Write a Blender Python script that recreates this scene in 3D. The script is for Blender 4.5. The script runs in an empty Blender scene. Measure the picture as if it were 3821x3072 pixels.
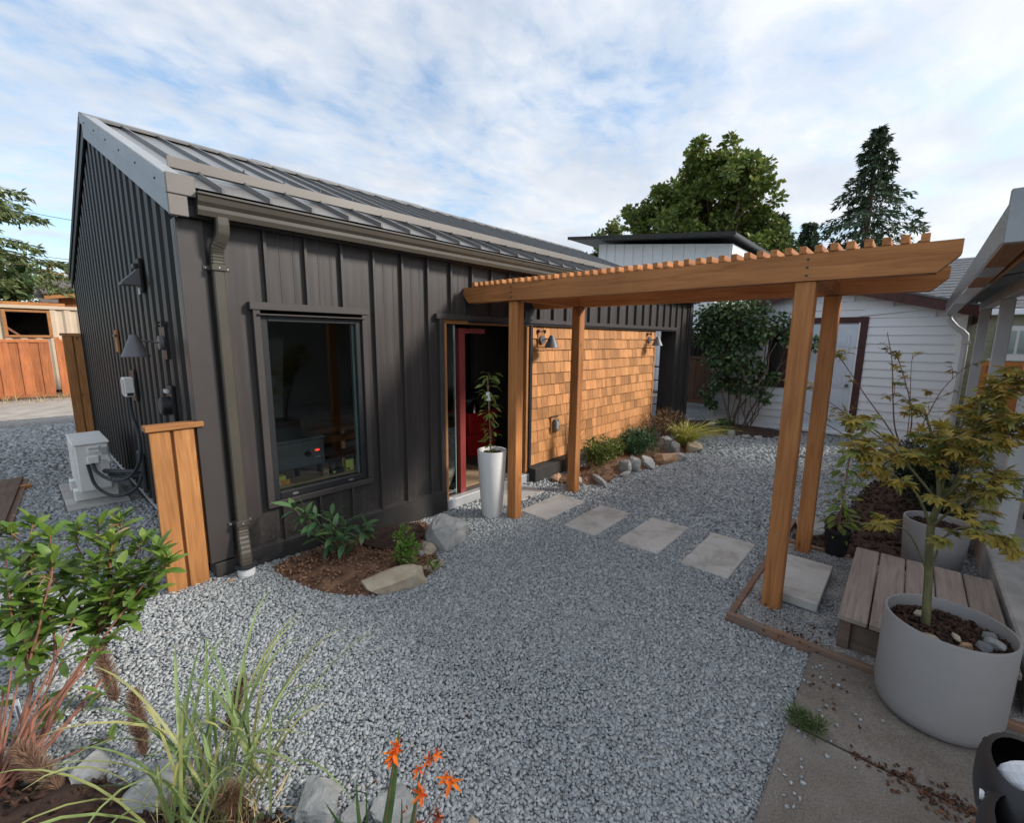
import bpy, bmesh, math, random
import numpy as np
from mathutils import Vector, Matrix, noise as mnoise
from mathutils.geometry import delaunay_2d_cdt
rad = math.radians
rnd = random.Random(7)
rng = np.random.default_rng(11)
sc = bpy.context.scene
col = sc.collection

# ------------------------------------------------------------------ camera
FPX, YAW, PITCH, ROLL = 1666.55, 0.72695, 0.16182, 0.00909
CAM = Vector((-0.8946, -3.816, 1.9465))
_f = Vector((math.cos(YAW) * math.cos(PITCH), math.sin(YAW) * math.cos(PITCH), -math.sin(PITCH)))
_r = Vector((math.sin(YAW), -math.cos(YAW), 0))
_u = _r.cross(_f)
RT = math.cos(ROLL) * _r + math.sin(ROLL) * _u
UP = -math.sin(ROLL) * _r + math.cos(ROLL) * _u
cd = bpy.data.cameras.new('camera')
cam = bpy.data.objects.new('camera', cd)
col.objects.link(cam)
mw = Matrix((RT, UP, -_f)).transposed().to_4x4()
mw.translation = CAM
cam.matrix_world = mw
cd.sensor_width = 36
cd.lens = FPX / 3821 * 36
cd.clip_start, cd.clip_end = 0.05, 2000
sc.camera = cam

# ------------------------------------------------------------------ light
SUN_DIR = Vector((0.62, -0.785, 0)).normalized() * math.cos(rad(31)) + Vector((0, 0, math.sin(rad(31))))
sd = bpy.data.lights.new('sun', 'SUN')
sd.energy, sd.angle, sd.color = 1.75, rad(11), (1.0, 0.94, 0.86)
sun = bpy.data.objects.new('sun', sd)
col.objects.link(sun)
sun.rotation_euler = SUN_DIR.to_track_quat('Z', 'Y').to_euler()
sc.view_settings.view_transform = 'Standard'
sc.view_settings.look = 'None'
sc.view_settings.gamma = 1
sc.view_settings.exposure = 1.42
sc.cycles.max_bounces = 6
sc.cycles.diffuse_bounces = 3
sc.cycles.glossy_bounces = 3
sc.cycles.transparent_max_bounces = 6
sc.cycles.caustics_reflective = False
sc.cycles.caustics_refractive = False


def NT(tree):
    def n(t, ins=None, **kw):
        nd = tree.nodes.new(t)
        for k, v in kw.items():
            setattr(nd, k, v)
        for k, v in (ins or {}).items():
            s = nd.inputs[k]
            if isinstance(v, tuple) and len(v) == 2 and hasattr(v[0], 'outputs'):
                tree.links.new(v[0].outputs[v[1]], s)
            elif hasattr(v, 'outputs'):
                tree.links.new(v.outputs[0], s)
            else:
                s.default_value = v
        return nd
    return n


def ramp(n, src, stops, interp='LINEAR'):
    r = n('ShaderNodeValToRGB', {'Fac': src})
    cr = r.color_ramp
    cr.interpolation = interp
    while len(cr.elements) > 1:
        cr.elements.remove(cr.elements[-1])
    for i, (p, c) in enumerate(stops):
        e = cr.elements[0] if i == 0 else cr.elements.new(p)
        e.position = p
        e.color = (c, c, c, 1) if isinstance(c, (int, float)) else (*c, 1)
    return r


w = bpy.data.worlds.new('World')
sc.world = w
w.use_nodes = True
w.node_tree.nodes.clear()
n = NT(w.node_tree)
tc = n('ShaderNodeTexCoord')
sky = n('ShaderNodeTexSky', sky_type='NISHITA', sun_disc=False, sun_elevation=rad(31),
        sun_rotation=math.atan2(SUN_DIR.x, SUN_DIR.y))
sep = n('ShaderNodeSeparateXYZ', {0: (tc, 'Generated')})
zz = n('ShaderNodeMath', {0: (sep, 'Z'), 1: 0.0}, operation='MAXIMUM')
zz = n('ShaderNodeMath', {0: zz, 1: 0.16}, operation='ADD')
px_ = n('ShaderNodeMath', {0: (sep, 'X'), 1: zz}, operation='DIVIDE')
py_ = n('ShaderNodeMath', {0: (sep, 'Y'), 1: zz}, operation='DIVIDE')
pl = n('ShaderNodeCombineXYZ', {0: px_, 1: py_})
plr = n('ShaderNodeMapping', {'Vector': pl, 'Rotation': (0, 0, 0.35), 'Scale': (1.0, 1.25, 1)})
big = n('ShaderNodeTexNoise', {'Vector': plr, 'Scale': 1.15, 'Detail': 10.0, 'Roughness': 0.63, 'Distortion': 0.25})
fine = n('ShaderNodeTexNoise', {'Vector': plr, 'Scale': 9.0, 'Detail': 5.0, 'Roughness': 0.5, 'Distortion': 0.5})
soft = n('ShaderNodeTexNoise', {'Vector': plr, 'Scale': 2.1, 'Detail': 4.0, 'Roughness': 0.5, 'Distortion': 0.3})
a1 = n('ShaderNodeMath', {0: (fine, 'Fac'), 1: 0.27}, operation='MULTIPLY')
a2 = n('ShaderNodeMath', {0: (big, 'Fac'), 1: 1.0, 2: a1}, operation='MULTIPLY_ADD')
sdot = n('ShaderNodeVectorMath', {0: (tc, 'Generated'), 1: tuple(SUN_DIR)}, operation='DOT_PRODUCT')
sd01 = n('ShaderNodeMapRange', {'Value': (sdot, 'Value'), 'From Min': -0.35, 'From Max': 0.85})
a3 = n('ShaderNodeMath', {0: sd01, 1: 0.16, 2: a2}, operation='MULTIPLY_ADD')
cover = ramp(n, a3, [(0.53, 0.22), (0.63, 0.64), (0.77, 0.97)])
thick = ramp(n, (soft, 'Fac'), [(0.30, (2.8, 3.03, 3.4)), (0.66, (3.75, 3.87, 4.05))])
glow = n('ShaderNodeMath', {0: sd01, 1: 3.0}, operation='POWER')
glow = n('ShaderNodeMath', {0: glow, 1: 0.16, 2: 0.92}, operation='MULTIPLY_ADD')
cl = n('ShaderNodeVectorMath', {0: (thick, 'Color'), 1: glow}, operation='MULTIPLY')
skb = n('ShaderNodeVectorMath', {0: (sky, 'Color'), 1: (0.74, 0.88, 0.92)}, operation='MULTIPLY')
mx = n('ShaderNodeMix', {0: (cover, 'Color'), 6: skb, 7: cl}, data_type='RGBA')
bg = n('ShaderNodeBackground', {'Color': (mx, 2), 'Strength': 0.1})
n('ShaderNodeOutputWorld', {'Surface': bg})

# ------------------------------------------------------------------ survey helpers (points read off the 2156 px wide photograph)
KPX = 3821 / 2156


def ray(x, y):
    return _f * 1.0 + RT * ((x * KPX - 1910.5) / FPX) - UP * ((y * KPX - 1536) / FPX)


def on_z(x, y, z=0.0):
    r = ray(x, y)
    return CAM + r * ((z - CAM.z) / r.z)


def on_y(x, y, Y=0.0):
    r = ray(x, y)
    return CAM + r * ((Y - CAM.y) / r.y)


def on_x(x, y, X=0.0):
    r = ray(x, y)
    return CAM + r * ((X - CAM.x) / r.x)


def at_d(x, y, dist):
    return CAM + ray(x, y) * dist


def ground(x, y):
    t = min(max(x / 2.2, 0), 1)
    t = t * t * (3 - 2 * t)
    q = min(max((y + 3.5) / 1.6, 0), 1)
    return 0.12 * (1 - t) * q * q * (3 - 2 * q)


# ------------------------------------------------------------------ materials
def newmat(name):
    m = bpy.data.materials.new(name)
    m.use_nodes = True
    m.node_tree.nodes.clear()
    return m, NT(m.node_tree)


def finish(n, color, rough=0.7, metal=0.0, bump=None, bstr=0.3, bdist=0.01, spec=0.4, trans=0.0, coat=0.0):
    ins = {'Base Color': color, 'Roughness': rough, 'Metallic': metal, 'Specular IOR Level': spec, 'Coat Weight': coat}
    if bump is not None:
        b = n('ShaderNodeBump', {'Height': bump, 'Strength': bstr, 'Distance': bdist})
        ins['Normal'] = b
    p = n('ShaderNodeBsdfPrincipled', ins)
    if trans:
        t = n('ShaderNodeBsdfTranslucent', {'Color': color})
        p = n('ShaderNodeMixShader', {0: trans, 1: p, 2: t})
    n('ShaderNodeOutputMaterial', {'Surface': p})


def rgba(c):
    return (*c, 1)


def M(name, c1, c2=None, scale=6.0, stretch=(1, 1, 1), rough=0.7, metal=0.0, bump=0.0, bscale=40.0, rand=0.0, island=0.0,
      spec=0.4, lo=0.35, hi=0.65, bdist=0.01, coat=0.0):
    m, n = newmat(name)
    tc = n('ShaderNodeTexCoord')
    oi = n('ShaderNodeObjectInfo')
    off = n('ShaderNodeVectorMath', {0: (tc, 'Object'), 1: (oi, 'Random')}, operation='ADD')
    mp = n('ShaderNodeMapping', {'Vector': off, 'Scale': stretch})
    color = rgba(c1)
    nz = n('ShaderNodeTexNoise', {'Vector': mp, 'Scale': scale, 'Detail': 6.0, 'Roughness': 0.6})
    r = ramp(n, (nz, 'Fac'), [(lo, c1), (hi, c2 or c1)])
    color = (r, 'Color')
    if rand or island:
        src = (oi, 'Random')
        if island:
            g = n('ShaderNodeNewGeometry')
            src = (g, 'Random Per Island')
        k = rand or island
        mr = n('ShaderNodeMapRange', {'Value': src, 'To Min': 1 - k, 'To Max': 1 + k})
        v = n('ShaderNodeVectorMath', {0: color, 1: mr}, operation='MULTIPLY')
        color = (v, 0)
    bp = None
    if bump:
        b = n('ShaderNodeTexNoise', {'Vector': mp, 'Scale': bscale, 'Detail': 5.0, 'Roughness': 0.6})
        bp = (b, 'Fac')
    finish(n, color, rough, metal, bp, bump, bdist, spec, coat=coat)
    return m


def wood(name, axis, light, dark, rand=0.18, rough=0.62, knots=True, weather=0.0):
    m, n = newmat(name)
    tc = n('ShaderNodeTexCoord')
    oi = n('ShaderNodeObjectInfo')
    rv = n('ShaderNodeMath', {0: (oi, 'Random'), 1: 37.0}, operation='MULTIPLY')
    off = n('ShaderNodeVectorMath', {0: (tc, 'Object'), 1: rv}, operation='ADD')
    s = [13.0, 13.0, 13.0]
    s['xyz'.index(axis)] = 0.8
    mp = n('ShaderNodeMapping', {'Vector': off, 'Scale': tuple(s)})
    g1 = n('ShaderNodeTexNoise', {'Vector': mp, 'Scale': 2.2, 'Detail': 7.0, 'Roughness': 0.62, 'Distortion': 0.9})
    s2 = [55.0] * 3
    s2['xyz'.index(axis)] = 2.2
    mp2 = n('ShaderNodeMapping', {'Vector': off, 'Scale': tuple(s2)})
    g2 = n('ShaderNodeTexNoise', {'Vector': mp2, 'Scale': 2.0, 'Detail': 4.0, 'Roughness': 0.6})
    mix = n('ShaderNodeMath', {0: (g2, 'Fac'), 1: 0.35, 2: (g1, 'Fac')}, operation='MULTIPLY_ADD')
    r = ramp(n, mix, [(0.46, dark), (0.66, tuple(0.45 * a + 0.55 * b for a, b in zip(dark, light))), (0.86, light)])
    color = (r, 'Color')
    big = n('ShaderNodeTexNoise', {'Vector': off, 'Scale': 1.6, 'Detail': 3.0})
    mr = n('ShaderNodeMapRange', {'Value': (big, 'Fac'), 'From Min': 0.3, 'From Max': 0.7, 'To Min': 0.84, 'To Max': 1.12})
    v = n('ShaderNodeVectorMath', {0: color, 1: mr}, operation='MULTIPLY')
    mr2 = n('ShaderNodeMapRange', {'Value': (oi, 'Random'), 'To Min': 1 - rand, 'To Max': 1 + rand})
    v = n('ShaderNodeVectorMath', {0: v, 1: mr2}, operation='MULTIPLY')
    color = (v, 0)
    if knots:
        s3 = [6.5] * 3
        s3['xyz'.index(axis)] = 2.0
        mp3 = n('ShaderNodeMapping', {'Vector': off, 'Scale': tuple(s3)})
        vo = n('ShaderNodeTexVoronoi', {'Vector': mp3, 'Scale': 1.0, 'Randomness': 1.0})
        kk = ramp(n, (vo, 'Distance'), [(0.045, 0.75), (0.10, 0.0)])
        kx = n('ShaderNodeMix', {0: (kk, 'Color'), 6: color, 7: rgba(tuple(0.35 * c for c in dark))}, data_type='RGBA')
        color = (kx, 2)
    if weather:
        wn = n('ShaderNodeTexNoise', {'Vector': off, 'Scale': 5.0, 'Detail': 5.0})
        wr = ramp(n, (wn, 'Fac'), [(0.4, 0.0), (0.7, weather)])
        kx = n('ShaderNodeMix', {0: (wr, 'Color'), 6: color, 7: (0.16, 0.145, 0.125, 1)}, data_type='RGBA')
        color = (kx, 2)
    finish(n, color, rough, 0, mix, 0.22, 0.004, 0.3)
    return m


def leafmat(name, cols, trans=0.3, rough=0.5, island=False, spec=0.4):
    m, n = newmat(name)
    if island:
        g = n('ShaderNodeNewGeometry')
        src = (g, 'Random Per Island')
    else:
        oi = n('ShaderNodeObjectInfo')
        src = (oi, 'Random')
    k = len(cols)
    r = ramp(n, src, [(i / max(1, k - 1), c) for i, c in enumerate(cols)])
    tc = n('ShaderNodeTexCoord')
    nz = n('ShaderNodeTexNoise', {'Vector': (tc, 'Object'), 'Scale': 14.0, 'Detail': 3.0})
    mr = n('ShaderNodeMapRange', {'Value': (nz, 'Fac'), 'From Min': 0.3, 'From Max': 0.7, 'To Min': 0.78, 'To Max': 1.2})
    v = n('ShaderNodeVectorMath', {0: (r, 'Color'), 1: mr}, operation='MULTIPLY')
    finish(n, (v, 0), rough, spec=spec, trans=trans)
    return m


MT = {}
MT['dark_metal'] = M('dark_metal', (0.040, 0.0345, 0.0325), (0.047, 0.041, 0.038), 2.5, (1, 1, 0.15), 0.42, bump=0.04, bscale=3, spec=0.5, bdist=0.02, rand=0.05)
m, n = newmat('clad_metal')
tc = n('ShaderNodeTexCoord')
g = n('ShaderNodeNewGeometry')
oi = n('ShaderNodeObjectInfo')
sp = n('ShaderNodeSeparateXYZ', {0: (g, 'Position')})
mp1 = n('ShaderNodeMapping', {'Vector': (g, 'Position'), 'Scale': (14, 14, 0.7)})
st = n('ShaderNodeTexNoise', {'Vector': mp1, 'Scale': 1.3, 'Detail': 5.0, 'Roughness': 0.6})
sp2 = n('ShaderNodeTexNoise', {'Vector': (g, 'Position'), 'Scale': 26.0, 'Detail': 6.0, 'Roughness': 0.7})
low = n('ShaderNodeMapRange', {'Value': (sp, 'Z'), 'From Min': 0.20, 'From Max': 0.62, 'To Min': 1.0, 'To Max': 0.0})
spl = ramp(n, (sp2, 'Fac'), [(0.42, 0.0), (0.72, 1.0)])
d1 = n('ShaderNodeMath', {0: low, 1: (spl, 'Color')}, operation='MULTIPLY')
stk = ramp(n, (st, 'Fac'), [(0.45, 0.0), (0.8, 0.22)])
d2 = n('ShaderNodeMath', {0: d1, 1: 0.45, 2: (stk, 'Color')}, operation='MULTIPLY_ADD')
mr = n('ShaderNodeMapRange', {'Value': (oi, 'Random'), 'To Min': 0.93, 'To Max': 1.07})
bc = n('ShaderNodeVectorMath', {0: (0.043, 0.037, 0.035), 1: mr}, operation='MULTIPLY')
mxd = n('ShaderNodeMix', {0: d2, 6: bc, 7: (0.15, 0.135, 0.12, 1)}, data_type='RGBA')
rgh = n('ShaderNodeMath', {0: d2, 1: 0.4, 2: 0.40}, operation='MULTIPLY_ADD')
mp3 = n('ShaderNodeMapping', {'Vector': (g, 'Position'), 'Scale': (3.0, 1, 0.9)})
oil = n('ShaderNodeTexNoise', {'Vector': mp3, 'Scale': 1.2, 'Detail': 2.0})
finish(n, (mxd, 2), rgh, 0, (oil, 'Fac'), 0.12, 0.03, 0.5)
MT['dark_metal'] = m
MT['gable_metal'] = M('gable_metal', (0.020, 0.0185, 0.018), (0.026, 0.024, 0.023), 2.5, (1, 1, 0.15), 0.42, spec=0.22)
MT['trim_metal'] = M('trim_metal', (0.050, 0.043, 0.041), (0.058, 0.050, 0.047), 3, rough=0.4, spec=0.5)
MT['olive_metal'] = M('olive_metal', (0.062, 0.054, 0.042), (0.075, 0.066, 0.052), 3, rough=0.35, spec=0.5)
MT['roof_metal'] = M('roof_metal', (0.125, 0.122, 0.12), (0.15, 0.147, 0.144), 1.6, (2, .3, .3), 0.26, bump=0.05, bscale=2.2, bdist=0.03, spec=0.6, rand=0.06)
MT['roof_trim'] = M('roof_trim', (0.27, 0.285, 0.295), (0.31, 0.325, 0.335), 2, rough=0.38, spec=0.5, rand=0.04)
MT['taupe_metal'] = M('taupe_metal', (0.155, 0.139, 0.126), (0.18, 0.162, 0.147), 2, rough=0.42, spec=0.5)
MT['black_frame'] = M('black_frame', (0.016, 0.017, 0.02), (0.022, 0.023, 0.026), 4, rough=0.4, spec=0.5)
MT['footing'] = M('footing', (0.030, 0.028, 0.027), (0.048, 0.044, 0.041), 4, rough=0.8, bump=0.15, bscale=60)
MT['grey_alu'] = M('grey_alu', (0.45, 0.46, 0.47), (0.52, 0.53, 0.54), 4, rough=0.4, metal=0.3)
CL, CK = (0.47, 0.215, 0.075), (0.26, 0.105, 0.035)
for a in 'xyz':
    MT['cedar_' + a] = wood('cedar_' + a, a, CL, CK, 0.12)
    MT['pergola_' + a] = wood('pergola_' + a, a, (0.53, 0.225, 0.075), (0.33, 0.12, 0.037), 0.14)
MT['shingle'] = wood('shingle', 'z', (0.55, 0.262, 0.10), (0.35, 0.145, 0.048), 0.3, 0.7, knots=False)
MT['fence_red'] = wood('fence_red', 'z', (0.45, 0.16, 0.06), (0.27, 0.085, 0.03), 0.22)
MT['fence_old'] = wood('fence_old', 'z', (0.20, 0.11, 0.07), (0.10, 0.05, 0.035), 0.3, knots=False)
MT['fence_orange'] = wood('fence_orange', 'z', (0.50, 0.20, 0.06), (0.36, 0.13, 0.04), 0.12, knots=False)
MT['deck_grey'] = wood('deck_grey', 'x', (0.34, 0.275, 0.235), (0.20, 0.155, 0.13), 0.12, 0.8, knots=False)
MT['edge_wood'] = wood('edge_wood', 'y', (0.30, 0.17, 0.11), (0.17, 0.095, 0.065), 0.15, 0.85, knots=False, weather=0.7)
MT['old_timber'] = wood('old_timber', 'y', (0.20, 0.13, 0.09), (0.10, 0.065, 0.05), 0.2, 0.85, knots=False, weather=0.6)
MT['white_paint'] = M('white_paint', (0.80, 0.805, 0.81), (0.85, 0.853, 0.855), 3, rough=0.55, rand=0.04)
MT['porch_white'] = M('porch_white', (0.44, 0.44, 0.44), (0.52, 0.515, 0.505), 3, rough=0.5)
MT['pale_plastic'] = M('pale_plastic', (0.70, 0.68, 0.655), (0.74, 0.72, 0.695), 3, rough=0.65, spec=0.4)
MT['taupe_planter'] = M('taupe_planter', (0.275, 0.256, 0.25), (0.305, 0.285, 0.278), 3, rough=0.5)
MT['maroon_paint'] = M('maroon_paint', (0.055, 0.018, 0.016), (0.085, 0.028, 0.024), 9, (1, 1, 1), 0.6, bump=0.1)
MT['red_paint'] = M('red_paint', (0.20, 0.030, 0.026), (0.235, 0.038, 0.032), 4, rough=0.45)
MT['red_plastic'] = M('red_plastic', (0.42, 0.012, 0.016), (0.50, 0.018, 0.02), 4, rough=0.4)
MT['door_grey'] = M('door_grey', (0.58, 0.63, 0.70), (0.63, 0.68, 0.74), 3, rough=0.45)
MT['concrete'] = M('concrete', (0.30, 0.285, 0.265), (0.44, 0.42, 0.395), 5, rough=0.9, bump=0.25, bscale=110, bdist=0.004, rand=0.06)
MT['soil'] = M('soil', (0.11, 0.055, 0.033), (0.26, 0.145, 0.088), 7, rough=0.95, bump=0.8, bscale=60, bdist=0.02, lo=0.38, hi=0.62)
MT['dark_soil'] = M('dark_soil', (0.030, 0.017, 0.013), (0.085, 0.045, 0.03), 14, rough=0.95, bump=0.8, bscale=70, bdist=0.02)
MT['clod'] = M('clod', (0.16, 0.085, 0.05), (0.31, 0.18, 0.11), 12, rough=0.95, island=0.45)
MT['mulch'] = M('mulch', (0.028, 0.015, 0.010), (0.075, 0.037, 0.022), 20, rough=0.9, island=0.6)
MT['black_plastic'] = M('black_plastic', (0.012, 0.012, 0.013), (0.018, 0.018, 0.019), 5, rough=0.45)
MT['black_bag'] = M('black_bag', (0.006, 0.006, 0.007), (0.012, 0.012, 0.013), 9, rough=0.35, bump=0.5, bscale=12, bdist=0.03)
MT['lamp_metal'] = M('lamp_metal', (0.11, 0.11, 0.12), (0.14, 0.14, 0.15), 4, rough=0.5, metal=0.15)
MT['ac_paint'] = M('ac_paint', (0.72, 0.71, 0.68), (0.78, 0.77, 0.74), 3, rough=0.5)
MT['container'] = M('container', (0.50, 0.40, 0.29), (0.56, 0.455, 0.34), 1.5, rough=0.6)
MT['asphalt_shingle'] = M('asphalt_shingle', (0.085, 0.090, 0.098), (0.15, 0.155, 0.165), 2.5, (8, 3, 8), 0.9, bump=0.3, bscale=30)
MT['brown_roof'] = M('brown_roof', (0.10, 0.085, 0.075), (0.17, 0.145, 0.13), 3, (6, 1, 6), 0.9, bump=0.3)
MT['green_siding'] = M('green_siding', (0.33, 0.33, 0.22), (0.37, 0.37, 0.25), 2, rough=0.6, rand=0.04)
MT['bark'] = M('bark', (0.09, 0.065, 0.05), (0.19, 0.14, 0.105), 12, (1, 1, .3), 0.9, bump=0.6, bscale=25)
MT['green_bark'] = M('green_bark', (0.085, 0.085, 0.035), (0.17, 0.15, 0.065), 20, (1, 1, .3), 0.8, bump=0.3)
MT['red_bark'] = M('red_bark', (0.14, 0.055, 0.036), (0.26, 0.115, 0.072), 25, (1, 1, .3), 0.75, bump=0.3)
MT['grey_twig'] = M('grey_twig', (0.17, 0.12, 0.085), (0.28, 0.20, 0.14), 25, (1, 1, .3), 0.8, bump=0.3)
MT['bamboo'] = M('bamboo', (0.26, 0.15, 0.08), (0.36, 0.22, 0.12), 10, (1, 1, .1), 0.7)
MT['white_label'] = M('white_label', (0.72, 0.72, 0.72), (0.78, 0.78, 0.78), 3, rough=0.5)
MT['ink'] = M('ink', (0.03, 0.03, 0.035), None, rough=0.6)
MT['sock'] = M('sock', (0.66, 0.67, 0.70), (0.76, 0.77, 0.80), 30, (1, 1, 6), 0.9, bump=0.5, bscale=60, bdist=0.004)
MT['clog'] = M('clog', (0.012, 0.012, 0.014), (0.018, 0.018, 0.02), 6, rough=0.5)
MT['cloth'] = M('cloth', (0.06, 0.065, 0.08), (0.08, 0.085, 0.10), 8, rough=0.9)
MT['skin'] = M('skin', (0.55, 0.36, 0.27), (0.60, 0.40, 0.30), 5, rough=0.5)
MT['hair'] = M('hair', (0.05, 0.03, 0.02), (0.08, 0.05, 0.03), 20, rough=0.6)
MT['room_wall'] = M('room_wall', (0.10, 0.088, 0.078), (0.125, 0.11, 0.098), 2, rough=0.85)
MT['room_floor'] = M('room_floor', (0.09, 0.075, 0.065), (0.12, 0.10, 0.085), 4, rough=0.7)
MT['coir'] = M('coir', (0.28, 0.19, 0.11), (0.38, 0.27, 0.165), 60, rough=0.95, bump=0.5, bscale=120)
MT['machine_grey'] = M('machine_grey', (0.115, 0.125, 0.128), (0.14, 0.15, 0.153), 3, rough=0.45)
MT['canvas'] = M('canvas', (0.20, 0.20, 0.17), (0.28, 0.28, 0.25), 9, rough=0.85)
MT['yellow_card'] = M('yellow_card', (0.66, 0.68, 0.13), (0.74, 0.75, 0.18), 4, rough=0.5)
MT['orange_card'] = M('orange_card', (0.70, 0.33, 0.05), (0.78, 0.38, 0.07), 4, rough=0.5)
MT['kraft'] = M('kraft', (0.42, 0.28, 0.15), (0.5, 0.34, 0.19), 6, rough=0.8)
MT['dark_wood'] = wood('dark_wood', 'x', (0.22, 0.095, 0.045), (0.11, 0.045, 0.02), 0.1, knots=False)
MT['chrome'] = M('chrome', (0.6, 0.6, 0.62), None, rough=0.18, metal=1.0)
MT['rubber'] = M('rubber', (0.022, 0.026, 0.03), (0.03, 0.034, 0.038), 10, rough=0.5)
MT['bird_dirt'] = M('bird_dirt', (0.7, 0.7, 0.68), None, rough=0.8)
MT['copper_leaf'] = M('copper_leaf', (0.085, 0.036, 0.02), (0.15, 0.066, 0.034), 20, rough=0.8, island=0.5, rand=0.0)
MT['straw'] = M('straw', (0.38, 0.27, 0.13), (0.48, 0.35, 0.18), 20, rough=0.8, island=0.35)
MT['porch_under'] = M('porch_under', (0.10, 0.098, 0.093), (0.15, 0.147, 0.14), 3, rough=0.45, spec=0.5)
MT['porch_gutter'] = M('porch_gutter', (0.20, 0.20, 0.205), (0.27, 0.27, 0.275), 4, rough=0.25, metal=0.4, spec=0.6)
MT['wall_grey'] = M('wall_grey', (0.42, 0.41, 0.39), (0.48, 0.47, 0.45), 2, rough=0.8)
for nm, c1, c2 in (('rock_grey', (0.22, 0.225, 0.22), (0.42, 0.42, 0.405)), ('rock_tan', (0.33, 0.26, 0.18), (0.52, 0.44, 0.34)),
                   ('rock_rust', (0.36, 0.20, 0.11), (0.50, 0.34, 0.22)), ('rock_dark', (0.12, 0.125, 0.13), (0.26, 0.26, 0.255))):
    MT[nm] = M(nm, c1, c2, 7, rough=0.88, bump=0.7, bscale=22, bdist=0.02, rand=0.12, lo=0.3, hi=0.7)

m, n = newmat('clear_glass')
gl = n('ShaderNodeBsdfGlossy', {'Color': (0.9, 0.95, 0.95, 1), 'Roughness': 0.0})
tr = n('ShaderNodeBsdfTransparent', {'Color': (0.90, 0.94, 0.93, 1)})
fr = n('ShaderNodeFresnel', {'IOR': 1.45})
mx = n('ShaderNodeMixShader', {0: fr, 1: tr, 2: gl})
n('ShaderNodeOutputMaterial', {'Surface': mx})
MT['glass'] = m
MT['glass_edge'] = M('glass_edge', (0.20, 0.30, 0.27), (0.26, 0.36, 0.33), 4, rough=0.2)
m, n = newmat('led_red')
n('ShaderNodeOutputMaterial', {'Surface': n('ShaderNodeEmission', {'Color': (1, 0.06, 0.03, 1), 'Strength': 0.6})})
MT['led_red'] = m

# gravel sheet and loose stones
m, n = newmat('gravel_sheet')
tc = n('ShaderNodeTexCoord')
vo = n('ShaderNodeTexVoronoi', {'Vector': (tc, 'Object'), 'Scale': 52.0})
sepc = n('ShaderNodeSeparateColor', {0: (vo, 'Color')})
r1 = ramp(n, sepc, [(0.0, (0.17, 0.183, 0.192)), (0.55, (0.285, 0.302, 0.31)), (1.0, (0.46, 0.472, 0.47))])
gap_shade = ramp(n, (vo, 'Distance'), [(0.25, 1.0), (0.62, 0.5)])  # cell edges darkened: shade in the gaps between stones painted in
v = n('ShaderNodeVectorMath', {0: (r1, 'Color'), 1: (gap_shade, 'Color')}, operation='MULTIPLY')
inv = n('ShaderNodeMath', {0: 1.0, 1: (vo, 'Distance')}, operation='SUBTRACT')
finish(n, (v, 0), 0.85, 0, inv, 0.7, 0.02, 0.25)
MT['gravel_sheet'] = m
m, n = newmat('gravel_stone')
g = n('ShaderNodeNewGeometry')
r1 = ramp(n, (g, 'Random Per Island'), [(0.0, (0.275, 0.296, 0.308)), (0.4, (0.365, 0.388, 0.399)), (0.8, (0.45, 0.471, 0.479)), (0.95, (0.465, 0.485, 0.49)), (0.975, (0.43, 0.41, 0.37)), (1.0, (0.56, 0.575, 0.575))])
tc = n('ShaderNodeTexCoord')
nz = n('ShaderNodeTexNoise', {'Vector': (tc, 'Object'), 'Scale': 140.0, 'Detail': 3.0})
mr = n('ShaderNodeMapRange', {'Value': (nz, 'Fac'), 'From Min': 0.3, 'From Max': 0.7, 'To Min': 0.82, 'To Max': 1.15})
v = n('ShaderNodeVectorMath', {0: (r1, 'Color'), 1: mr}, operation='MULTIPLY')
finish(n, (v, 0), 0.82, 0, None, spec=0.3)
MT['gravel_stone'] = m
m, n = newmat('fine_gravel')
tc = n('ShaderNodeTexCoord')
vo = n('ShaderNodeTexVoronoi', {'Vector': (tc, 'Object'), 'Scale': 90.0})
sepc = n('ShaderNodeSeparateColor', {0: (vo, 'Color')})
r1 = ramp(n, sepc, [(0.0, (0.22, 0.205, 0.185)), (0.6, (0.36, 0.34, 0.315)), (1.0, (0.56, 0.54, 0.51))])
nz = n('ShaderNodeTexNoise', {'Vector': (tc, 'Object'), 'Scale': 5.0, 'Detail': 4.0})
mr = n('ShaderNodeMapRange', {'Value': (nz, 'Fac'), 'From Min': 0.35, 'From Max': 0.65, 'To Min': 0.5, 'To Max': 1.1})
v = n('ShaderNodeVectorMath', {0: (r1, 'Color'), 1: mr}, operation='MULTIPLY')
finish(n, (v, 0), 0.9, 0, (vo, 'Distance'), 0.6, 0.01, 0.2)
MT['fine_gravel'] = m
# patio concrete: brown-grey with dark specks, stains with shapes of their own
m, n = newmat('patio')
tc = n('ShaderNodeTexCoord')
nz = n('ShaderNodeTexNoise', {'Vector': (tc, 'Object'), 'Scale': 2.2, 'Detail': 7.0, 'Roughness': 0.65})
r1 = ramp(n, (nz, 'Fac'), [(0.3, (0.13, 0.108, 0.088)), (0.55, (0.205, 0.18, 0.155)), (0.75, (0.26, 0.238, 0.21))])
n2 = n('ShaderNodeTexNoise', {'Vector': (tc, 'Object'), 'Scale': 120.0, 'Detail': 3.0})
mr = n('ShaderNodeMapRange', {'Value': (n2, 'Fac'), 'From Min': 0.3, 'From Max': 0.7, 'To Min': 0.7, 'To Max': 1.25})
v = n('ShaderNodeVectorMath', {0: (r1, 'Color'), 1: mr}, operation='MULTIPLY')
finish(n, (v, 0), 0.9, 0, (n2, 'Fac'), 0.35, 0.005, 0.25)
MT['patio'] = m
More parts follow.
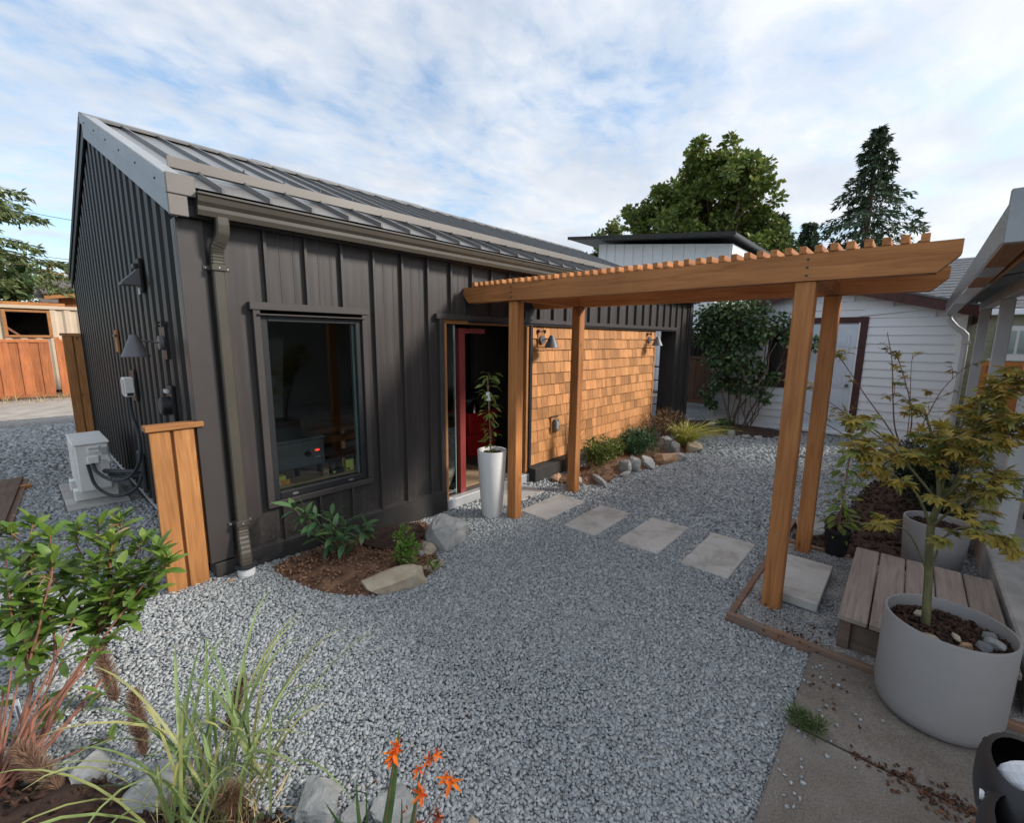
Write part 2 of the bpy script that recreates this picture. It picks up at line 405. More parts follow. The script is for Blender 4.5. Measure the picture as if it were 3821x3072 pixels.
# weathered pavers
m, n = newmat('paver')
tc = n('ShaderNodeTexCoord')
oi = n('ShaderNodeObjectInfo')
rv = n('ShaderNodeMath', {0: (oi, 'Random'), 1: 50.0}, operation='MULTIPLY')
off = n('ShaderNodeVectorMath', {0: (tc, 'Object'), 1: rv}, operation='ADD')
nz = n('ShaderNodeTexNoise', {'Vector': off, 'Scale': 3.4, 'Detail': 7.0, 'Roughness': 0.62, 'Distortion': 0.5})
r1 = ramp(n, (nz, 'Fac'), [(0.32, (0.33, 0.31, 0.285)), (0.5, (0.48, 0.46, 0.43)), (0.75, (0.55, 0.53, 0.50))])
n2 = n('ShaderNodeTexNoise', {'Vector': off, 'Scale': 150.0, 'Detail': 2.0})
mr = n('ShaderNodeMapRange', {'Value': (n2, 'Fac'), 'From Min': 0.3, 'From Max': 0.7, 'To Min': 0.88, 'To Max': 1.1})
v = n('ShaderNodeVectorMath', {0: (r1, 'Color'), 1: mr}, operation='MULTIPLY')
finish(n, (v, 0), 0.9, 0, (n2, 'Fac'), 0.2, 0.003, 0.25)
MT['paver'] = m
# vinyl siding with green-black grime towards one end
m, n = newmat('vinyl')
tc = n('ShaderNodeTexCoord')
g = n('ShaderNodeNewGeometry')
sp = n('ShaderNodeSeparateXYZ', {0: (g, 'Position')})
mp = n('ShaderNodeMapping', {'Vector': (g, 'Position'), 'Scale': (1, 1.2, 5)})
nz = n('ShaderNodeTexNoise', {'Vector': mp, 'Scale': 1.8, 'Detail': 7.0, 'Roughness': 0.7})
dy = n('ShaderNodeMapRange', {'Value': (sp, 'Y'), 'From Min': -2.0, 'From Max': -0.6})
dz = n('ShaderNodeMapRange', {'Value': (sp, 'Z'), 'From Min': 1.7, 'From Max': 0.3})
dd = n('ShaderNodeMath', {0: dy, 1: dz}, operation='MULTIPLY')
dn = ramp(n, (nz, 'Fac'), [(0.35, 0.2), (0.65, 1.0)])
df = n('ShaderNodeMath', {0: dd, 1: (dn, 'Color')}, operation='MULTIPLY')
df = n('ShaderNodeMath', {0: df, 1: 0.75}, operation='MULTIPLY')
mxx = n('ShaderNodeMix', {0: df, 6: (0.82, 0.825, 0.84, 1), 7: (0.30, 0.28, 0.245, 1)}, data_type='RGBA')
finish(n, (mxx, 2), 0.5, 0, None, spec=0.4)
MT['vinyl'] = m

MT['arbutus_leaf'] = leafmat('arbutus_leaf', [(0.065, 0.125, 0.018), (0.09, 0.165, 0.025), (0.15, 0.23, 0.04), (0.08, 0.15, 0.03), (0.22, 0.28, 0.05)], 0.18, 0.38)
MT['arbutus_mass'] = leafmat('arbutus_mass', [(0.065, 0.125, 0.018), (0.09, 0.165, 0.025), (0.15, 0.23, 0.04), (0.08, 0.15, 0.03), (0.22, 0.28, 0.05)], 0.18, 0.38, True)
MT['maple_leaf'] = leafmat('maple_leaf', [(0.33, 0.25, 0.045), (0.42, 0.28, 0.045), (0.22, 0.22, 0.05), (0.48, 0.34, 0.075), (0.13, 0.20, 0.055), (0.36, 0.21, 0.04)], 0.3, 0.55)
MT['maple_mass'] = leafmat('maple_mass', [(0.33, 0.25, 0.045), (0.42, 0.28, 0.045), (0.22, 0.22, 0.05), (0.48, 0.34, 0.075), (0.13, 0.20, 0.055), (0.36, 0.21, 0.04)], 0.3, 0.55, True)
MT['viburnum_leaf'] = leafmat('viburnum_leaf', [(0.046, 0.111, 0.046), (0.072, 0.156, 0.072), (0.117, 0.195, 0.065), (0.058, 0.130, 0.052)], 0.15, 0.38)
MT['vine_leaf'] = leafmat('vine_leaf', [(0.156, 0.228, 0.036), (0.240, 0.312, 0.060), (0.108, 0.180, 0.036), (0.312, 0.300, 0.060)], 0.3, 0.5)
MT['lime_leaf'] = leafmat('lime_leaf', [(0.11, 0.22, 0.03), (0.19, 0.32, 0.05), (0.07, 0.15, 0.025)], 0.25, 0.45, True)
MT['box_leaf'] = leafmat('box_leaf', [(0.10, 0.15, 0.025), (0.18, 0.22, 0.04), (0.05, 0.09, 0.02), (0.24, 0.26, 0.055)], 0.2, 0.5, True)
MT['juniper_leaf'] = leafmat('juniper_leaf', [(0.04, 0.095, 0.035), (0.07, 0.15, 0.06), (0.025, 0.06, 0.025)], 0.1, 0.6, True)
MT['laceleaf'] = leafmat('laceleaf', [(0.12, 0.05, 0.035), (0.20, 0.12, 0.06), (0.07, 0.035, 0.025), (0.22, 0.17, 0.08)], 0.2, 0.6, True)
MT['gold_blade'] = leafmat('gold_blade', [(0.50, 0.46, 0.10), (0.36, 0.38, 0.08), (0.60, 0.56, 0.19)], 0.3, 0.5, True)
MT['dry_blade'] = leafmat('dry_blade', [(0.27, 0.18, 0.09), (0.22, 0.12, 0.08), (0.20, 0.19, 0.07), (0.38, 0.28, 0.15)], 0.2, 0.6, True)
MT['grass_blade'] = leafmat('grass_blade', [(0.17, 0.25, 0.07), (0.26, 0.34, 0.13), (0.11, 0.19, 0.06), (0.36, 0.34, 0.13), (0.21, 0.30, 0.12)], 0.3, 0.5)
MT['croc_blade'] = leafmat('croc_blade', [(0.06, 0.12, 0.035), (0.10, 0.17, 0.05)], 0.2, 0.45)
MT['weed_blade'] = leafmat('weed_blade', [(0.05, 0.10, 0.025), (0.09, 0.14, 0.04), (0.14, 0.16, 0.06)], 0.2, 0.5, True)
MT['plume'] = leafmat('plume', [(0.20, 0.11, 0.075), (0.34, 0.21, 0.13), (0.13, 0.07, 0.055), (0.44, 0.30, 0.19)], 0.2, 0.8, True)
MT['petal'] = leafmat('petal', [(0.85, 0.16, 0.015), (0.90, 0.24, 0.02), (0.75, 0.08, 0.015)], 0.25, 0.5)
MT['petal_dry'] = leafmat('petal_dry', [(0.30, 0.06, 0.03), (0.20, 0.06, 0.03)], 0.15, 0.7)
MT['lilac_leaf'] = leafmat('lilac_leaf', [(0.061, 0.115, 0.041), (0.095, 0.162, 0.061), (0.041, 0.081, 0.034), (0.162, 0.203, 0.074), (0.068, 0.128, 0.054)], 0.18, 0.4, True)
MT['bigleaf'] = leafmat('bigleaf', [(0.10, 0.155, 0.034), (0.16, 0.22, 0.045), (0.07, 0.115, 0.027), (0.24, 0.27, 0.06), (0.18, 0.19, 0.055)], 0.25, 0.6, True)
MT['fir_needle'] = leafmat('fir_needle', [(0.05, 0.085, 0.045), (0.085, 0.13, 0.065), (0.035, 0.06, 0.035)], 0.1, 0.7, True)
MT['cedar_needle'] = leafmat('cedar_needle', [(0.10, 0.14, 0.05), (0.15, 0.18, 0.065), (0.065, 0.10, 0.04)], 0.15, 0.7, True)
MT['pale_leaf'] = leafmat('pale_leaf', [(0.156, 0.195, 0.058), (0.221, 0.247, 0.078), (0.104, 0.143, 0.046)], 0.25, 0.6, True)
MT['autumn_leaf'] = leafmat('autumn_leaf', [(0.336, 0.196, 0.063), (0.224, 0.168, 0.056), (0.448, 0.238, 0.070), (0.168, 0.154, 0.049)], 0.25, 0.6, True)
MT['yew'] = leafmat('yew', [(0.018, 0.034, 0.016), (0.03, 0.05, 0.022), (0.012, 0.02, 0.012)], 0.1, 0.6, True)


# ------------------------------------------------------------------ mesh helpers
def tag(o, label=None, cat=None, group=None, kind=None):
    if label:
        o['label'] = label
    if cat:
        o['category'] = cat
    if group:
        o['group'] = group
    if kind:
        o['kind'] = kind
    return o


def thing(name, label, cat, loc=(0, 0, 0), group=None):
    o = bpy.data.objects.new(name, None)
    o.empty_display_size = 0.1
    col.objects.link(o)
    o.location = loc
    return tag(o, label, cat, group)


def link_mesh(name, me, mat, parent=None, loc=None):
    o = bpy.data.objects.new(name, me)
    if mat is not None and len(me.materials) == 0:
        me.materials.append(MT[mat] if isinstance(mat, str) else mat)
    col.objects.link(o)
    if parent is not None:
        o.parent = parent
    if loc is not None:
        o.location = loc
    return o


def wloc(o):
    v = Vector(o.location)
    while o.parent is not None:
        o = o.parent
        v += Vector(o.location)
    return v


class MB:
    def __init__(s):
        s.v, s.f = [], []

    def add(s, vs, fs):
        b = len(s.v)
        s.v += [tuple(q) for q in vs]
        s.f += [tuple(b + i for i in f) for f in fs]
        return s

    def box(s, x0, x1, y0, y1, z0, z1):
        return s.add([(x, y, z) for z in (z0, z1) for y in (y0, y1) for x in (x0, x1)],
                     [(0, 2, 3, 1), (4, 5, 7, 6), (0, 1, 5, 4), (2, 6, 7, 3), (0, 4, 6, 2), (1, 3, 7, 5)])

    def obox(s, c, ax, ay, az):
        c, ax, ay, az = Vector(c), Vector(ax), Vector(ay), Vector(az)
        return s.add([c + i * ax + j * ay + k * az for k in (-1, 1) for j in (-1, 1) for i in (-1, 1)],
                     [(0, 2, 3, 1), (4, 5, 7, 6), (0, 1, 5, 4), (2, 6, 7, 3), (0, 4, 6, 2), (1, 3, 7, 5)])

    def bbox(s, x0, x1, y0, y1, z0, z1, b=0.004):
        bm = bmesh.new()
        bmesh.ops.create_cube(bm, size=1)
        for q in bm.verts:
            q.co = Vector((x0 + (q.co.x + .5) * (x1 - x0), y0 + (q.co.y + .5) * (y1 - y0), z0 + (q.co.z + .5) * (z1 - z0)))
        bmesh.ops.bevel(bm, geom=bm.edges[:], offset=b, segments=1, affect='EDGES')
        bm.verts.ensure_lookup_table()
        s.add([q.co[:] for q in bm.verts], [tuple(q.index for q in f.verts) for f in bm.faces])
        bm.free()
        return s

    def extr(s, poly, axis, a0, a1):
        """poly: 2-D points in the other two axes (cyclic order), closed and capped"""
        k = len(poly)

        def P(p, a):
            return {'x': (a, p[0], p[1]), 'y': (p[0], a, p[1]), 'z': (p[0], p[1], a)}[axis]
        vs = [P(p, a0) for p in poly] + [P(p, a1) for p in poly]
        fs = [(i, (i + 1) % k, k + (i + 1) % k, k + i) for i in range(k)]
        fs += [tuple(reversed(range(k))), tuple(range(k, 2 * k))]
        return s.add(vs, fs)

    def tube(s, pts, radii, n=8, sq=None):
        pts = [Vector(p) for p in pts]
        if not hasattr(radii, '__len__'):
            radii = [radii] * len(pts)
        b = len(s.v)
        ref = None
        for i, p in enumerate(pts):
            t = (pts[min(i + 1, len(pts) - 1)] - pts[max(i - 1, 0)])
            t = t.normalized() if t.length > 1e-9 else Vector((0, 0, 1))
            if ref is None:
                ref = Vector((1, 0, 0)) if abs(t.x) < 0.9 else Vector((0, 1, 0))
            u = (ref - t * ref.dot(t)).normalized()
            w_ = t.cross(u)
            ref = u
            if sq:
                for (a, c) in sq:
                    s.v.append(tuple(p + u * a * radii[i] + w_ * c * radii[i]))
            else:
                for k in range(n):
                    a = 2 * math.pi * k / n
                    s.v.append(tuple(p + (u * math.cos(a) + w_ * math.sin(a)) * radii[i]))
        m_ = len(sq) if sq else n
        for i in range(len(pts) - 1):
            for k in range(m_):
                a, c = b + i * m_ + k, b + i * m_ + (k + 1) % m_
                s.f.append((a, c, c + m_, a + m_))
        s.f.append(tuple(reversed(range(b, b + m_))))
        e = b + (len(pts) - 1) * m_
        s.f.append(tuple(range(e, e + m_)))
        return s

    def lathe(s, cx, cy, prof, n=32, closed=False):
        b = len(s.v)
        for (r, z) in prof:
            for k in range(n):
                a = 2 * math.pi * k / n
                s.v.append((cx + r * math.cos(a), cy + r * math.sin(a), z))
        for i in range(len(prof) - 1):
            for k in range(n):
                a, c = b + i * n + k, b + i * n + (k + 1) % n
                s.f.append((a, c, c + n, a + n))
        if closed:
            s.f.append(tuple(reversed(range(b, b + n))))
            e = b + (len(prof) - 1) * n
            s.f.append(tuple(range(e, e + n)))
        return s

    def build(s, name, mat, parent=None, smooth=False, base=None, angle=35):
        vs = [Vector(v) for v in s.v]
        if parent is not None:
            o0 = wloc(parent)
        elif base is not None:
            o0 = Vector(base)
        else:
            lo = [min(v[i] for v in vs) for i in range(3)]
            hi = [max(v[i] for v in vs) for i in range(3)]
            o0 = Vector(((lo[0] + hi[0]) / 2, (lo[1] + hi[1]) / 2, lo[2]))
        me = bpy.data.meshes.new(name)
        me.from_pydata([v - o0 for v in vs], [], s.f)
        if smooth:
            me.polygons.foreach_set('use_smooth', [True] * len(me.polygons))
            me.set_sharp_from_angle(angle=rad(angle))
        me.update()
        o = link_mesh(name, me, mat, parent, None if parent is not None else o0)
        return o


def fixnormals(o):
    bm = bmesh.new()
    bm.from_mesh(o.data)
    bmesh.ops.recalc_face_normals(bm, faces=bm.faces[:])
    bm.to_mesh(o.data)
    bm.free()
    return o


def np_mesh(name, V, F, mat, parent=None, loc=None):
    """V (n,3) array, F (m,4) array of quads"""
    me = bpy.data.meshes.new(name)
    me.vertices.add(len(V))
    me.vertices.foreach_set('co', np.ascontiguousarray(V, dtype=np.float32).ravel())
    k = F.shape[1]
    me.loops.add(F.size)
    me.loops.foreach_set('vertex_index', np.ascontiguousarray(F, dtype=np.int32).ravel())
    me.polygons.add(len(F))
    me.polygons.foreach_set('loop_start', np.arange(0, F.size, k, dtype=np.int32))
    me.update(calc_edges=True)
    me.validate()
    return link_mesh(name, me, mat, parent, loc)


def rand_rot(k):
    q = rng.normal(size=(k, 4))
    q /= np.linalg.norm(q, axis=1)[:, None]
    w_, x, y, z = q.T
    return np.stack([np.stack([1 - 2 * (y * y + z * z), 2 * (x * y - z * w_), 2 * (x * z + y * w_)], -1),
                     np.stack([2 * (x * y + z * w_), 1 - 2 * (x * x + z * z), 2 * (y * z - x * w_)], -1),
                     np.stack([2 * (x * z - y * w_), 2 * (y * z + x * w_), 1 - 2 * (x * x + y * y)], -1)], 1)


CUBE = np.array([(x, y, z) for z in (-.5, .5) for y in (-.5, .5) for x in (-.5, .5)])
CF = np.array([(0, 2, 3, 1), (4, 5, 7, 6), (0, 1, 5, 4), (2, 6, 7, 3), (0, 4, 6, 2), (1, 3, 7, 5)])


def chips(name, P, size, mat, parent=None, flat=0.7, jit=0.2, loc=None, tilt=1.0):
    k = len(P)
    V = CUBE[None] + rng.uniform(-jit, jit, (k, 8, 3))
    S = np.stack([size * rng.uniform(.75, 1.25, k), size * rng.uniform(.6, 1.0, k), size * flat * rng.uniform(.7, 1.1, k)], -1)
    V = V * S[:, None, :]
    if tilt < 1:
        az = rng.uniform(0, 2 * np.pi, k)
        tx, ty = rng.normal(0, tilt, k), rng.normal(0, tilt, k)
        c_, s_ = np.cos(az), np.sin(az)
        x_, y_, z_ = V[..., 0], V[..., 1], V[..., 2]
        V = np.stack([c_[:, None] * x_ - s_[:, None] * y_, s_[:, None] * x_ + c_[:, None] * y_, z_ + tx[:, None] * x_ + ty[:, None] * y_], -1)
    else:
        V = np.einsum('kij,kvj->kvi', rand_rot(k), V)
    V = V + P[:, None, :]
    F = (CF[None] + 8 * np.arange(k)[:, None, None]).reshape(-1, 4)
    return np_mesh(name, V.reshape(-1, 3), F, mat, parent, loc)


def leafcloud(name, P, size, mat, parent=None, aspect=0.5, up=0.3, dirs=None, droop=0.0):
    """one quad (pointed at both ends) for each point; dirs = growth directions"""
    k = len(P)
    d = rng.normal(size=(k, 3)) if dirs is None else dirs + rng.normal(size=(k, 3)) * 0.35
    d[:, 2] -= droop
    d /= np.linalg.norm(d, axis=1)[:, None]
    nrm = rng.normal(size=(k, 3))
    nrm[:, 2] = np.abs(nrm[:, 2]) + up * 2
    s = np.cross(d, nrm)
    s /= np.linalg.norm(s, axis=1)[:, None] + 1e-9
    u = np.cross(s, d)
    L = (size * rng.uniform(.7, 1.3, k))[:, None]
    W_ = L * aspect * 0.5
    V = np.stack([P, P + d * L * .45 + s * W_ + u * L * .07, P + d * L - u * L * 0.06, P + d * L * .45 - s * W_ + u * L * .07], 1)
    F = (np.arange(4)[None] + 4 * np.arange(k)[:, None])
    if parent is not None:
        V = V - np.array(wloc(parent))[None, None]
    return np_mesh(name, V.reshape(-1, 3), F, mat, parent)


def ell_points(k, c, r, shell=0.55):
    d = rng.normal(size=(k, 3))
    d /= np.linalg.norm(d, axis=1)[:, None]
    t = (shell + (1 - shell) * rng.random(k)) if shell < 1 else np.ones(k)
    t = np.maximum(t, rng.random(k) ** (1 / 3) * shell)
    return np.array(c)[None] + d * np.array(r)[None] * t[:, None], d


def bez(p0, p1, p2, k):
    p0, p1, p2 = Vector(p0), Vector(p1), Vector(p2)
    return [(1 - t) ** 2 * p0 + 2 * t * (1 - t) * p1 + t * t * p2 for t in [i / (k - 1) for i in range(k)]]


def wander(p0, p1, k=6, amp=0.06, r=rnd):
    p0, p1 = Vector(p0), Vector(p1)
    L = (p1 - p0).length
    pts = []
    o = Vector((0, 0, 0))
    for i in range(k):
        t = i / (k - 1)
        if 0 < i < k - 1:
            o = Vector((r.uniform(-1, 1), r.uniform(-1, 1), r.uniform(-.5, 1))) * amp * L
        else:
            o = Vector((0, 0, 0))
        pts.append(p0.lerp(p1, t) + o)
    return pts


LEAFM = {}


def leaf_mesh(kind, L, W_, curl=0.12, seg=4, fold=0.18, shape='oval'):
    key = (kind, L, W_, curl, shape)
    if key in LEAFM:
        return LEAFM[key]
    vs, fs = [], []
    for i in range(seg + 1):
        t = i / seg
        wd = {'oval': math.sin(math.pi * min(1, 0.06 + 0.94 * t)) ** 0.75, 'lance': (math.sin(math.pi * (t ** 0.75)) ** 0.9 if t < 1 else 0),
              'blade': (1 - t) ** 0.6}[shape] * W_ / 2
        wd = max(wd, W_ * 0.02)
        z = -curl * L * t * t
        vs += [(t * L, -wd, z + fold * wd), (t * L, 0, z), (t * L, wd, z + fold * wd)]
    for i in range(seg):
        a = 3 * i
        fs += [(a, a + 1, a + 4, a + 3), (a + 1, a + 2, a + 5, a + 4)]
    me = bpy.data.meshes.new(kind)
    me.from_pydata(vs, [], fs)
    me.polygons.foreach_set('use_smooth', [True] * len(fs))
    LEAFM[key] = me
    return me


def maple_mesh(size, seed):
    key = ('maple', size, seed)
    if key in LEAFM:
        return LEAFM[key]
    r = random.Random(seed)
    angs = [-118, -74, -36, 0, 36, 74, 118]
    lens = [0.45, 0.74, 0.95, 1.05, 0.95, 0.74, 0.45]
    pts = [(-0.02, 0.0)]
    out = []
    for i, (a, l) in enumerate(zip(angs, lens)):
        l *= r.uniform(.9, 1.1)
        a += r.uniform(-5, 5)
        if i:
            am = (a + pa) / 2
            out.append((0.40 * math.cos(rad(am)), 0.40 * math.sin(rad(am))))
        for da, f in ((-13, .64), (0, 1.0), (13, .64)):
            out.append((l * f * math.cos(rad(a + da)), l * f * math.sin(rad(a + da))))
        pa = a
    vs = [(0, 0, 0)] + [(x * size * .5, y * size * .5, -0.14 * size * (x * x + y * y) + r.uniform(-.02, .02) * size) for x, y in out]
    fs = [(0, i, i + 1) for i in range(1, len(out))]
    me = bpy.data.meshes.new('maple_leaf')
    me.from_pydata(vs, [], fs)
    LEAFM[key] = me
    return me


def put_leaf(me, mat, parent, pos, direction, roll=0.0, scale=1.0, name='leaf'):
    d = Vector(direction).normalized()
    up = Vector((0, 0, 1)) if abs(d.z) < 0.95 else Vector((1, 0, 0))
    y = up.cross(d).normalized()
    z = d.cross(y)
    mat3 = Matrix((d, y, z)).transposed() @ Matrix.Rotation(roll, 3, 'X')
    mm = mat3.to_4x4() @ Matrix.Scale(scale, 4)
    mm.translation = Vector(pos) - wloc(parent)
    o = link_mesh(name, me, mat, parent)
    o.matrix_local = mm
    return o


def rock(label, loc, size, seed, mat='rock_grey', pts=30, rotz=0.0, group=None, tilt=0.0, sink=0.25, name='rock', smooth=False):
    r = random.Random(seed)
    bm = bmesh.new()
    for _ in range(pts):
        d = Vector((r.gauss(0, 1), r.gauss(0, 1), r.gauss(0, 1))).normalized()
        k = r.uniform(.85, 1.15)
        if not smooth:
            d = Vector([math.copysign(abs(c_) ** .55, c_) for c_ in d]) * .86
        bm.verts.new((d.x * size[0] / 2 * k, d.y * size[1] / 2 * k, d.z * size[2] / 2 * k))
    bmesh.ops.convex_hull(bm, input=bm.verts[:])
    bmesh.ops.delete(bm, geom=[q for q in bm.verts if not q.link_faces], context='VERTS')
    bmesh.ops.subdivide_edges(bm, edges=bm.edges[:], cuts=3, use_grid_fill=True)
    bmesh.ops.triangulate(bm, faces=bm.faces[:])
    bmesh.ops.smooth_vert(bm, verts=bm.verts[:], factor=0.28, use_axis_x=True, use_axis_y=True, use_axis_z=True)
    sm = min(size)
    for q in bm.verts:
        u_ = q.co.normalized()
        q.co += u_ * sm * (0.10 * mnoise.noise(q.co * (3.0 / max(size)) + Vector((seed, 0, 0))) + 0.07 * mnoise.noise(q.co * (9.0 / max(size)) + Vector((0, seed, 0))) + 0.035 * mnoise.noise(q.co * (22.0 / max(size)) + Vector((0, 0, seed))))
    bmesh.ops.rotate(bm, verts=bm.verts[:], matrix=Matrix.Rotation(rotz, 3, 'Z') @ Matrix.Rotation(tilt, 3, 'X'))
    zmin = min(q.co.z for q in bm.verts)
    for q in bm.verts:
        q.co.z -= zmin + sink * size[2]
    me = bpy.data.meshes.new(name)
    bmesh.ops.recalc_face_normals(bm, faces=bm.faces[:])
    bm.to_mesh(me)
    bm.free()
    me.polygons.foreach_set('use_smooth', [True] * len(me.polygons))
    if not smooth:
        me.set_sharp_from_angle(angle=rad(28))
    o = link_mesh(name, me, mat, None, loc)
    return tag(o, label, 'rock', group)


def in_poly(P, poly):
    x, y = P[:, 0], P[:, 1]
    ins = np.zeros(len(P), bool)
    j = len(poly) - 1
    for i in range(len(poly)):
        xi, yi = poly[i]
        xj, yj = poly[j]
        c = ((yi > y) != (yj > y)) & (x < (xj - xi) * (y - yi) / (yj - yi + 1e-12) + xi)
        ins ^= c
        j = i
    return ins


def poly_dist(p, poly):
    best = 9
    for i in range(len(poly)):
        a, b = Vector(poly[i - 1]), Vector(poly[i])
        t = max(0, min(1, (p - a).dot(b - a) / ((b - a).length_squared + 1e-9)))
        best = min(best, (p - a.lerp(b, t)).length)
    return best


def smooth_poly(poly, it=2):
    for _ in range(it):
        q = []
        for i in range(len(poly)):
            a, b = poly[i], poly[(i + 1) % len(poly)]
            q += [(a[0] * .75 + b[0] * .25, a[1] * .75 + b[1] * .25), (a[0] * .25 + b[0] * .75, a[1] * .25 + b[1] * .75)]
        poly = q
    return poly


BED_H = {}


def bed(name, poly, h, mat, step=0.06, lift=0.015, base=None):
    poly = smooth_poly(poly)
    xs = [p[0] for p in poly]
    ys = [p[1] for p in poly]
    g = [(x, y) for x in np.arange(min(xs), max(xs), step) for y in np.arange(min(ys), max(ys), step)]
    g = np.array(g) + rng.uniform(-.3, .3, (len(g), 2)) * step
    g = g[in_poly(g, poly)]
    V2 = [Vector(p) for p in poly] + [Vector(p) for p in g if poly_dist(Vector(p), poly) > step * .5]
    k = len(poly)
    ov, _, of, *_x = delaunay_2d_cdt(V2, [], [list(range(k))], 1, 1e-5)
    vs = []
    for p in ov:
        d = poly_dist(p, poly)
        b = ground(p.x, p.y) if base is None else base
        z = b + lift * (d > .01) - 0.01 + h * min(1, d / 0.3) ** .7 + 0.022 * mnoise.noise(Vector((p.x * 7, p.y * 7, 1))) + 0.012 * mnoise.noise(Vector((p.x * 23, p.y * 23, 5)))
        vs.append((p.x, p.y, z))
    mb = MB()
    mb.add(vs, of)
    o = mb.build(name, mat, smooth=True, angle=80)
    tag(o, kind='structure')
    return poly, o


# ------------------------------------------------------------------ the ground
mb = MB()
xs = [-250, -80, -30, -14, -8, -5] + list(np.arange(-3.5, 5, .25)) + [5.5, 6.5, 8, 10, 14, 20, 40, 90, 300]
ys = [-250, -90, -30, -14, -8, -6] + list(np.arange(-5, 4, .5)) + [5, 7, 10, 15, 25, 50, 110, 300]
vs = [(x, y, ground(x, y) - 0.005 + (0.006 * mnoise.noise(Vector((x * .9, y * .9, 0))) if abs(x) < 6 and abs(y) < 6 else 0)) for y in ys for x in xs]
nx = len(xs)
fs = [(j * nx + i, j * nx + i + 1, (j + 1) * nx + i + 1, (j + 1) * nx + i) for j in range(len(ys) - 1) for i in range(nx - 1)]
mb.add(vs, fs)
tag(mb.build('gravel_ground', 'gravel_sheet', smooth=True, base=(0, 0, 0)), kind='structure')

EXCL = []      # polygons kept clear of loose stones
# drive beyond the back of the alley: sunlight painted in as paler, warmer gravel
mb = MB()
mb.add([(-30, 10.4, .1215), (14, 10.4, .1215), (14, 14.8, .1215), (-30, 14.8, .1215)], [(0, 1, 2, 3)])
MT['sunlit'] = M('sunlit_gravel', (0.27, 0.245, 0.215), (0.40, 0.37, 0.33), 3, rough=0.95, bump=0.5, bscale=50)
tag(mb.build('sunlit_drive', 'sunlit'), kind='structure')

# patio slabs with the joint between them
for nm, x0, x1 in (('patio', -6.0, 1.53), ('patio', 1.55, 2.25)):
    mb = MB()
    mb.bbox(x0, x1, -7.0, -3.55, -0.10, 0.03 if x0 > 0 else 0.034, 0.006)
    o = mb.build(nm, 'patio')
    tag(o, kind='structure')
EXCL.append([(-7, -8), (2.28, -8), (2.28, -3.555), (-7, -3.555)])

# ------------------------------------------------------------------ the dark metal workshop
WS = thing('workshop_building', 'dark brown metal clad workshop with standing seam roof and cedar shingle wall', 'building', (4.7, 3.1, 0))
L_, D_, FZ, EZ, RY, RZ = 9.38, 6.23, 0.24, 2.74, 3.08, 4.235
SL = (RZ - 2.92) / (RY + 0.13)          # roof pitch


def roof_z(y):
    return RZ - SL * abs(y - RY)


# footing (kerb of dark concrete under the walls)
mb = MB()
mb.bbox(-0.03, 2.245, -0.055, 0.10, -0.3, 0.232, 0.006)
mb.bbox(3.705, 7.56, -0.16, 0.05, -0.3, 0.19, 0.006)
mb.bbox(8.52, 9.40, -0.04, 0.10, -0.3, 0.20, 0.006)
mb.bbox(-0.045, 0.10, 0.104, D_, -0.3, 0.225, 0.006)
mb.build('footing', 'footing', WS)

# wall core (studs and sheathing behind the cladding), with the openings left free
mb = MB()
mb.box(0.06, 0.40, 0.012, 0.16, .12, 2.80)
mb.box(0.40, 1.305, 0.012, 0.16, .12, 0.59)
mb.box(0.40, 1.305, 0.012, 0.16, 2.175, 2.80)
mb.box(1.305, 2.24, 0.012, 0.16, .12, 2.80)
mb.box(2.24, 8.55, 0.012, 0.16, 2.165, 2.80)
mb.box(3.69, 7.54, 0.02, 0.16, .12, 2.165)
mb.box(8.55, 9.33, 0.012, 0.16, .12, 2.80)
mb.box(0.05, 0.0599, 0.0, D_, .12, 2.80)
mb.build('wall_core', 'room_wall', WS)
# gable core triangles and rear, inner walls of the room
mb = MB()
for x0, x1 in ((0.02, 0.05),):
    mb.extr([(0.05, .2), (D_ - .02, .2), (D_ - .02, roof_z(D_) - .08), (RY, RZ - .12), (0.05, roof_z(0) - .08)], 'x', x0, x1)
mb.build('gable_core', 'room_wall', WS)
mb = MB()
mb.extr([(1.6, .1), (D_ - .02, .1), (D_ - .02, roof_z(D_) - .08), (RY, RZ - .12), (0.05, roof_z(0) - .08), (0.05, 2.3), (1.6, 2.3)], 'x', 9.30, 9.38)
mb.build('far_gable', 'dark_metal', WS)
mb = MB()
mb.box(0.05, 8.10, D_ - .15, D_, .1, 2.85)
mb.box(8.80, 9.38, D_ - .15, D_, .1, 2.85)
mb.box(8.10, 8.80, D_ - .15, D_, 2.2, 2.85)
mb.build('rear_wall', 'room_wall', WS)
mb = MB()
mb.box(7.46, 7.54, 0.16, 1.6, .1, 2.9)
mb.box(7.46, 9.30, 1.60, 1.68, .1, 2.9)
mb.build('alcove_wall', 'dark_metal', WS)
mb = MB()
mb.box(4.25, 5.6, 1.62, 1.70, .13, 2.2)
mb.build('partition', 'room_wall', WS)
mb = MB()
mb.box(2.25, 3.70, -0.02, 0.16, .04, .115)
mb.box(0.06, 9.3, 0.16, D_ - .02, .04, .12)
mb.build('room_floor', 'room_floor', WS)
mb = MB()
mb.bbox(2.25, 3.70, -0.065, 0.03, .0, .118, 0.005)
mb.build('threshold', 'grey_alu', WS)
# the jamb of the open corner passage
mb = MB()
mb.bbox(8.525, 8.60, 0.0, 0.29, 0.1, 2.14, 0.004)
mb.build('passage_jamb', 'trim_metal', WS)
mb = MB()
mb.box(7.56, 9.36, 0.02, 1.6, -.05, .06)
mb.build('passage_floor', 'concrete', WS)

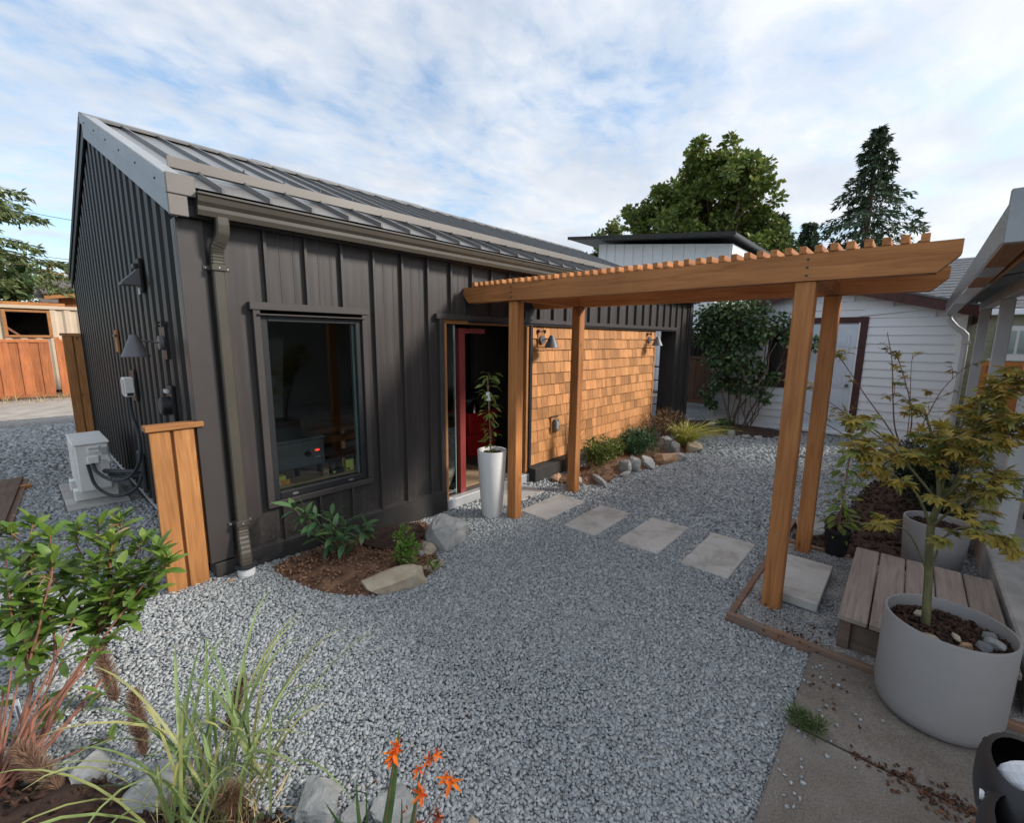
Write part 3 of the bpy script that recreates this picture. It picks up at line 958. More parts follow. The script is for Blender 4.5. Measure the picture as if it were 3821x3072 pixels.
# front cladding: one object for each standing seam panel (cut at the openings)
OPEN = [(0.38, 1.325, 0.565, 2.20), (2.18, 8.53, -1, 2.195)]
SEAM0, PITCHX = 0.5143 - 0.305, 0.309
xs = [0.105] + [SEAM0 + PITCHX * i for i in range(31) if 0.15 < SEAM0 + PITCHX * i < 9.27] + [9.28]


def wall_panel(xa, xb, z0, z1, rib):
    y = -0.008
    wd = xb - xa
    prof = [(xa, y)]
    for t in (1 / 3, 2 / 3):
        if wd > .2:
            c = xa + wd * t
            prof += [(c - .010, y), (c - .004, y - .0022), (c + .004, y - .0022), (c + .010, y)]
    if rib:
        prof += [(xb - .030, y), (xb - .027, y - .036), (xb - .006, y - .036), (xb - .003, y)]
    prof += [(xb, y)]
    vs = [(p[0], p[1], z) for z in (z0, z1) for p in prof]
    k = len(prof)
    m_ = MB()
    m_.add(vs, [(i, i + 1, k + i + 1, k + i) for i in range(k - 1)])
    # ends of the seam
    if rib:
        a = k - 5
        m_.add([vs[a], vs[a + 1], vs[a + 2], vs[a + 3]], [(0, 1, 2, 3)])
    m_.build('wall_panel', 'dark_metal', WS)


for xa, xb in zip(xs[:-1], xs[1:]):
    cuts = [xa, xb]
    for o in OPEN:
        for e in (o[0], o[1]):
            if xa + .004 < e < xb - .004:
                cuts.append(e)
    cuts.sort()
    for a, b in zip(cuts[:-1], cuts[1:]):
        mid = (a + b) / 2
        zr = [(FZ, EZ + .06)]
        for o in OPEN:
            if o[0] < mid < o[1]:
                nz_ = []
                for (p, q) in zr:
                    if o[2] > p + .02:
                        nz_.append((p, o[2]))
                    if o[3] < q - .02:
                        nz_.append((o[3], q))
                zr = nz_
        for (p, q) in zr:
            wall_panel(a, b, p, q, abs(b - xb) < 1e-6 and xb < 9.25)
# corner trims, base flashing, eave board
mb = MB()
mb.bbox(-0.052, 0.108, -0.046, -0.010, FZ + .005, 2.73, 0.003)
mb.bbox(-0.052, -0.012, -0.009, 0.07, FZ + .005, 2.73, 0.003)
mb.build('corner_trim', 'trim_metal', WS)
mb = MB()
mb.bbox(9.26, 9.42, -0.046, -0.010, FZ + .005, 2.73, 0.003)
mb.bbox(9.385, 9.42, -0.009, 0.12, FZ + .005, 2.73, 0.003)
mb.build('corner_trim', 'dark_metal', WS)
for a, b in ((0.108, 2.18), (8.53, 9.26)):
    mb = MB()
    mb.extr([(-0.052, FZ - .004), (-0.052, FZ + .004), (-0.016, FZ + .022), (-0.012, FZ + .022), (-0.012, FZ - .004)], 'x', a, b)
    mb.build('base_flashing', 'taupe_metal' if 0 else 'trim_metal', WS)
mb = MB()
mb.bbox(-0.03, 9.40, -0.10, 0.012, 2.735, 2.90, 0.003)
mb.build('soffit', 'dark_metal', WS)

# gable cladding: deep ribbed panels, three ribs each
RIB = 0.236
nr = 0
y = 0.07
while y < D_ - .02:
    y1 = min(y + 3 * RIB, D_)
    prof = []
    yy = y
    while yy < y1 - .01:
        e = min(yy + RIB, y1)
        for t, dx in ((0, -0.012), (.30, -0.012), (.42, -0.058), (.58, -0.064), (.88, -0.058), (1.0, -0.012)):
            q = yy + RIB * t
            if q <= e + 1e-6:
                prof.append((dx, q))
        yy = e
    vs = [(p[0], p[1], .235) for p in prof] + [(p[0], p[1], roof_z(p[1]) - .06) for p in prof]
    k = len(prof)
    mb = MB()
    mb.add(vs, [(i + 1, i, k + i, k + i + 1) for i in range(k - 1)])
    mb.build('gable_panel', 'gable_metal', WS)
    y = y1
mb = MB()
mb.bbox(-0.075, -0.015, 0.075, D_ - .01, .214, .233, 0.003)
mb.build('base_flashing', 'grey_alu', WS)
mb = MB()
mb.bbox(-0.07, 0.03, D_ - .012, D_ + .03, .24, 2.85, 0.003)
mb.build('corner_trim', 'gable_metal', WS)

# roof: a panel object per seam on the front slope
RX0, RX1 = -0.075, 9.44
rs = [RX0 + .03] + [0.24 + 0.311 * i for i in range(30) if 0.24 + 0.311 * i < RX1 - .1] + [RX1 - .03]
EY = -0.135
for a, b in zip(rs[:-1], rs[1:]):
    prof = [(a, 0)]
    if b < RX1 - .05:
        prof += [(b - .024, 0), (b - .022, .038), (b - .006, .038), (b - .004, 0), (b, 0)]
    else:
        prof += [(b, 0)]
    k = len(prof)
    st = [EY, 0.3, 1.2, 2.2, RY - .02]
    vs = []
    for y_ in st:
        jig = 0.0016 * rnd.uniform(-1, 1)
        vs += [(p[0], y_, roof_z(y_) + p[1] + jig) for p in prof]
    mb = MB()
    mb.add(vs, [(r_ * k + i, r_ * k + i + 1, (r_ + 1) * k + i + 1, (r_ + 1) * k + i) for r_ in range(len(st) - 1) for i in range(k - 1)])
    if k > 3:
        mb.add([vs[i] for i in (1, 2, 3, 4)], [(3, 2, 1, 0)])
    mb.build('roof_panel', 'roof_metal', WS)
mb = MB()
mb.extr([(EY + .02, roof_z(EY) - .012), (RY, RZ - .012), (D_ + .15, roof_z(D_ + .15) - .012), (D_ + .15, roof_z(D_ + .15) - .11), (RY, RZ - .115), (0.0, roof_z(0) - .11), (EY + .02, roof_z(EY) - .10)], 'x', -0.02, RX1 - .04)
mb.build('roof_deck', 'black_frame', WS)
mb = MB()
mb.add([(RX0, RY, RZ), (RX1, RY, RZ), (RX1, D_ + .17, roof_z(D_ + .17)), (RX0, D_ + .17, roof_z(D_ + .17))], [(0, 1, 2, 3)])
mb.build('rear_roof', 'roof_metal', WS)
mb = MB()
for s in (-1, 1):
    dz = -SL * .16
    mb.add([(RX0 - .02, RY, RZ + .05), (RX1 + .02, RY, RZ + .05), (RX1 + .02, RY + s * .16, RZ + .05 + dz), (RX0 - .02, RY + s * .16, RZ + .05 + dz)], [(0, 1, 2, 3)])
    mb.add([(RX0 - .02, RY + s * .16, RZ + .05 + dz), (RX1 + .02, RY + s * .16, RZ + .05 + dz), (RX1 + .02, RY + s * .16, RZ + .02 + dz), (RX0 - .02, RY + s * .16, RZ + .02 + dz)], [(0, 1, 2, 3)])
mb.build('ridge_cap', 'roof_metal', WS)
# rake boards up the gable (lower fascia, upper flashing), on both slopes
for sgn, ye in ((1, EY - .02), (-1, D_ + .17)):
    for nm, zt, zb, xo, segs in (('rake_board', -0.055, -0.20, -0.088, 2), ('rake_flashing', 0.045, -0.062, -0.102, 3)):
        for k in range(segs if sgn > 0 else 1):
            ss = segs if sgn > 0 else 1
            ya = ye + (RY - ye) * k / ss + (0.002 if k else 0)
            yb = ye + (RY - ye) * (k + 1) / ss - .002
            za, zc = roof_z(ya), roof_z(yb)
            mb = MB()
            mb.extr([(ya, za + zb), (yb, zc + zb), (yb, zc + zt), (ya, za + zt)], 'x', xo, xo + .018)
            if nm == 'rake_flashing':
                mb.add([(xo, ya, za + zt), (xo, yb, zc + zt), (xo + .12, yb, zc + zt), (xo + .12, ya, za + zt)], [(3, 2, 1, 0)])
                mb.add([(xo + .12, ya, za + zt), (xo + .12, yb, zc + zt), (xo + .12, yb, zc + .001), (xo + .12, ya, za + .001)], [(3, 2, 1, 0)])
            o = mb.build(nm, 'roof_trim' if sgn > 0 else 'gable_metal', WS)
            if nm == 'rake_flashing' and sgn > 0:
                for t in (.25, .75):
                    q = ya + (yb - ya) * t
                    s2 = MB()
                    s2.tube([(xo - .006, q, roof_z(q) - .03), (xo + .004, q, roof_z(q) - .03)], [.008, .008], 8)
                    s2.build('screw', 'black_frame', o)
mb = MB()
zc = roof_z(EY)
mb.bbox(-0.108, 0.05, EY - .05, EY - .018, zc - .075, zc + .05, 0.004)
mb.bbox(-0.106, 0.0, EY - .046, EY - .020, zc - .205, zc - .078, 0.004)
mb.build('rake_end_cap', 'taupe_metal', WS)
# snow bar with its clamps
yb_ = 0.36
zb_ = roof_z(yb_)
mb = MB()
mb.bbox(0.03, 9.3, yb_, yb_ + .008, zb_ + .035, zb_ + .112, 0.002)
mb.bbox(0.03, 9.3, yb_ + .0082, yb_ + .04, zb_ + .035, zb_ + .042, 0.001)
o = mb.build('snow_bar', 'taupe_metal', WS)
for xx in rs[1:-1]:
    s2 = MB()
    s2.bbox(xx - .022, xx - .004, yb_ - .006, yb_ + .03, zb_ + .012, zb_ + .046, 0.002)
    s2.tube([(xx - .013, yb_ + .005, zb_ + .12), (xx - .013, yb_ + .005, zb_ + .142)], .007, 6)
    s2.build('clamp', 'black_frame', o)
# ridge vents standing on the far slope
for xv, wv in ((1.72, .10), (4.2, .18), (5.6, .16), (6.9, .16)):
    mb = MB()
    mb.bbox(xv - wv, xv + wv, RY + .10, RY + .34, RZ - .1, RZ + .055, 0.01)
    mb.extr([(RY + .08, RZ + .055), (RY + .36, RZ + .05), (RY + .36, RZ + .06), (RY + .08, RZ + .085)], 'x', xv - wv - .02, xv + wv + .02)
    mb.build('roof_vent', 'roof_metal', WS)

# eaves gutter (K profile, open at the top) and downspout
mb = MB()
prof = [(-0.105, 2.885), (-0.105, 2.745), (-0.175, 2.742), (-0.186, 2.775), (-0.186, 2.80), (-0.205, 2.825), (-0.213, 2.862), (-0.225, 2.868), (-0.225, 2.880), (-0.205, 2.880), (-0.200, 2.872), (-0.198, 2.832), (-0.178, 2.805), (-0.178, 2.778), (-0.170, 2.750), (-0.113, 2.752), (-0.113, 2.885)]
mb.extr(prof, 'x', 0.055, 9.42)
gut = mb.build('gutter', 'olive_metal', WS)
mb = MB()
mb.extr(prof[:9], 'x', 0.052, 0.0549)
mb.build('end_cap', 'olive_metal', gut)
SQ = [(-1, -.55), (-.75, -.8), (-.4, -.74), (-.15, -.8), (.15, -.74), (.45, -.8), (.75, -.8), (1, -.55), (1, .55), (.75, .8), (-.75, .8), (-1, .55)]
DSX = 0.165
pts = [(DSX + .028, -.15, 2.75), (DSX + .030, -.15, 2.70), (DSX + .028, -.145, 2.65), (DSX + .016, -.125, 2.60), (DSX, -.10, 2.56), (DSX, -.082, 2.52), (DSX, -.075, 2.47), (DSX, -.074, 2.42)]
dsp = MB().tube([(DSX, -.074, 2.45), (DSX, -.074, .50)], [.037, .037], sq=SQ).build('downspout', 'olive_metal', WS)
rr = [.040 + (.0022 * (i % 2) if i > 14 else 0) for i in range(31)]
cv = []
for i in range(31):
    t = i / 30 * (len(pts) - 1)
    a = int(min(t, len(pts) - 2))
    cv.append(Vector(pts[a]).lerp(Vector(pts[a + 1]), t - a))
MB().tube(cv, rr, sq=SQ).build('elbow', 'olive_metal', dsp)
pts = [(DSX, -.074, .52), (DSX, -.074, .46), (DSX - .004, -.085, .41), (DSX - .008, -.11, .34), (DSX - .012, -.135, .27), (DSX - .014, -.14, .22), (DSX - .014, -.14, .17)]
cv = []
for i in range(25):
    t = i / 24 * (len(pts) - 1)
    a = int(min(t, len(pts) - 2))
    cv.append(Vector(pts[a]).lerp(Vector(pts[a + 1]), t - a))
MB().tube(cv, [.040 + .0018 * (i % 2) for i in range(25)], sq=SQ).build('elbow', 'olive_metal', dsp)
for z_ in (2.42, .52):
    mb = MB()
    mb.bbox(DSX - .045, DSX + .045, -.115, -.045, z_ - .02, z_ + .02, .003)
    mb.bbox(DSX - .085, DSX + .085, -.055, -.047, z_ - .016, z_ + .016, .003)
    st = mb.build('strap', 'olive_metal', dsp)
    for dx in (-.068, 0, .068):
        MB().tube([(DSX + dx, -.045 if dx else -.112, z_), (DSX + dx, -.060 if dx else -.119, z_)], .005, 8).build('screw', 'grey_alu', st)
mb = MB()
mb.lathe(DSX - .014, -.14, [(.075, .185), (.078, .19), (.078, .20), (.05, .205), (.045, .185)], 24)
mb.build('drain_flange', 'rubber', dsp)
mb = MB()
mb.lathe(DSX - .014, -.14, [(.060, .05), (.060, .186), (.05, .19)], 24)
mb.build('drain_pipe', 'white_paint', dsp)

# window
WN = MB()
WX0, WX1, WZ0, WZ1 = 0.375, 1.33, 0.56, 2.205
WN.bbox(WX0, WX0 + .052, -.060, 0.0, WZ0 + .05, WZ1 - .06, .003)
win = WN.build('window', 'trim_metal', WS)
for nm, b in (('casing', (WX1 - .052, WX1, -.060, 0, WZ0 + .05, WZ1 - .06)), ('casing', (WX0, WX1, -.060, 0, WZ0, WZ0 + .048)),
              ('casing', (WX0 - .02, WX1 + .02, -.066, 0, WZ1 - .058, WZ1)), ('drip_cap', (WX0 + .03, WX1 - .03, -.080, -.02, WZ1 - .098, WZ1 - .086))):
    MB().bbox(*b, .003).build(nm, 'trim_metal', win)
fx0, fx1, fz0, fz1 = WX0 + .054, WX1 - .054, WZ0 + .05, WZ1 - .088
for b in ((fx0, fx0 + .052, -.035, .06, fz0, fz1), (fx1 - .052, fx1, -.035, .06, fz0, fz1), (fx0 + .0525, fx1 - .0525, -.035, .06, fz0, fz0 + .06), (fx0 + .0525, fx1 - .0525, -.035, .06, fz1 - .055, fz1)):
    MB().bbox(*b, .005).build('frame', 'black_frame', win)
for xc in (fx0 + .17, fx1 - .17):
    mb = MB()
    mb.add([(xc + .028 * math.cos(a), -.0365 - (.004 if k == 1 else 0), fz0 + .026 + .011 * math.sin(a)) for k in (0, 1) for a in [2 * math.pi * i / 12 for i in range(12)]],
           [tuple(range(12, 24))] + [(i, (i + 1) % 12, 12 + (i + 1) % 12, 12 + i) for i in range(12)])
    mb.build('weep_cover', 'taupe_metal', win)
MB().box(fx0 + .05, fx1 - .05, -.004, .002, fz0 + .058, fz1 - .053).build('pane', 'glass', win)
MB().box(fx1 - .075, fx1 - .0535, .004, .035, fz0 + .062, fz1 - .058).build('spacer', 'glass_edge', win)
MB().bbox(WX0 + .03, WX1 - .03, .062, .26, .66, .685, .004).build('inner_sill', 'kraft', win)

# head trim over the long opening, left casing
for a, b in ((2.135, 4.45), (4.452, 8.53)):
    MB().bbox(a, b, -.062, 0.004, 2.145, 2.20, .003).build('head_trim', 'trim_metal', WS)
MB().bbox(2.6, 8.53, -.045, 0.01, 2.118, 2.1445, .002).build('head_flashing', 'black_frame', WS)
MB().bbox(2.178, 2.238, -.055, 0.012, .233, 2.1445, .003).build('side_trim', 'trim_metal', WS)
MB().bbox(3.695, 3.745, -.050, 0.015, .192, 2.117, .003).build('side_trim', 'black_frame', WS)
# doorway: cedar lining, glass leaf, red stile
DW = MB().bbox(2.24, 2.292, -.03, .14, .10, 2.10, .004).build('doorway', 'cedar_z', WS)
MB().bbox(3.642, 3.694, -.03, .14, .10, 2.10, .004).build('jamb', 'cedar_z', DW)
MB().bbox(2.24, 3.694, -.03, .14, 2.1005, 2.145, .004).build('head_jamb', 'cedar_x', DW)
gd = MB().bbox(2.296, 2.325, .05, .10, .12, 2.09, .003).build('glass_leaf', 'black_frame', DW)
MB().box(2.325, 2.482, .068, .078, .12, 2.09).build('pane', 'glass', gd)
MB().box(2.4825, 2.492, .066, .080, .12, 2.09).build('edge', 'glass_edge', gd)
rl = MB().bbox(2.525, 2.612, .03, .12, .10, 2.06, .004).build('red_stile', 'red_paint', DW)
MB().bbox(2.6125, 2.95, .05, .10, 2.0, 2.06, .003).build('rail', 'red_paint', rl)
# rear door seen across the room
rd = MB().bbox(7.95, 8.28, D_ - .30, D_ - .24, .13, 2.16, .004).build('rear_door', 'red_paint', WS)
MB().bbox(8.285, 8.46, D_ - .31, D_ - .25, .13, 2.16, .004).build('board', 'red_paint', rd)
MB().bbox(8.47, 8.52, D_ - .32, D_ - .2, .13, 2.16, .004).build('jamb', 'black_frame', rd)

# cedar shingle wall: each shingle an object
SW = MB().box(3.745, 7.54, 0.002, 0.019, .2, 2.117).build('shingle_wall', 'dark_wood', WS)
ROWS, SH0 = 12, 0.205
RH = (2.112 - SH0) / ROWS
wset = [0.10, 0.125, 0.15, 0.175, 0.205]
shm = {}
for wv in wset:
    q = MB()
    t_, h = 0.019, RH + .012
    q.add([(0, -.004 - t_, 0), (wv - .006, -.004 - t_, 0), (wv - .006, -.003, 0), (0, -.003, 0), (0, -.005, h), (wv - .006, -.005, h), (wv - .006, -.001, h), (0, -.001, h)],
          [(0, 1, 5, 4), (0, 3, 2, 1), (1, 2, 6, 5), (0, 4, 7, 3), (4, 5, 6, 7), (3, 7, 6, 2)])
    me = bpy.data.meshes.new('shingle')
    me.from_pydata(q.v, [], q.f)
    me.materials.append(MT['shingle'])
    shm[wv] = me
base = wloc(SW)
cnt = 0
for r_ in range(ROWS):
    x = 3.748
    z_ = SH0 + r_ * RH
    last = None
    while x < 7.535:
        wv = rnd.choices(wset, [1, 2, 4, 4, 2])[0]
        rem = 7.537 - x
        if rem < .10:
            break
        if wv > rem:
            wv = max(q for q in wset if q <= rem + .001)
        o = bpy.data.objects.new('shingle', shm[wv])
        col.objects.link(o)
        o.parent = SW
        sx = 1.0
        if rem - wv < .10:
            sx = rem / wv
        o.location = Vector((x, 0, z_ + rnd.uniform(-.003, .003))) - base
        o.rotation_euler = (rnd.uniform(-.006, .006), 0, rnd.uniform(-.01, .01))
        o.scale = (sx, 1, 1)
        x += wv * sx
        cnt += 1
MB().bbox(7.541, 7.60, -.02, .02, .2, 2.117, .002).build('end_trim', 'cedar_z', WS)


# ------------------------------------------------------------------ things fixed to the workshop
def cone_lamp(label, at, out, plate, rc=.095):
    at, out = Vector(at), Vector(out)
    t = thing('wall_lamp', label, 'lamp', at, 'cone wall lamps')
    side = out.cross(Vector((0, 0, 1)))
    c = at + out * 0.175
    mb = MB()
    mb.lathe(c.x, c.y, [(rc * .22, at.z + .055), (rc * .24, at.z + .06), (rc * .30, at.z + .05), (rc, at.z - .10), (rc * .98, at.z - .104), (rc * .94, at.z - .10), (rc * .26, at.z + .045)], 32)
    mb.add([(c.x + rc * .22 * math.cos(a), c.y + rc * .22 * math.sin(a), at.z + .06) for a in [2 * math.pi * i / 16 for i in range(16)]], [tuple(range(16))])
    sh = mb.build('lamp_shade', 'lamp_metal', t, smooth=True)
    MB().tube([c + Vector((0, 0, -.05)), c + Vector((0, 0, .0))], [.028, .018], 12).build('bulb', 'white_label', sh)
    MB().tube([at + out * .02, c + Vector((0, 0, .02)) - out * .018], .0065, 8).build('arm', 'lamp_metal', t)
    MB().tube([at + out * .005, at + out * .03], [.056, .054], 24).build('back_disc', 'lamp_metal', t, smooth=True)
    pm, ph, pw = plate
    MB().obox(at - out * .008 + Vector((0, 0, .005)), side * pw, out * .011, Vector((0, 0, ph))).build('mounting_block', pm, t)
    for s in (-1, 1):
        MB().obox(at + out * .004 + Vector((0, 0, ph + .012)) + side * pw * s * .93, side * .006, out * .016, Vector((0, 0, .022))).build('bracket', 'black_frame', t)
    MB().obox(at + out * .004 + Vector((0, 0, ph + .012)), side * pw, out * .005, Vector((0, 0, .005))).build('bracket', 'black_frame', t)
    return t


cone_lamp('grey cone wall lamp on the cedar shingles nearest the glass doorway', (3.95, -.028, 1.935), (0, -1, 0), ('cedar_z', .10, .075), .10)
cone_lamp('grey cone wall lamp at the far end of the cedar shingles', (7.26, -.028, 1.945), (0, -1, 0), ('cedar_z', .10, .075), .10)
cone_lamp('grey cone wall lamp on the dark ribbed gable wall above the fence panel', (-.078, .54, 1.89), (-1, 0, 0), ('gable_metal', .13, .09), .088)
# hooded light high on the gable
t = thing('hooded_light', 'small dark hooded light on a plate high on the ribbed gable wall', 'light', (-.075, 1.15, 2.3))
MB().bbox(-.085, -.062, 1.07, 1.23, 2.31, 2.58, .004).build('back_plate', 'gable_metal', t)
mb = MB()
mb.extr([(-.085, 2.50), (-.21, 2.375), (-.205, 2.36), (-.085, 2.36)], 'y', 1.06, 1.24)
mb.build('hood', 'lamp_metal', t)
MB().bbox(-.115, -.0855, 1.10, 1.20, 2.50, 2.54, .004).build('hinge', 'black_frame', t)
MB().bbox(-.090, -.0855, 1.12, 1.18, 2.29, 2.345, .002).build('tab', 'ac_paint', t)
# small timber mounting block
t = thing('mounting_block', 'small bare timber mounting block on the ribbed gable wall', 'block', (-.07, 2.74, 1.75))
MB().bbox(-.085, -.064, 2.66, 2.80, 1.76, 2.0, .003).build('block', 'cedar_z', t)
MB().bbox(-.10, -.0855, 2.65, 2.81, 1.93, 1.95, .002).build('flashing', 'black_frame', t)
# disconnect box with conduit
t = thing('disconnect_box', 'grey electrical disconnect box with conduit on the ribbed gable wall', 'electrical box', (-.07, 2.02, 1.3))
MB().bbox(-.086, -.064, 1.92, 2.12, 1.29, 1.60, .003).build('block', 'gable_metal', t)
MB().bbox(-.165, -.0865, 1.95, 2.10, 1.34, 1.53, .006).build('box', 'ac_paint', t)
MB().bbox(-.172, -.1655, 1.96, 2.09, 1.36, 1.51, .003).build('lid', 'grey_alu', t)
MB().bbox(-.150, -.100, 1.945, 1.9495, 1.35, 1.38, .001).build('sticker', 'ink', t)
P0 = [(-.125, 2.03, 1.345), (-.125, 2.0, 1.15), (-.11, 1.88, .92), (-.14, 1.86, .68), (-.22, 2.05, .50), (-.32, 2.35, .44), (-.40, 2.55, .50), (-.42, 2.62, .58)]


def spline(P, k=8):
    P = [Vector(p) for p in P]
    P = [P[0] * 2 - P[1]] + P + [P[-1] * 2 - P[-2]]
    out = []
    for i in range(1, len(P) - 2):
        for j in range(k):
            s = j / k
            a, b, c, d = P[i - 1:i + 3]
            out.append(0.5 * ((2 * b) + (c - a) * s + (2 * a - 5 * b + 4 * c - d) * s * s + (3 * b - a - 3 * c + d) * s ** 3))
    out.append(P[-2])
    return out


MB().tube(spline(P0), .016, 10).build('conduit', 'rubber', t, smooth=True)
# outdoor socket cover on the gable
t = thing('socket_cover', 'black round faced socket cover on the ribbed gable wall near the corner', 'socket', (-.07, .52, 1.28))
MB().bbox(-.086, -.064, .42, .60, 1.27, 1.56, .003).build('block', 'gable_metal', t)
mb = MB()
mb.tube([(-.086, .52, 1.40), (-.14, .52, 1.40), (-.15, .52, 1.40)], [.075, .072, .06], 20)
mb.build('cover', 'black_plastic', t, smooth=True)
MB().bbox(-.11, -.087, .46, .57, 1.50, 1.53, .004).build('hinge', 'grey_alu', t)
# outlet on shingles
t = thing('outlet_box', 'grey weatherproof outlet box low on the cedar shingles', 'outlet', (4.29, -.02, .6))
MB().bbox(4.205, 4.375, -.036, -.018, .60, .83, .003).build('block', 'cedar_z', t)
MB().bbox(4.20, 4.38, -.046, -.018, .832, .845, .002).build('flashing', 'black_frame', t)
MB().bbox(4.25, 4.345, -.085, -.0365, .625, .80, .012).build('cover', 'machine_grey', t)
MB().bbox(4.275, 4.32, -.090, -.0855, .655, .77, .003).build('flap', 'grey_alu', t)
# wall sleeve for the line set
t = thing('line_set', 'black insulated pipes running from wall sleeve to the heat pump', 'pipes', (-.1, 2.2, .3))
MB().bbox(-.095, -.06, 2.05, 2.32, .32, .72, .01).build('wall_sleeve', 'rubber', t)
MB().tube(spline([(-.08, 2.18, .52), (-.16, 2.22, .52), (-.28, 2.45, .50), (-.34, 2.75, .46), (-.30, 3.0, .42)]), .024, 10).build('pipe', 'rubber', t, smooth=True)
MB().tube(spline([(-.08, 2.22, .46), (-.18, 2.28, .46), (-.27, 2.50, .44), (-.31, 2.8, .40), (-.29, 3.0, .38)]), .02, 10).build('pipe', 'rubber', t, smooth=True)
MB().tube(spline([(-.09, 2.12, .50), (-.16, 2.10, .36), (-.30, 2.32, .26), (-.42, 2.56, .34), (-.46, 2.63, .58)]), .015, 10).build('cable', 'rubber', t, smooth=True)

# heat pump on its plinth
HP = thing('heat_pump', 'white outdoor heat pump unit on concrete plinth beside the ribbed gable wall', 'heat pump', (-.40, 3.02, .12))
MB().bbox(-.66, -.16, 2.52, 3.75, .06, .145, .008).build('slab', 'concrete', HP)
MB().bbox(-.585, -.22, 2.80, 2.93, .1455, .27, .008).build('plinth', 'ac_paint', HP)
MB().bbox(-.585, -.22, 3.30, 3.42, .1455, .27, .008).build('plinth', 'ac_paint', HP)
MB().bbox(-.545, -.27, 2.65, 3.42, .272, .785, .014).build('body', 'ac_paint', HP)
MB().bbox(-.555, -.26, 2.64, 3.43, .787, .805, .006).build('lid', 'ac_paint', HP)
for k in range(16):
    zc = .33 + k * .0275
    MB().box(-.556, -.546, 2.72, 3.30, zc, zc + .008).build('grille_bar', 'ac_paint', HP)
MB().bbox(-.445, -.345, 2.635, 2.6495, .69, .765, .006).build('handle', 'ac_paint', HP)
MB().bbox(-.435, -.355, 2.628, 2.6345, .735, .75, .003).build('grip', 'grey_alu', HP)
MB().bbox(-.46, -.36, 2.615, 2.649, .575, .665, .01).build('cable_cover', 'ac_paint', HP)
MB().bbox(-.42, -.285, 2.638, 2.649, .29, .48, .006).build('valve_cover', 'ac_paint', HP)
for b in ((-.345, -.275, .56, .62), (-.40, -.34, .435, .465)):
    lb = MB().box(b[0], b[1], 2.640 if b[2] > .5 else 2.6355, 2.6495 if b[2] > .5 else 2.6375, b[2], b[3]).build('sticker', 'white_label', HP)
    yq = 2.6392 if b[2] > .5 else 2.6347
    for k in range(3):
        z_ = b[2] + .008 + k * (b[3] - b[2] - .012) / 3
        MB().box(b[0] + .006, b[1] - .008 - .01 * k, yq, yq + .0006, z_, z_ + .004).build('print', 'ink', lb)
MB().box(-.335, -.285, 2.644, 2.6495, .66, .74).build('data_plate', 'grey_alu', HP)

# fence stub panels at the two ends of the gable (boards and cap)
for lab, yq, ztop, x0 in (('short honey cedar fence panel with cap at the workshop front corner', 0.0, 1.30, -.335), ('tall honey cedar fence panel at the rear end of the gable wall', 6.30, 1.93, -.30)):
    t = thing('fence_panel', lab, 'fence', (-.18, yq, .1))
    zb = .10
    MB().bbox(x0 + .01, x0 + .125, yq - .045, yq - .025, zb, ztop, .004).build('board', 'cedar_z', t)
    MB().bbox(x0 + .085, x0 + .19, yq - .022, yq - .004, zb, ztop, .003).build('board', 'cedar_z', t)
    MB().bbox(x0 + .145, x0 + .265, yq - .045, yq - .025, zb + (0.0), ztop, .004).build('board', 'cedar_z', t)
    MB().bbox(x0 + .02, x0 + .31, yq - .002, yq + .036, zb + .15 if yq < 1 else zb, ztop, .004).build('post', 'cedar_z', t)
    MB().bbox(x0 - .012, x0 + .325, yq - .065, yq + .05, ztop + .001, ztop + .04, .005).build('cap', 'cedar_x', t)

# ------------------------------------------------------------------ things inside the workshop
for i, (lab, z_, mt) in enumerate((('red plastic storage tote standing on the workshop floor', .125, 0), ('red plastic storage tote stacked on top of another tote', .475, 1))):
    t = thing('storage_tote', lab, 'tote', (3.98, 1.32, z_))
    mb = MB()
    cx, cy, hx, hy = 3.98, 1.32, .34, .24
    n_ = 8
    def ring(k, z): 
        return [(cx + hx * k * q[0], cy + hy * k * q[1], z) for q in ((-1, -.8), (-.9, -1), (.9, -1), (1, -.8), (1, .8), (.9, 1), (-.9, 1), (-1, .8))]
    R_ = [ring(.80, z_), ring(.84, z_ + .12), ring(.93, z_ + .31), ring(1.02, z_ + .312), ring(1.02, z_ + .345), ring(.3, z_ + .347)]
    vs = [p for r_ in R_ for p in r_]
    fs = [(a * 8 + i_, a * 8 + (i_ + 1) % 8, (a + 1) * 8 + (i_ + 1) % 8, (a + 1) * 8 + i_) for a in range(5) for i_ in range(8)] + [tuple(range(40, 48)), tuple(reversed(range(8)))]
    mb.add(vs, fs)
    mb.build('body', 'red_plastic', t)
    MB().box(4.08, 4.17, 1.088, 1.0905, z_ + .2, z_ + .25).build('label_plate', 'machine_grey', t)
mb = MB()
bag = rock('black crumpled bag lying on the stacked red totes', (3.98, 1.30, .81), (.66, .46, .36), 91, 'black_bag', 60, sink=0.05, name='black_bag', smooth=True)
bag['category'] = 'bag'
t = thing('spun_shade', 'small shiny metal lamp shade on the black bag', 'lamp shade', (3.72, 1.12, .86))
MB().lathe(3.72, 1.06, [(.02, .99), (.03, .98), (.085, .84), (.08, .84)], 24).build('shade', 'chrome', t, smooth=True)
t = thing('doormat', 'tan coir mat on the workshop floor inside the doorway', 'mat', (2.98, .5, .12))
MB().bbox(2.55, 3.40, .12, .85, .1215, .138, .004).build('mat', 'coir', t)
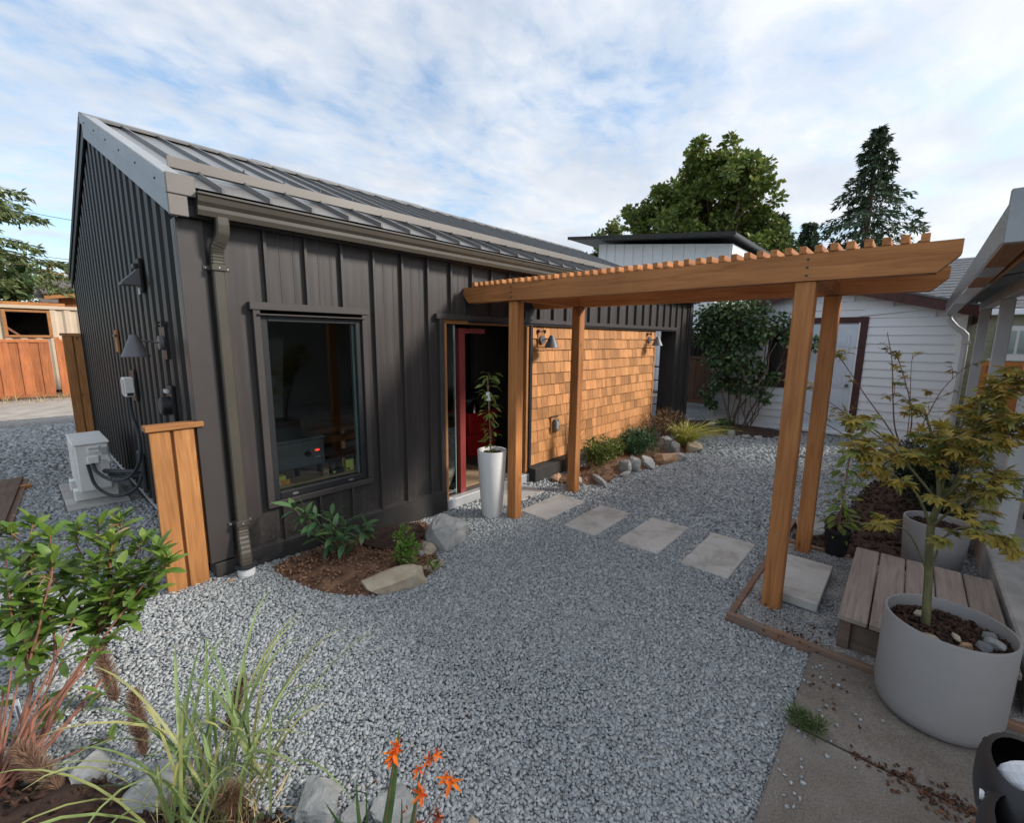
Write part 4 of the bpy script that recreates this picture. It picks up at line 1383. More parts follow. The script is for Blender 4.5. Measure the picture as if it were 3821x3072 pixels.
# workbench, machine, painting and boxes behind the window
t = thing('workbench', 'dark wooden workbench behind the front window', 'table', (1.2, 1.7, .12))
MB().bbox(.55, 2.1, 1.2, 1.95, .84, .89, .006).build('table_top', 'dark_wood', t)
for x_ in (.6, 2.0):
    for y_ in (1.25, 1.88):
        MB().bbox(x_, x_ + .06, y_, y_ + .06, .121, .839, .005).build('leg', 'dark_wood', t)
MB().bbox(.68, 1.98, 1.26, 1.30, .70, .78, .004).build('apron', 'dark_wood', t)
t = thing('bench_machine', 'grey bench machine with red digits on the panel, behind the front window', 'machine', (.78, .78, .12))
MB().bbox(.50, 1.10, .45, 1.10, .70, .96, .012).build('housing', 'machine_grey', t)
MB().bbox(.49, 1.11, .44, 1.11, .961, .985, .008).build('lid', 'machine_grey', t)
for b in ((.52, .56, .48, .52), (1.04, 1.08, .48, .52), (.52, .56, 1.03, 1.07), (1.04, 1.08, 1.03, 1.07)):
    MB().box(*b, .121, .699).build('leg', 'black_frame', t)
kn = MB().tube([(.93, .449, .83), (.93, .42, .83)], [.03, .026], 16).build('knob', 'black_plastic', t)
MB().box(1.005, 1.045, .445, .449, .842, .86).build('display', 'led_red', t)
for k in range(3):
    MB().box(1.0 + k * .02, 1.012 + k * .02, .445, .449, .78, .79).build('button', 'white_label', t)
t = thing('painted_board', 'grey green painted board leaning upright inside the workshop', 'board', (.8, 2.0, .12))
MB().obox((.95, 2.06, 1.42), (.42, 0, 0), (0, .012, 0.003), (0, -.10, .5)).build('board', 'canvas', t)
MB().obox((.95, 2.10, .72), (.03, 0, 0), (0, .02, 0), (0, -.05, .6)).build('easel_leg', 'dark_wood', t)
for lab, b, mt in (('yellow and white product carton on the window sill at the left', (.47, .58, .09, .16, .686, .765), 'yellow_card'),
                   ('yellow carton on the window sill at the right', (1.13, 1.21, .09, .15, .686, .79), 'yellow_card'),
                   ('small kraft box on the window sill', (.905, .955, .08, .13, .686, .75), 'kraft'),
                   ('flat black and yellow packet on the window sill', (.985, 1.10, .08, .15, .686, .725), 'black_plastic')):
    cx = (b[0] + b[1]) / 2
    t = thing('product_box', lab, 'box', (cx, .12, .686))
    MB().bbox(*b, .002).build('carton', mt, t)
    if 'left' in lab:
        MB().box(b[0] + .06, b[1] + .03, b[2] - .004, b[2] - .001, b[4], b[4] + .045).build('print', 'orange_card', t)
        MB().box(b[0], b[0] + .059, b[2] - .004, b[2] - .001, b[4], b[4] + .04).build('print', 'white_label', t)
    else:
        MB().box(b[0] + .01, b[0] + .035, b[2] - .003, b[2] - .001, b[4] + .012, b[4] + .03).build('print', 'ink' if mt != 'black_plastic' else 'yellow_card', t)
t = thing('stool', 'wooden stool by the workbench inside the window', 'stool', (1.55, 1.0, .12))
MB().lathe(1.55, 1.0, [(.16, .60), (.165, .62), (.16, .64)], 20, True).build('seat', 'dark_wood', t)
for a in range(4):
    q = a * math.pi / 2 + .7
    MB().tube([(1.55 + .12 * math.cos(q), 1.0 + .12 * math.sin(q), .60), (1.55 + .18 * math.cos(q), 1.0 + .18 * math.sin(q), .121)], [.016, .014], 8).build('leg', 'dark_wood', t)

# hand truck seen through the corner passage
t = thing('hand_truck', 'red hand truck leaning beyond the open corner passage', 'hand truck', (9.85, 1.0, 0))
for dy in (-.16, .16):
    MB().tube([(9.80, 1.0 + dy, .12), (9.95, 1.0 + dy, 1.15), (10.02, 1.0 + dy * .7, 1.28)], .02, 8).build('side_rail', 'red_plastic', t)
for z_, xx in ((.35, 9.835), (.65, 9.877), (.95, 9.92)):
    MB().tube([(xx, .84, z_), (xx, 1.16, z_)], .014, 8).build('cross_bar', 'red_plastic', t)
MB().tube([(10.02, .89, 1.28), (10.02, 1.11, 1.28)], .018, 8).build('handle', 'black_plastic', t)
MB().bbox(9.55, 9.80, .84, 1.16, .01, .03, .004).build('toe_plate', 'black_plastic', t)
for dy in (-.22, .22):
    MB().tube([(9.93, 1.0 + dy - .03, .13), (9.93, 1.0 + dy + .03, .13)], .125, 20).build('wheel', 'rubber', t)

# ------------------------------------------------------------------ pergola
PG = thing('pergola', 'honey cedar pergola with slatted top from the doorway to the deck step', 'pergola', (3.2, -2.0, 0))
for px0, py0, zb in ((2.585, -.775, -.05), (3.735, -.775, -.05), (2.565, -3.305, .0), (3.735, -3.315, .0)):
    MB().bbox(px0, px0 + .115, py0, py0 + .115, zb, 2.325, .006).build('post', 'pergola_z', PG)
for bx in (2.555, 3.735):
    poly = [(-.005, 2.495), (-.005, 2.42), (-.085, 2.328), (-3.86, 2.328), (-3.95, 2.42), (-3.95, 2.495)]
    MB().extr(poly, 'x', bx, bx + .12).build('beam', 'pergola_y', PG)
for bx, sgn in ((2.555, -1), (3.855, 1)):
    for by in (-.72, -3.25):
        for dz in (2.36, 2.41, 2.46):
            MB().tube([(bx + sgn * .003, by, dz), (bx - sgn * .01, by, dz)], .0075, 10).build('bolt', 'black_frame', PG)
for by in (-.775, -3.31):
    MB().bbox(2.6755, 3.7345, by + .01, by + .10, 2.33, 2.42, .004).build('cross_beam', 'pergola_x', PG)
sm = MB().bbox(-.655, .655, -.020, .020, 0, .046, .003)
me = bpy.data.meshes.new('slat')
me.from_pydata(sm.v, [], sm.f)
me.materials.append(MT['pergola_x'])
for i in range(45):
    o = link_mesh('slat', me, None, PG)
    o.location = Vector((3.205 + rnd.uniform(-.008, .008), -.175 - i * .0822, 2.497)) - wloc(PG)
    o.rotation_euler = (0, 0, rnd.uniform(-.004, .004))

# ------------------------------------------------------------------ pavers
pav = [('pale concrete paver at the doorway threshold behind the pergola post', 2.78, 3.52, -.06, -.48, 0), ('first paver out from the two pergola posts near the doorway', 2.79, 3.55, -.67, -1.06, 0), ('second paver of the row leading out from the doorway', 2.80, 3.58, -1.26, -1.65, 0),
       ('third paver of the row leading out from the doorway', 2.85, 3.64, -1.86, -2.275, 0), ('last paver of the row before the timber edging', 2.84, 3.68, -2.49, -2.89, 0), ('raised paver beside the pergola post inside the timber edging', 2.70, 3.43, -3.16, -3.52, .085)]
for lab, x0, x1, y1, y0, z in pav:
    mb = MB().bbox(x0, x1, y0, y1, z - .035, z + .015 + (.02 if z else 0), .006)
    o = mb.build('paver', 'paver')
    o.rotation_euler = (0, 0, rnd.uniform(-.012, .012))
    tag(o, lab, 'paver', 'concrete pavers')
    if not z:
        EXCL.append([(x0 + .012, y0 + .012), (x1 - .012, y0 + .012), (x1 - .012, y1 - .012), (x0 + .012, y1 - .012)])

# ------------------------------------------------------------------ timber edged bed, deck step
t = thing('timber_edging', 'weathered timber edging boards round the fine gravel bed by the deck step', 'edging', (2.3, -3.5, 0))
MB().bbox(2.255, 2.295, -4.6, -3.045, -.08, .062, .005).build('board', 'edge_wood', t)
MB().bbox(2.296, 4.55, -3.085, -3.045, -.08, .058, .005).build('board', 'edge_wood', t)
MB().bbox(3.90, 3.94, -3.60, -3.0855, -.08, .055, .005).build('board', 'edge_wood', t)
mb = MB()
g_ = [(x, y) for y in np.linspace(-4.6, -3.086, 22) for x in np.linspace(2.296, 3.90, 24)]
vs = [(x, y, .035 + .014 * mnoise.noise(Vector((x * 4, y * 4, 3))) + .008 * mnoise.noise(Vector((x * 15, y * 15, 7)))) for x, y in g_]
mb.add(vs, [(j * 24 + i, j * 24 + i + 1, (j + 1) * 24 + i + 1, (j + 1) * 24 + i) for j in range(21) for i in range(23)])
tag(mb.build('fine_gravel_bed', 'fine_gravel', smooth=True), kind='structure')
P = np.stack([rng.uniform(2.3, 3.85, 4200), rng.uniform(-3.65, -3.09, 4200), np.zeros(4200)], -1)
P[:, 2] = .035 + .004
o = chips('fine_gravel', P, .009, 'gravel_stone', flat=.7)
tag(o, 'fine pale gravel lying inside the timber edging', 'gravel', kind='stuff')
P = np.stack([rng.normal(2.42, .10, 70), rng.normal(-3.42, .13, 70), np.full(70, .058)], -1)
P = np.concatenate([P, np.stack([np.full(150, 1.54) + rng.normal(0, .016, 150), rng.uniform(-4.6, -3.8, 150), np.full(150, .036)], -1),
                    np.stack([rng.normal(1.5, .05, 110), rng.normal(-4.16, .12, 110), np.full(110, .04)], -1),
                    np.stack([rng.uniform(1.7, 2.25, 26), rng.normal(-3.72, .12, 26), np.full(26, .036)], -1)])
o = chips('leaf_litter', P, .015, 'copper_leaf', flat=.12)
tag(o, 'dry brown leaf litter along the patio joint and timber edging', 'leaf litter', kind='stuff')
P = np.stack([rng.uniform(.9, 2.2, 45), -3.56 - np.abs(rng.normal(0, .12, 45)), np.full(45, .038)], -1)
o = chips('stray_stone', P, .014, 'gravel_stone', flat=.5)
tag(o, 'stray gravel stones scattered on the patio slab', 'gravel', kind='stuff')
EXCL.append([(2.25, -5), (4.6, -5), (4.6, -3.04), (2.25, -3.04)])

t = thing('deck_step', 'weathered grey plank deck step beside the big planter', 'step', (3.0, -4.03, 0))
for i in range(5):
    y0 = -3.795 - i * .157
    pk = MB().bbox(2.385, 3.63, y0, y0 + .148, .225, .262, .006).build('plank', 'deck_grey', t)
    for sx in (2.435, 3.58):
        for sy in (y0 + .035, y0 + .113):
            MB().tube([(sx, sy, .258), (sx, sy, .2628)], .0045, 8).build('screw', 'black_frame', pk)
MB().bbox(2.40, 2.47, -3.72, -3.66, .0, .224, .004).build('leg', 'old_timber', t)
MB().bbox(3.54, 3.61, -3.72, -3.66, .0, .224, .004).build('leg', 'old_timber', t)
MB().bbox(2.43, 2.465, -4.42, -3.7205, .02, .20, .004).build('skirt_board', 'old_timber', t)
MB().bbox(2.4705, 3.5395, -3.705, -3.675, .05, .20, .004).build('skirt_board', 'old_timber', t)


# ------------------------------------------------------------------ planters
def pot(name, label, x, y, z0, prof, mat, soil_z, soil_r, soil='mulch_top', cat='planter'):
    t = thing(name, label, cat, (x, y, z0))
    MB().lathe(x, y, prof, 48).build('pot', mat, t, smooth=True, angle=50)
    mb = MB()
    N = 18
    ringv = [(x, y, soil_z + .01)]
    fs = []
    for r_ in range(1, 5):
        for k in range(N):
            a = 2 * math.pi * k / N
            ringv.append((x + soil_r * r_ / 4 * math.cos(a), y + soil_r * r_ / 4 * math.sin(a), soil_z + rnd.uniform(-.008, .012)))
    for k in range(N):
        fs.append((0, 1 + k, 1 + (k + 1) % N))
        for r_ in range(3):
            b = 1 + r_ * N
            fs.append((b + k, b + N + k, b + N + (k + 1) % N, b + (k + 1) % N))
    mb.add(ringv, fs)
    so = mb.build('soil', 'dark_soil', t, smooth=True)
    m_ = int(9000 * soil_r ** 2) + 30
    a = rng.uniform(0, 2 * np.pi, m_)
    r_ = soil_r * np.sqrt(rng.random(m_)) * .97
    P = np.stack([x + r_ * np.cos(a), y + r_ * np.sin(a), np.full(m_, soil_z + .012)], -1) - np.array([x, y, z0])
    b = chips('bark_chips', P, .02, 'mulch', t, flat=.35)
    tag(b, kind='stuff')
    return t


BX, BY, BR, BT = 2.125, -4.105, .252, .555
pot('round_planter', 'large pale round planter holding the maple tree in front of deck step', BX, BY, .03,
    [(.10, .032), (BR * .80, .032), (BR * .90, .045), (BR * .97, .085), (BR, .14), (BR * 1.0, BT - .006), (BR * .99, BT), (BR * .955, BT), (BR * .945, BT - .006), (BR * .935, .40)], 'taupe_planter', BT - .075, BR * .935)
pot('tall_planter', 'tall tapered pale planter beside the doorway pergola post', 2.505, -.505, 0,
    [(.06, .0), (.104, .0), (.113, .02), (.138, .35), (.160, .74), (.158, .748), (.147, .748), (.144, .74), (.137, .55)], 'pale_plastic', .69, .144)
pot('back_planter', 'pale round planter behind the deck step', 4.22, -4.13, .0,
    [(.10, .0), (.17, .0), (.19, .04), (.22, .44), (.218, .45), (.205, .45), (.2, .44), (.195, .36)], 'taupe_planter', .385, .2)
pot('nursery_pot', 'small black nursery pot with staked vine behind the pergola post', 3.93, -3.49, .0,
    [(.05, .04), (.08, .04), (.10, .25), (.106, .255), (.106, .275), (.098, .275), (.094, .2)], 'black_plastic', .25, .096)
for i, (dx, dy, s, mt, lab) in enumerate(((-.07, -.125, (.085, .06, .045), 'rock_dark', 'flat grey river stone in the big planter nearest the rim'), (-.01, -.165, (.09, .06, .05), 'rock_grey', 'smooth grey river stone at the right of the big planter'),
                                    (.06, -.15, (.07, .06, .045), 'rock_dark', 'dark river stone at the far right of the big planter'), (-.11, -.06, (.06, .04, .035), 'rock_rust', 'rusty stone near the front rim of the big planter'),
                                    (-.13, .06, (.07, .04, .03), 'rock_tan', 'tan stone at the left front of the big planter'), (-.05, -.03, (.075, .03, .03), 'rock_tan', 'long tan stone beside the maple trunk in the planter'), (.08, .10, (.06, .05, .035), 'rock_tan', 'pale stone at the back of the big planter'))):
    rock(lab, (BX + dx, BY + dy, BT - .062), s, 300 + i, mt, 34, rnd.uniform(0, 3), 'stones in the big planter', sink=.12, name='river_stone', smooth=True)


# ------------------------------------------------------------------ plants with single leaves
def staked_vine(label, x, y, z0, h, lean, leaves, seed, size, top_bias=1.0):
    r = random.Random(seed)
    t = thing('staked_vine', label, 'plant', (x, y, z0))
    tip = Vector((x, y, z0)) + Vector(lean) * h
    MB().tube([(x, y, z0 - .05), tip], .006, 8).build('stake', 'bamboo', t)
    pts = []
    for i in range(40):
        u = i / 39
        c = Vector((x, y, z0)).lerp(tip + Vector((0, 0, .06)), u)
        pts.append(c + Vector((math.cos(u * 19), math.sin(u * 19), 0)) * .014)
    MB().tube(pts, [.0035 - .0018 * i / 39 for i in range(40)], 6).build('stem', 'green_bark', t)
    me = leaf_mesh('vine', .085 * size, .032 * size, .25, 4, .2, 'lance')
    for i in range(leaves):
        u = (r.random() ** (1 / top_bias)) if r.random() < .85 else r.uniform(.9, 1.0)
        p = pts[int(u * 39)]
        a = r.uniform(0, 2 * math.pi)
        d = Vector((math.cos(a), math.sin(a), r.uniform(-.5, .45)))
        L = r.uniform(.02, .075) * size
        q = p + d * L
        put_leaf(me, 'vine_leaf', t, q, d + Vector((0, 0, -.2)), r.uniform(-.6, .6), r.uniform(.7, 1.25))
        if i % 3 == 0:
            MB().tube([p, q], .0014, 4).build('leaf_stalk', 'green_bark', t)
    return t, tip


vt, tip = staked_vine('slender staked vine with fresh green leaves in the tall planter', 2.50, -.50, .70, .84, (-.05, .02, 1), 95, 3, 1.05)
MB().obox(tip + Vector((-.02, -.03, -.2)), (.018, -.012, 0), (.002, .003, 0), (0, .004, .045)).build('plant_tag', 'white_label', vt)
vt, tip = staked_vine('bushy staked vine with yellowing leaves in the black nursery pot', 3.93, -3.49, .26, .72, (.10, -.01, 1), 120, 5, 1.15, .8)


def arrow_cluster(t, me, mat, c, axis, k, spread, r, scale=(.8, 1.15), upmin=0):
    axis = Vector(axis).normalized()
    a0 = r.uniform(0, 6)
    ref = Vector((1, 0, 0)) if abs(axis.x) < .8 else Vector((0, 1, 0))
    u = axis.cross(ref).normalized()
    v = axis.cross(u)
    for i in range(k):
        a = a0 + i * 2.4
        el = spread * (0.35 + 0.65 * i / max(1, k - 1))
        d = axis * math.cos(el) + (u * math.cos(a) + v * math.sin(a)) * math.sin(el)
        put_leaf(me, mat, t, Vector(c) - axis * (.06 * i / k) + d * .006, d, r.uniform(-.35, .35), r.uniform(*scale))


def arbutus():
    r = random.Random(21)
    base = on_z(-5, 1690, .12)
    t = thing('strawberry_tree', 'leafy evergreen shrub with red stems at the left foreground', 'shrub', base)
    me = leaf_mesh('arbutus', .104, .040, .14, 5, .25, 'oval')
    tips = [(20, 1105, 2.95), (70, 1085, 3.05), (105, 1110, 2.9), (160, 1100, 3.1), (210, 1085, 3.1), (238, 1125, 2.95), (255, 1080, 3.05), (300, 1125, 3.0), (335, 1140, 2.95), (352, 1165, 2.85),
            (45, 1175, 2.85), (110, 1165, 2.8), (150, 1190, 3.0), (205, 1170, 2.85), (255, 1190, 2.8), (300, 1190, 2.85), (225, 1230, 2.75), (70, 1240, 2.75), (15, 1215, 2.7), (140, 1265, 2.75),
            (180, 1290, 2.85), (30, 1290, 2.7), (85, 1300, 2.9), (260, 1245, 2.95), (320, 1215, 2.9), (10, 1150, 3.1)]
    forks = [at_d(150, 1440, 2.12), at_d(190, 1400, 2.16), at_d(105, 1430, 2.14), at_d(60, 1410, 2.12), at_d(205, 1340, 2.28), at_d(215, 1430, 2.1)]
    mb = MB()
    surplus = []
    for fk in forks:
        pts = wander(base + Vector((r.uniform(-.03, .03), r.uniform(-.03, .03), 0)), fk, 6, .05, r)
        mb.tube(spline(pts, 4), [.0105 - .0045 * i / 20 for i in range(21)], 8)
    for (x, y, dd) in tips:
        tip = at_d(x, y + 16, dd * .83)
        fk = min(forks, key=lambda f: (Vector((f.x, f.y, 0)) - Vector((tip.x, tip.y, 0))).length + r.uniform(0, .12))
        pts = wander(fk, tip, 7, .025, r)
        mb.tube(spline(pts, 3), [.0066 - .0036 * i / 18 for i in range(19)], 6)
        ax = (pts[-1] - pts[-3]).normalized() * .5 + Vector((0, 0, .7))
        arrow_cluster(t, me, 'arbutus_leaf', tip, ax, r.randint(9, 10), 1.3, r, (.7, 1.1))
        for q in range(17):
            surplus.append((pts[r.choice((1, 2, 3, 3, 4, 5, 5, 6))] + Vector((r.uniform(-1, 1), r.uniform(-1, 1), r.uniform(-1, 1))) * .025, Vector((r.uniform(-1, 1), r.uniform(-1, 1), r.uniform(-.2, .8)))))
        for q in range(2):
            b = pts[r.choice((3, 4, 5))]
            d = Vector((r.uniform(-1, 1), r.uniform(-1, 1), r.uniform(-.1, .6)))
            put_leaf(me, 'arbutus_leaf', t, b, d, r.uniform(-.4, .4), r.uniform(.8, 1.1))
    mb.build('stems', 'red_bark', t, smooth=True)
    ex = MB()
    for (b, d) in surplus:
        dn = d.normalized()
        yv = Vector((0, 0, 1)).cross(dn).normalized()
        m3 = Matrix((dn, yv, dn.cross(yv))).transposed() @ Matrix.Rotation(r.uniform(-.5, .5), 3, 'X')
        sz_ = r.uniform(.7, 1.1)
        ex.add([b + m3 @ (q.co * sz_) for q in me.vertices], [tuple(p.vertices) for p in me.polygons])
    tag(ex.build('inner_leaves', 'arbutus_mass', t, smooth=True, angle=80), kind='stuff')
    # low shoots near the base
    for i in range(15):
        c = at_d(r.uniform(0, 250), r.uniform(1300, 1560), r.uniform(1.98, 2.15))
        MB().tube([base + Vector((0, 0, .06)), base.lerp(c, .6) + Vector((0, 0, .03)), c], [.006, .004, .003], 6).build('shoot', 'red_bark', t)
        arrow_cluster(t, me, 'arbutus_leaf', c, (r.uniform(-.5, .8), r.uniform(-.8, .3), .6), 4, 1.2, r, (.7, 1.0))
    yl = put_leaf(leaf_mesh('yellow_leaf', .09, .03, .1, 5, .25, 'oval'), 'straw', t, at_d(240, 1128, 2.45), RT * .8 + UP * .5, .3, 1.1)
    tgp = at_d(42, 1510, 1.98)
    tg = MB().obox(tgp, RT * .012 + UP * .005, _f * .0012, UP * .075 - RT * .02).build('plant_tag', 'white_label', t)
    MB().obox(tgp - _f * .0018, RT * .006, _f * .0002, UP * .05 - RT * .013).build('print', 'machine_grey', tg)
    MB().obox(at_d(85, 1455, 2.05), RT * .022 + UP * .004, _f * .001, UP * .022).build('plant_tag', 'white_label', t)
    # spent flower trusses
    for (x, y, dd) in ((25, 1125, 2.9), (60, 1205, 2.7), (95, 1215, 2.7), (205, 1135, 2.95), (245, 1105, 3.0)):
        c = at_d(x, y, dd * .83)
        m2 = MB()
        for k in range(7):
            m2.tube([c, c + Vector((r.uniform(-1, 1), r.uniform(-1, 1), r.uniform(-1, .5))) * .035], .0018, 4)
        m2.build('flower_truss', 'bamboo', t)


arbutus()


def viburnum():
    r = random.Random(5)
    base = Vector((.80, -.42, .12))
    t = thing('viburnum', 'glossy long leaved shrub in the soil bed under the window', 'shrub', base)
    me = leaf_mesh('viburnum', .15, .052, .3, 5, .22, 'oval')
    mb = MB()
    for i in range(11):
        a = r.uniform(0, 6.28)
        R_ = r.uniform(.08, .24)
        c = base + Vector((math.cos(a) * R_, math.sin(a) * R_, r.uniform(.16, .34)))
        if i < 3:
            c = base + Vector((-.20 - .07 * i, .05 + .02 * i, .40 + .05 * i))
        pts = wander(base, c, 5, .05, r)
        mb.tube(pts, [.007, .006, .005, .004, .003], 6)
        arrow_cluster(t, me, 'viburnum_leaf', c, (c - base).normalized() + Vector((0, 0, .3)), 6, 1.35, r, (.65, 1.05))
        for q in range(3):
            b = pts[r.choice((2, 3))]
            d = Vector((r.uniform(-1, 1), r.uniform(-1, 1), r.uniform(-.5, .2)))
            put_leaf(me, 'viburnum_leaf', t, b, d, r.uniform(-.4, .4), r.uniform(.7, 1.0))
    mb.build('stems', 'green_bark', t)


viburnum()


# Japanese maple in the big planter: real leaves
def maple_tree(name, label, base, stems, leaves_per, seed, size, bark, mats='maple_leaf', spread=.05, limit=300, tipw=.0022, per=3):
    """stems: list of polylines (points); first is the trunk"""
    r = random.Random(seed)
    t = thing(name, label, 'tree', base)
    trunk = MB()
    nodes = []
    for k, (pts, ra, rb) in enumerate(stems):
        q = spline(pts, 5)
        trunk.tube(q, [ra + (rb - ra) * i / (len(q) - 1) for i in range(len(q))], 8)
        nodes.append(q)
    trunk.build('trunk', bark, t, smooth=True)
    tw, extra = MB(), MB()
    cnt = 0
    for q, nl, L in leaves_per:
        line = nodes[q]
        for i in range(nl):
            u = r.uniform(.35, 1.0)
            p = line[int(u * (len(line) - 1))]
            d = (line[-1] - line[len(line) // 2]).normalized() * .6 + Vector((r.uniform(-1, 1), r.uniform(-1, 1), r.uniform(-.35, .5)))
            d.normalize()
            e = p + d * L * r.uniform(.4, 1.0)
            pts = wander(p, e, 4, .07, r)
            tw.tube(pts, [tipw * 1.5, tipw * 1.2, tipw, tipw * .7], 5)
            for s in range(per):
                b = pts[-1] if s == 0 else pts[r.choice((1, 2, 3))]
                dd = d * .5 + Vector((r.uniform(-1, 1), r.uniform(-1, 1), r.uniform(-.7, .2)))
                lm, ps, rl, sz_ = maple_mesh(1.0, r.randint(0, 4)), b + dd.normalized() * .012, r.uniform(-.5, .5), size * r.uniform(.65, 1.2)
                if cnt < limit:
                    put_leaf(lm, mats, t, ps, dd, rl, sz_)
                else:
                    dn = dd.normalized()
                    yv = Vector((0, 0, 1)).cross(dn).normalized()
                    m3 = Matrix((dn, yv, dn.cross(yv))).transposed() @ Matrix.Rotation(rl, 3, 'X')
                    extra.add([ps + m3 @ (q.co * sz_) for q in lm.vertices], [tuple(p.vertices) for p in lm.polygons])
                cnt += 1
    tag(tw.build('twigs', bark, t), kind='stuff')
    if extra.v:
        tag(extra.build('foliage', 'maple_mass', t), kind='stuff')
    return t


b0 = at_d(1950, 1312, 2.33)
b0.z = BT - .08
J = lambda x, y, d_: at_d(x, y, d_ * .765)
tk = [b0, J(1955, 1210, 3.02), J(1960, 1110, 3.03), J(1978, 1060, 3.05)]
stems = [(tk, .019, .014),
         ([tk[3], J(1975, 1000, 3.06), J(1965, 930, 3.08), J(1945, 860, 3.1)], .011, .005),
         ([tk[3], J(2010, 1020, 3.0), J(2035, 960, 2.98), J(2060, 880, 2.95), J(2065, 830, 2.95)], .011, .005),
         ([tk[2], J(1930, 1040, 2.98), J(1880, 1000, 2.95), J(1830, 960, 2.9), J(1790, 945, 2.9)], .007, .003),
         ([tk[3], J(1920, 990, 3.0), J(1860, 920, 3.0), J(1800, 880, 3.0)], .007, .003),
         ([tk[2], J(2010, 1070, 2.9), J(2070, 1030, 2.85), J(2130, 1000, 2.8)], .007, .003),
         ([tk[3], J(2050, 985, 2.9), J(2110, 930, 2.85), J(2150, 880, 2.8)], .008, .004),
         ([tk[1], J(1990, 1130, 2.9), J(2040, 1110, 2.8), J(2090, 1130, 2.7)], .005, .002),
         ([tk[1], J(1910, 1120, 2.95), J(1850, 1110, 2.9), J(1790, 1095, 2.85)], .004, .002),
         ([tk[3], J(2000, 960, 3.1), J(2030, 890, 3.2), J(2110, 830, 3.1), J(2150, 815, 3.0)], .007, .003)]
maple_tree('japanese_maple', 'small yellowing maple tree growing in the large round planter', b0, stems,
           [(1, 16, .14), (2, 20, .17), (3, 13, .13), (4, 10, .13), (5, 17, .16), (6, 22, .18), (7, 9, .11), (8, 4, .08), (9, 20, .18)], 4, .106, 'green_bark', per=8)
# twiggy sapling further back
b1 = on_z(1898, 1012, .04)
K2 = lambda x, y, d_=5.95: at_d(x, y, d_)
t1 = K2(1905, 960)
stems = [([b1, K2(1902, 985), t1], .016, .013),
         ([t1, K2(1885, 905), K2(1880, 840), K2(1878, 760), K2(1868, 700)], .010, .004),
         ([t1, K2(1920, 880), K2(1905, 800), K2(1885, 740)], .009, .003),
         ([t1, K2(1870, 900), K2(1820, 830), K2(1780, 770), K2(1750, 735)], .009, .003),
         ([t1, K2(1850, 920), K2(1780, 870), K2(1720, 830), K2(1670, 800)], .008, .003),
         ([t1, K2(1840, 950), K2(1760, 905), K2(1700, 870), K2(1665, 850)], .008, .003),
         ([t1, K2(1950, 880), K2(1985, 820), K2(2040, 765)], .008, .003),
         ([t1, K2(1915, 870), K2(1918, 780), K2(1922, 745)], .006, .002)]
maple_tree('maple_sapling', 'sparse twiggy maple sapling in front of the white garage', b1, stems,
           [(1, 8, .24), (2, 6, .22), (3, 7, .24), (4, 7, .24), (5, 5, .24), (6, 7, .27), (7, 4, .16)], 8, .15, 'red_bark', limit=120, tipw=.003)

# ------------------------------------------------------------------ soil beds, rocks, shrubs
A_POLY, _o = bed('soil_bed', [(.30, -.06), (.33, -.45), (.42, -.80), (.60, -1.06), (.85, -1.16), (1.2, -1.12), (1.42, -.92), (1.60, -.55), (1.86, -.22), (1.82, -.06)], .045, 'soil')
B_POLY, _o = bed('soil_bed', [(3.84, -.16), (3.90, -.45), (4.12, -.78), (4.45, -.90), (4.85, -.80), (5.3, -.98), (6.0, -1.12), (6.8, -1.10), (7.4, -.85), (7.75, -.45), (7.6, -.16)], .06, 'soil')
C_POLY, _o = bed('soil_bed', [(8.8, .0), (8.75, -.5), (8.85, -1.1), (9.0, -1.7), (9.3, -2.05), (10.3, -2.1), (10.3, -.25), (10.2, .1), (9.6, .2)], .05, 'dark_soil', .12)
D_POLY, _o = bed('soil_bed', [(3.98, -3.12), (4.4, -3.1), (4.9, -3.3), (5.6, -3.45), (6.3, -3.5), (7.2, -3.6), (7.6, -4.0), (7.4, -4.42), (4.0, -4.42)], .05, 'dark_soil', .12)
E_POLY, _o = bed('soil_bed', [on_z(x_, y_, .1)[:2] for x_, y_ in ((-200, 1760), (-90, 1690), (40, 1648), (180, 1640), (300, 1660), (430, 1705), (560, 1720), (700, 1745), (860, 1765), (960, 1800), (900, 2100), (500, 2300), (0, 2400), (-400, 2100))], .05, 'dark_soil')
EXCL += [A_POLY, B_POLY, C_POLY, D_POLY, E_POLY]
for poly, lab, mt, sz, dens in ((A_POLY, 'crumbly brown soil clods in the bed under the window', 'clod', .017, 900), (B_POLY, 'bark mulch in the long bed along the shingle wall', 'clod', .02, 420), (D_POLY, 'dark bark mulch in the bed behind the deck step', 'mulch', .03, 260), (E_POLY, 'dark mulch in the foreground bed', 'mulch', .022, 500)):
    xs = [p[0] for p in poly]
    ys = [p[1] for p in poly]
    k = int(dens * (max(xs) - min(xs)) * (max(ys) - min(ys)))
    P = np.stack([rng.uniform(min(xs), max(xs), k), rng.uniform(min(ys), max(ys), k)], -1)
    P = P[in_poly(P, poly)]
    z = np.array([ground(x, y) + .045 * min(1, poly_dist(Vector((x, y)), poly) / .3) ** .7 + .016 for x, y in P])
    o = chips('soil_crumbs', np.column_stack([P, z]), sz, mt, flat=.5 if mt == 'clod' else .3)
    tag(o, lab, 'soil', kind='stuff')
# dark compost patch in bed A
mb = MB()
pp = smooth_poly([(1.05, -.20), (1.0, -.45), (1.15, -.66), (1.45, -.62), (1.66, -.40), (1.70, -.20), (1.4, -.13)])
mb.add([(x, y, ground(x, y) + .066 + rnd.uniform(0, .01)) for x, y in pp] + [(1.35, -.40, ground(1.35, -.4) + .085)], [(i, (i + 1) % len(pp), len(pp)) for i in range(len(pp))])
fixnormals(tag(mb.build('compost_patch', 'dark_soil'), kind='structure'))

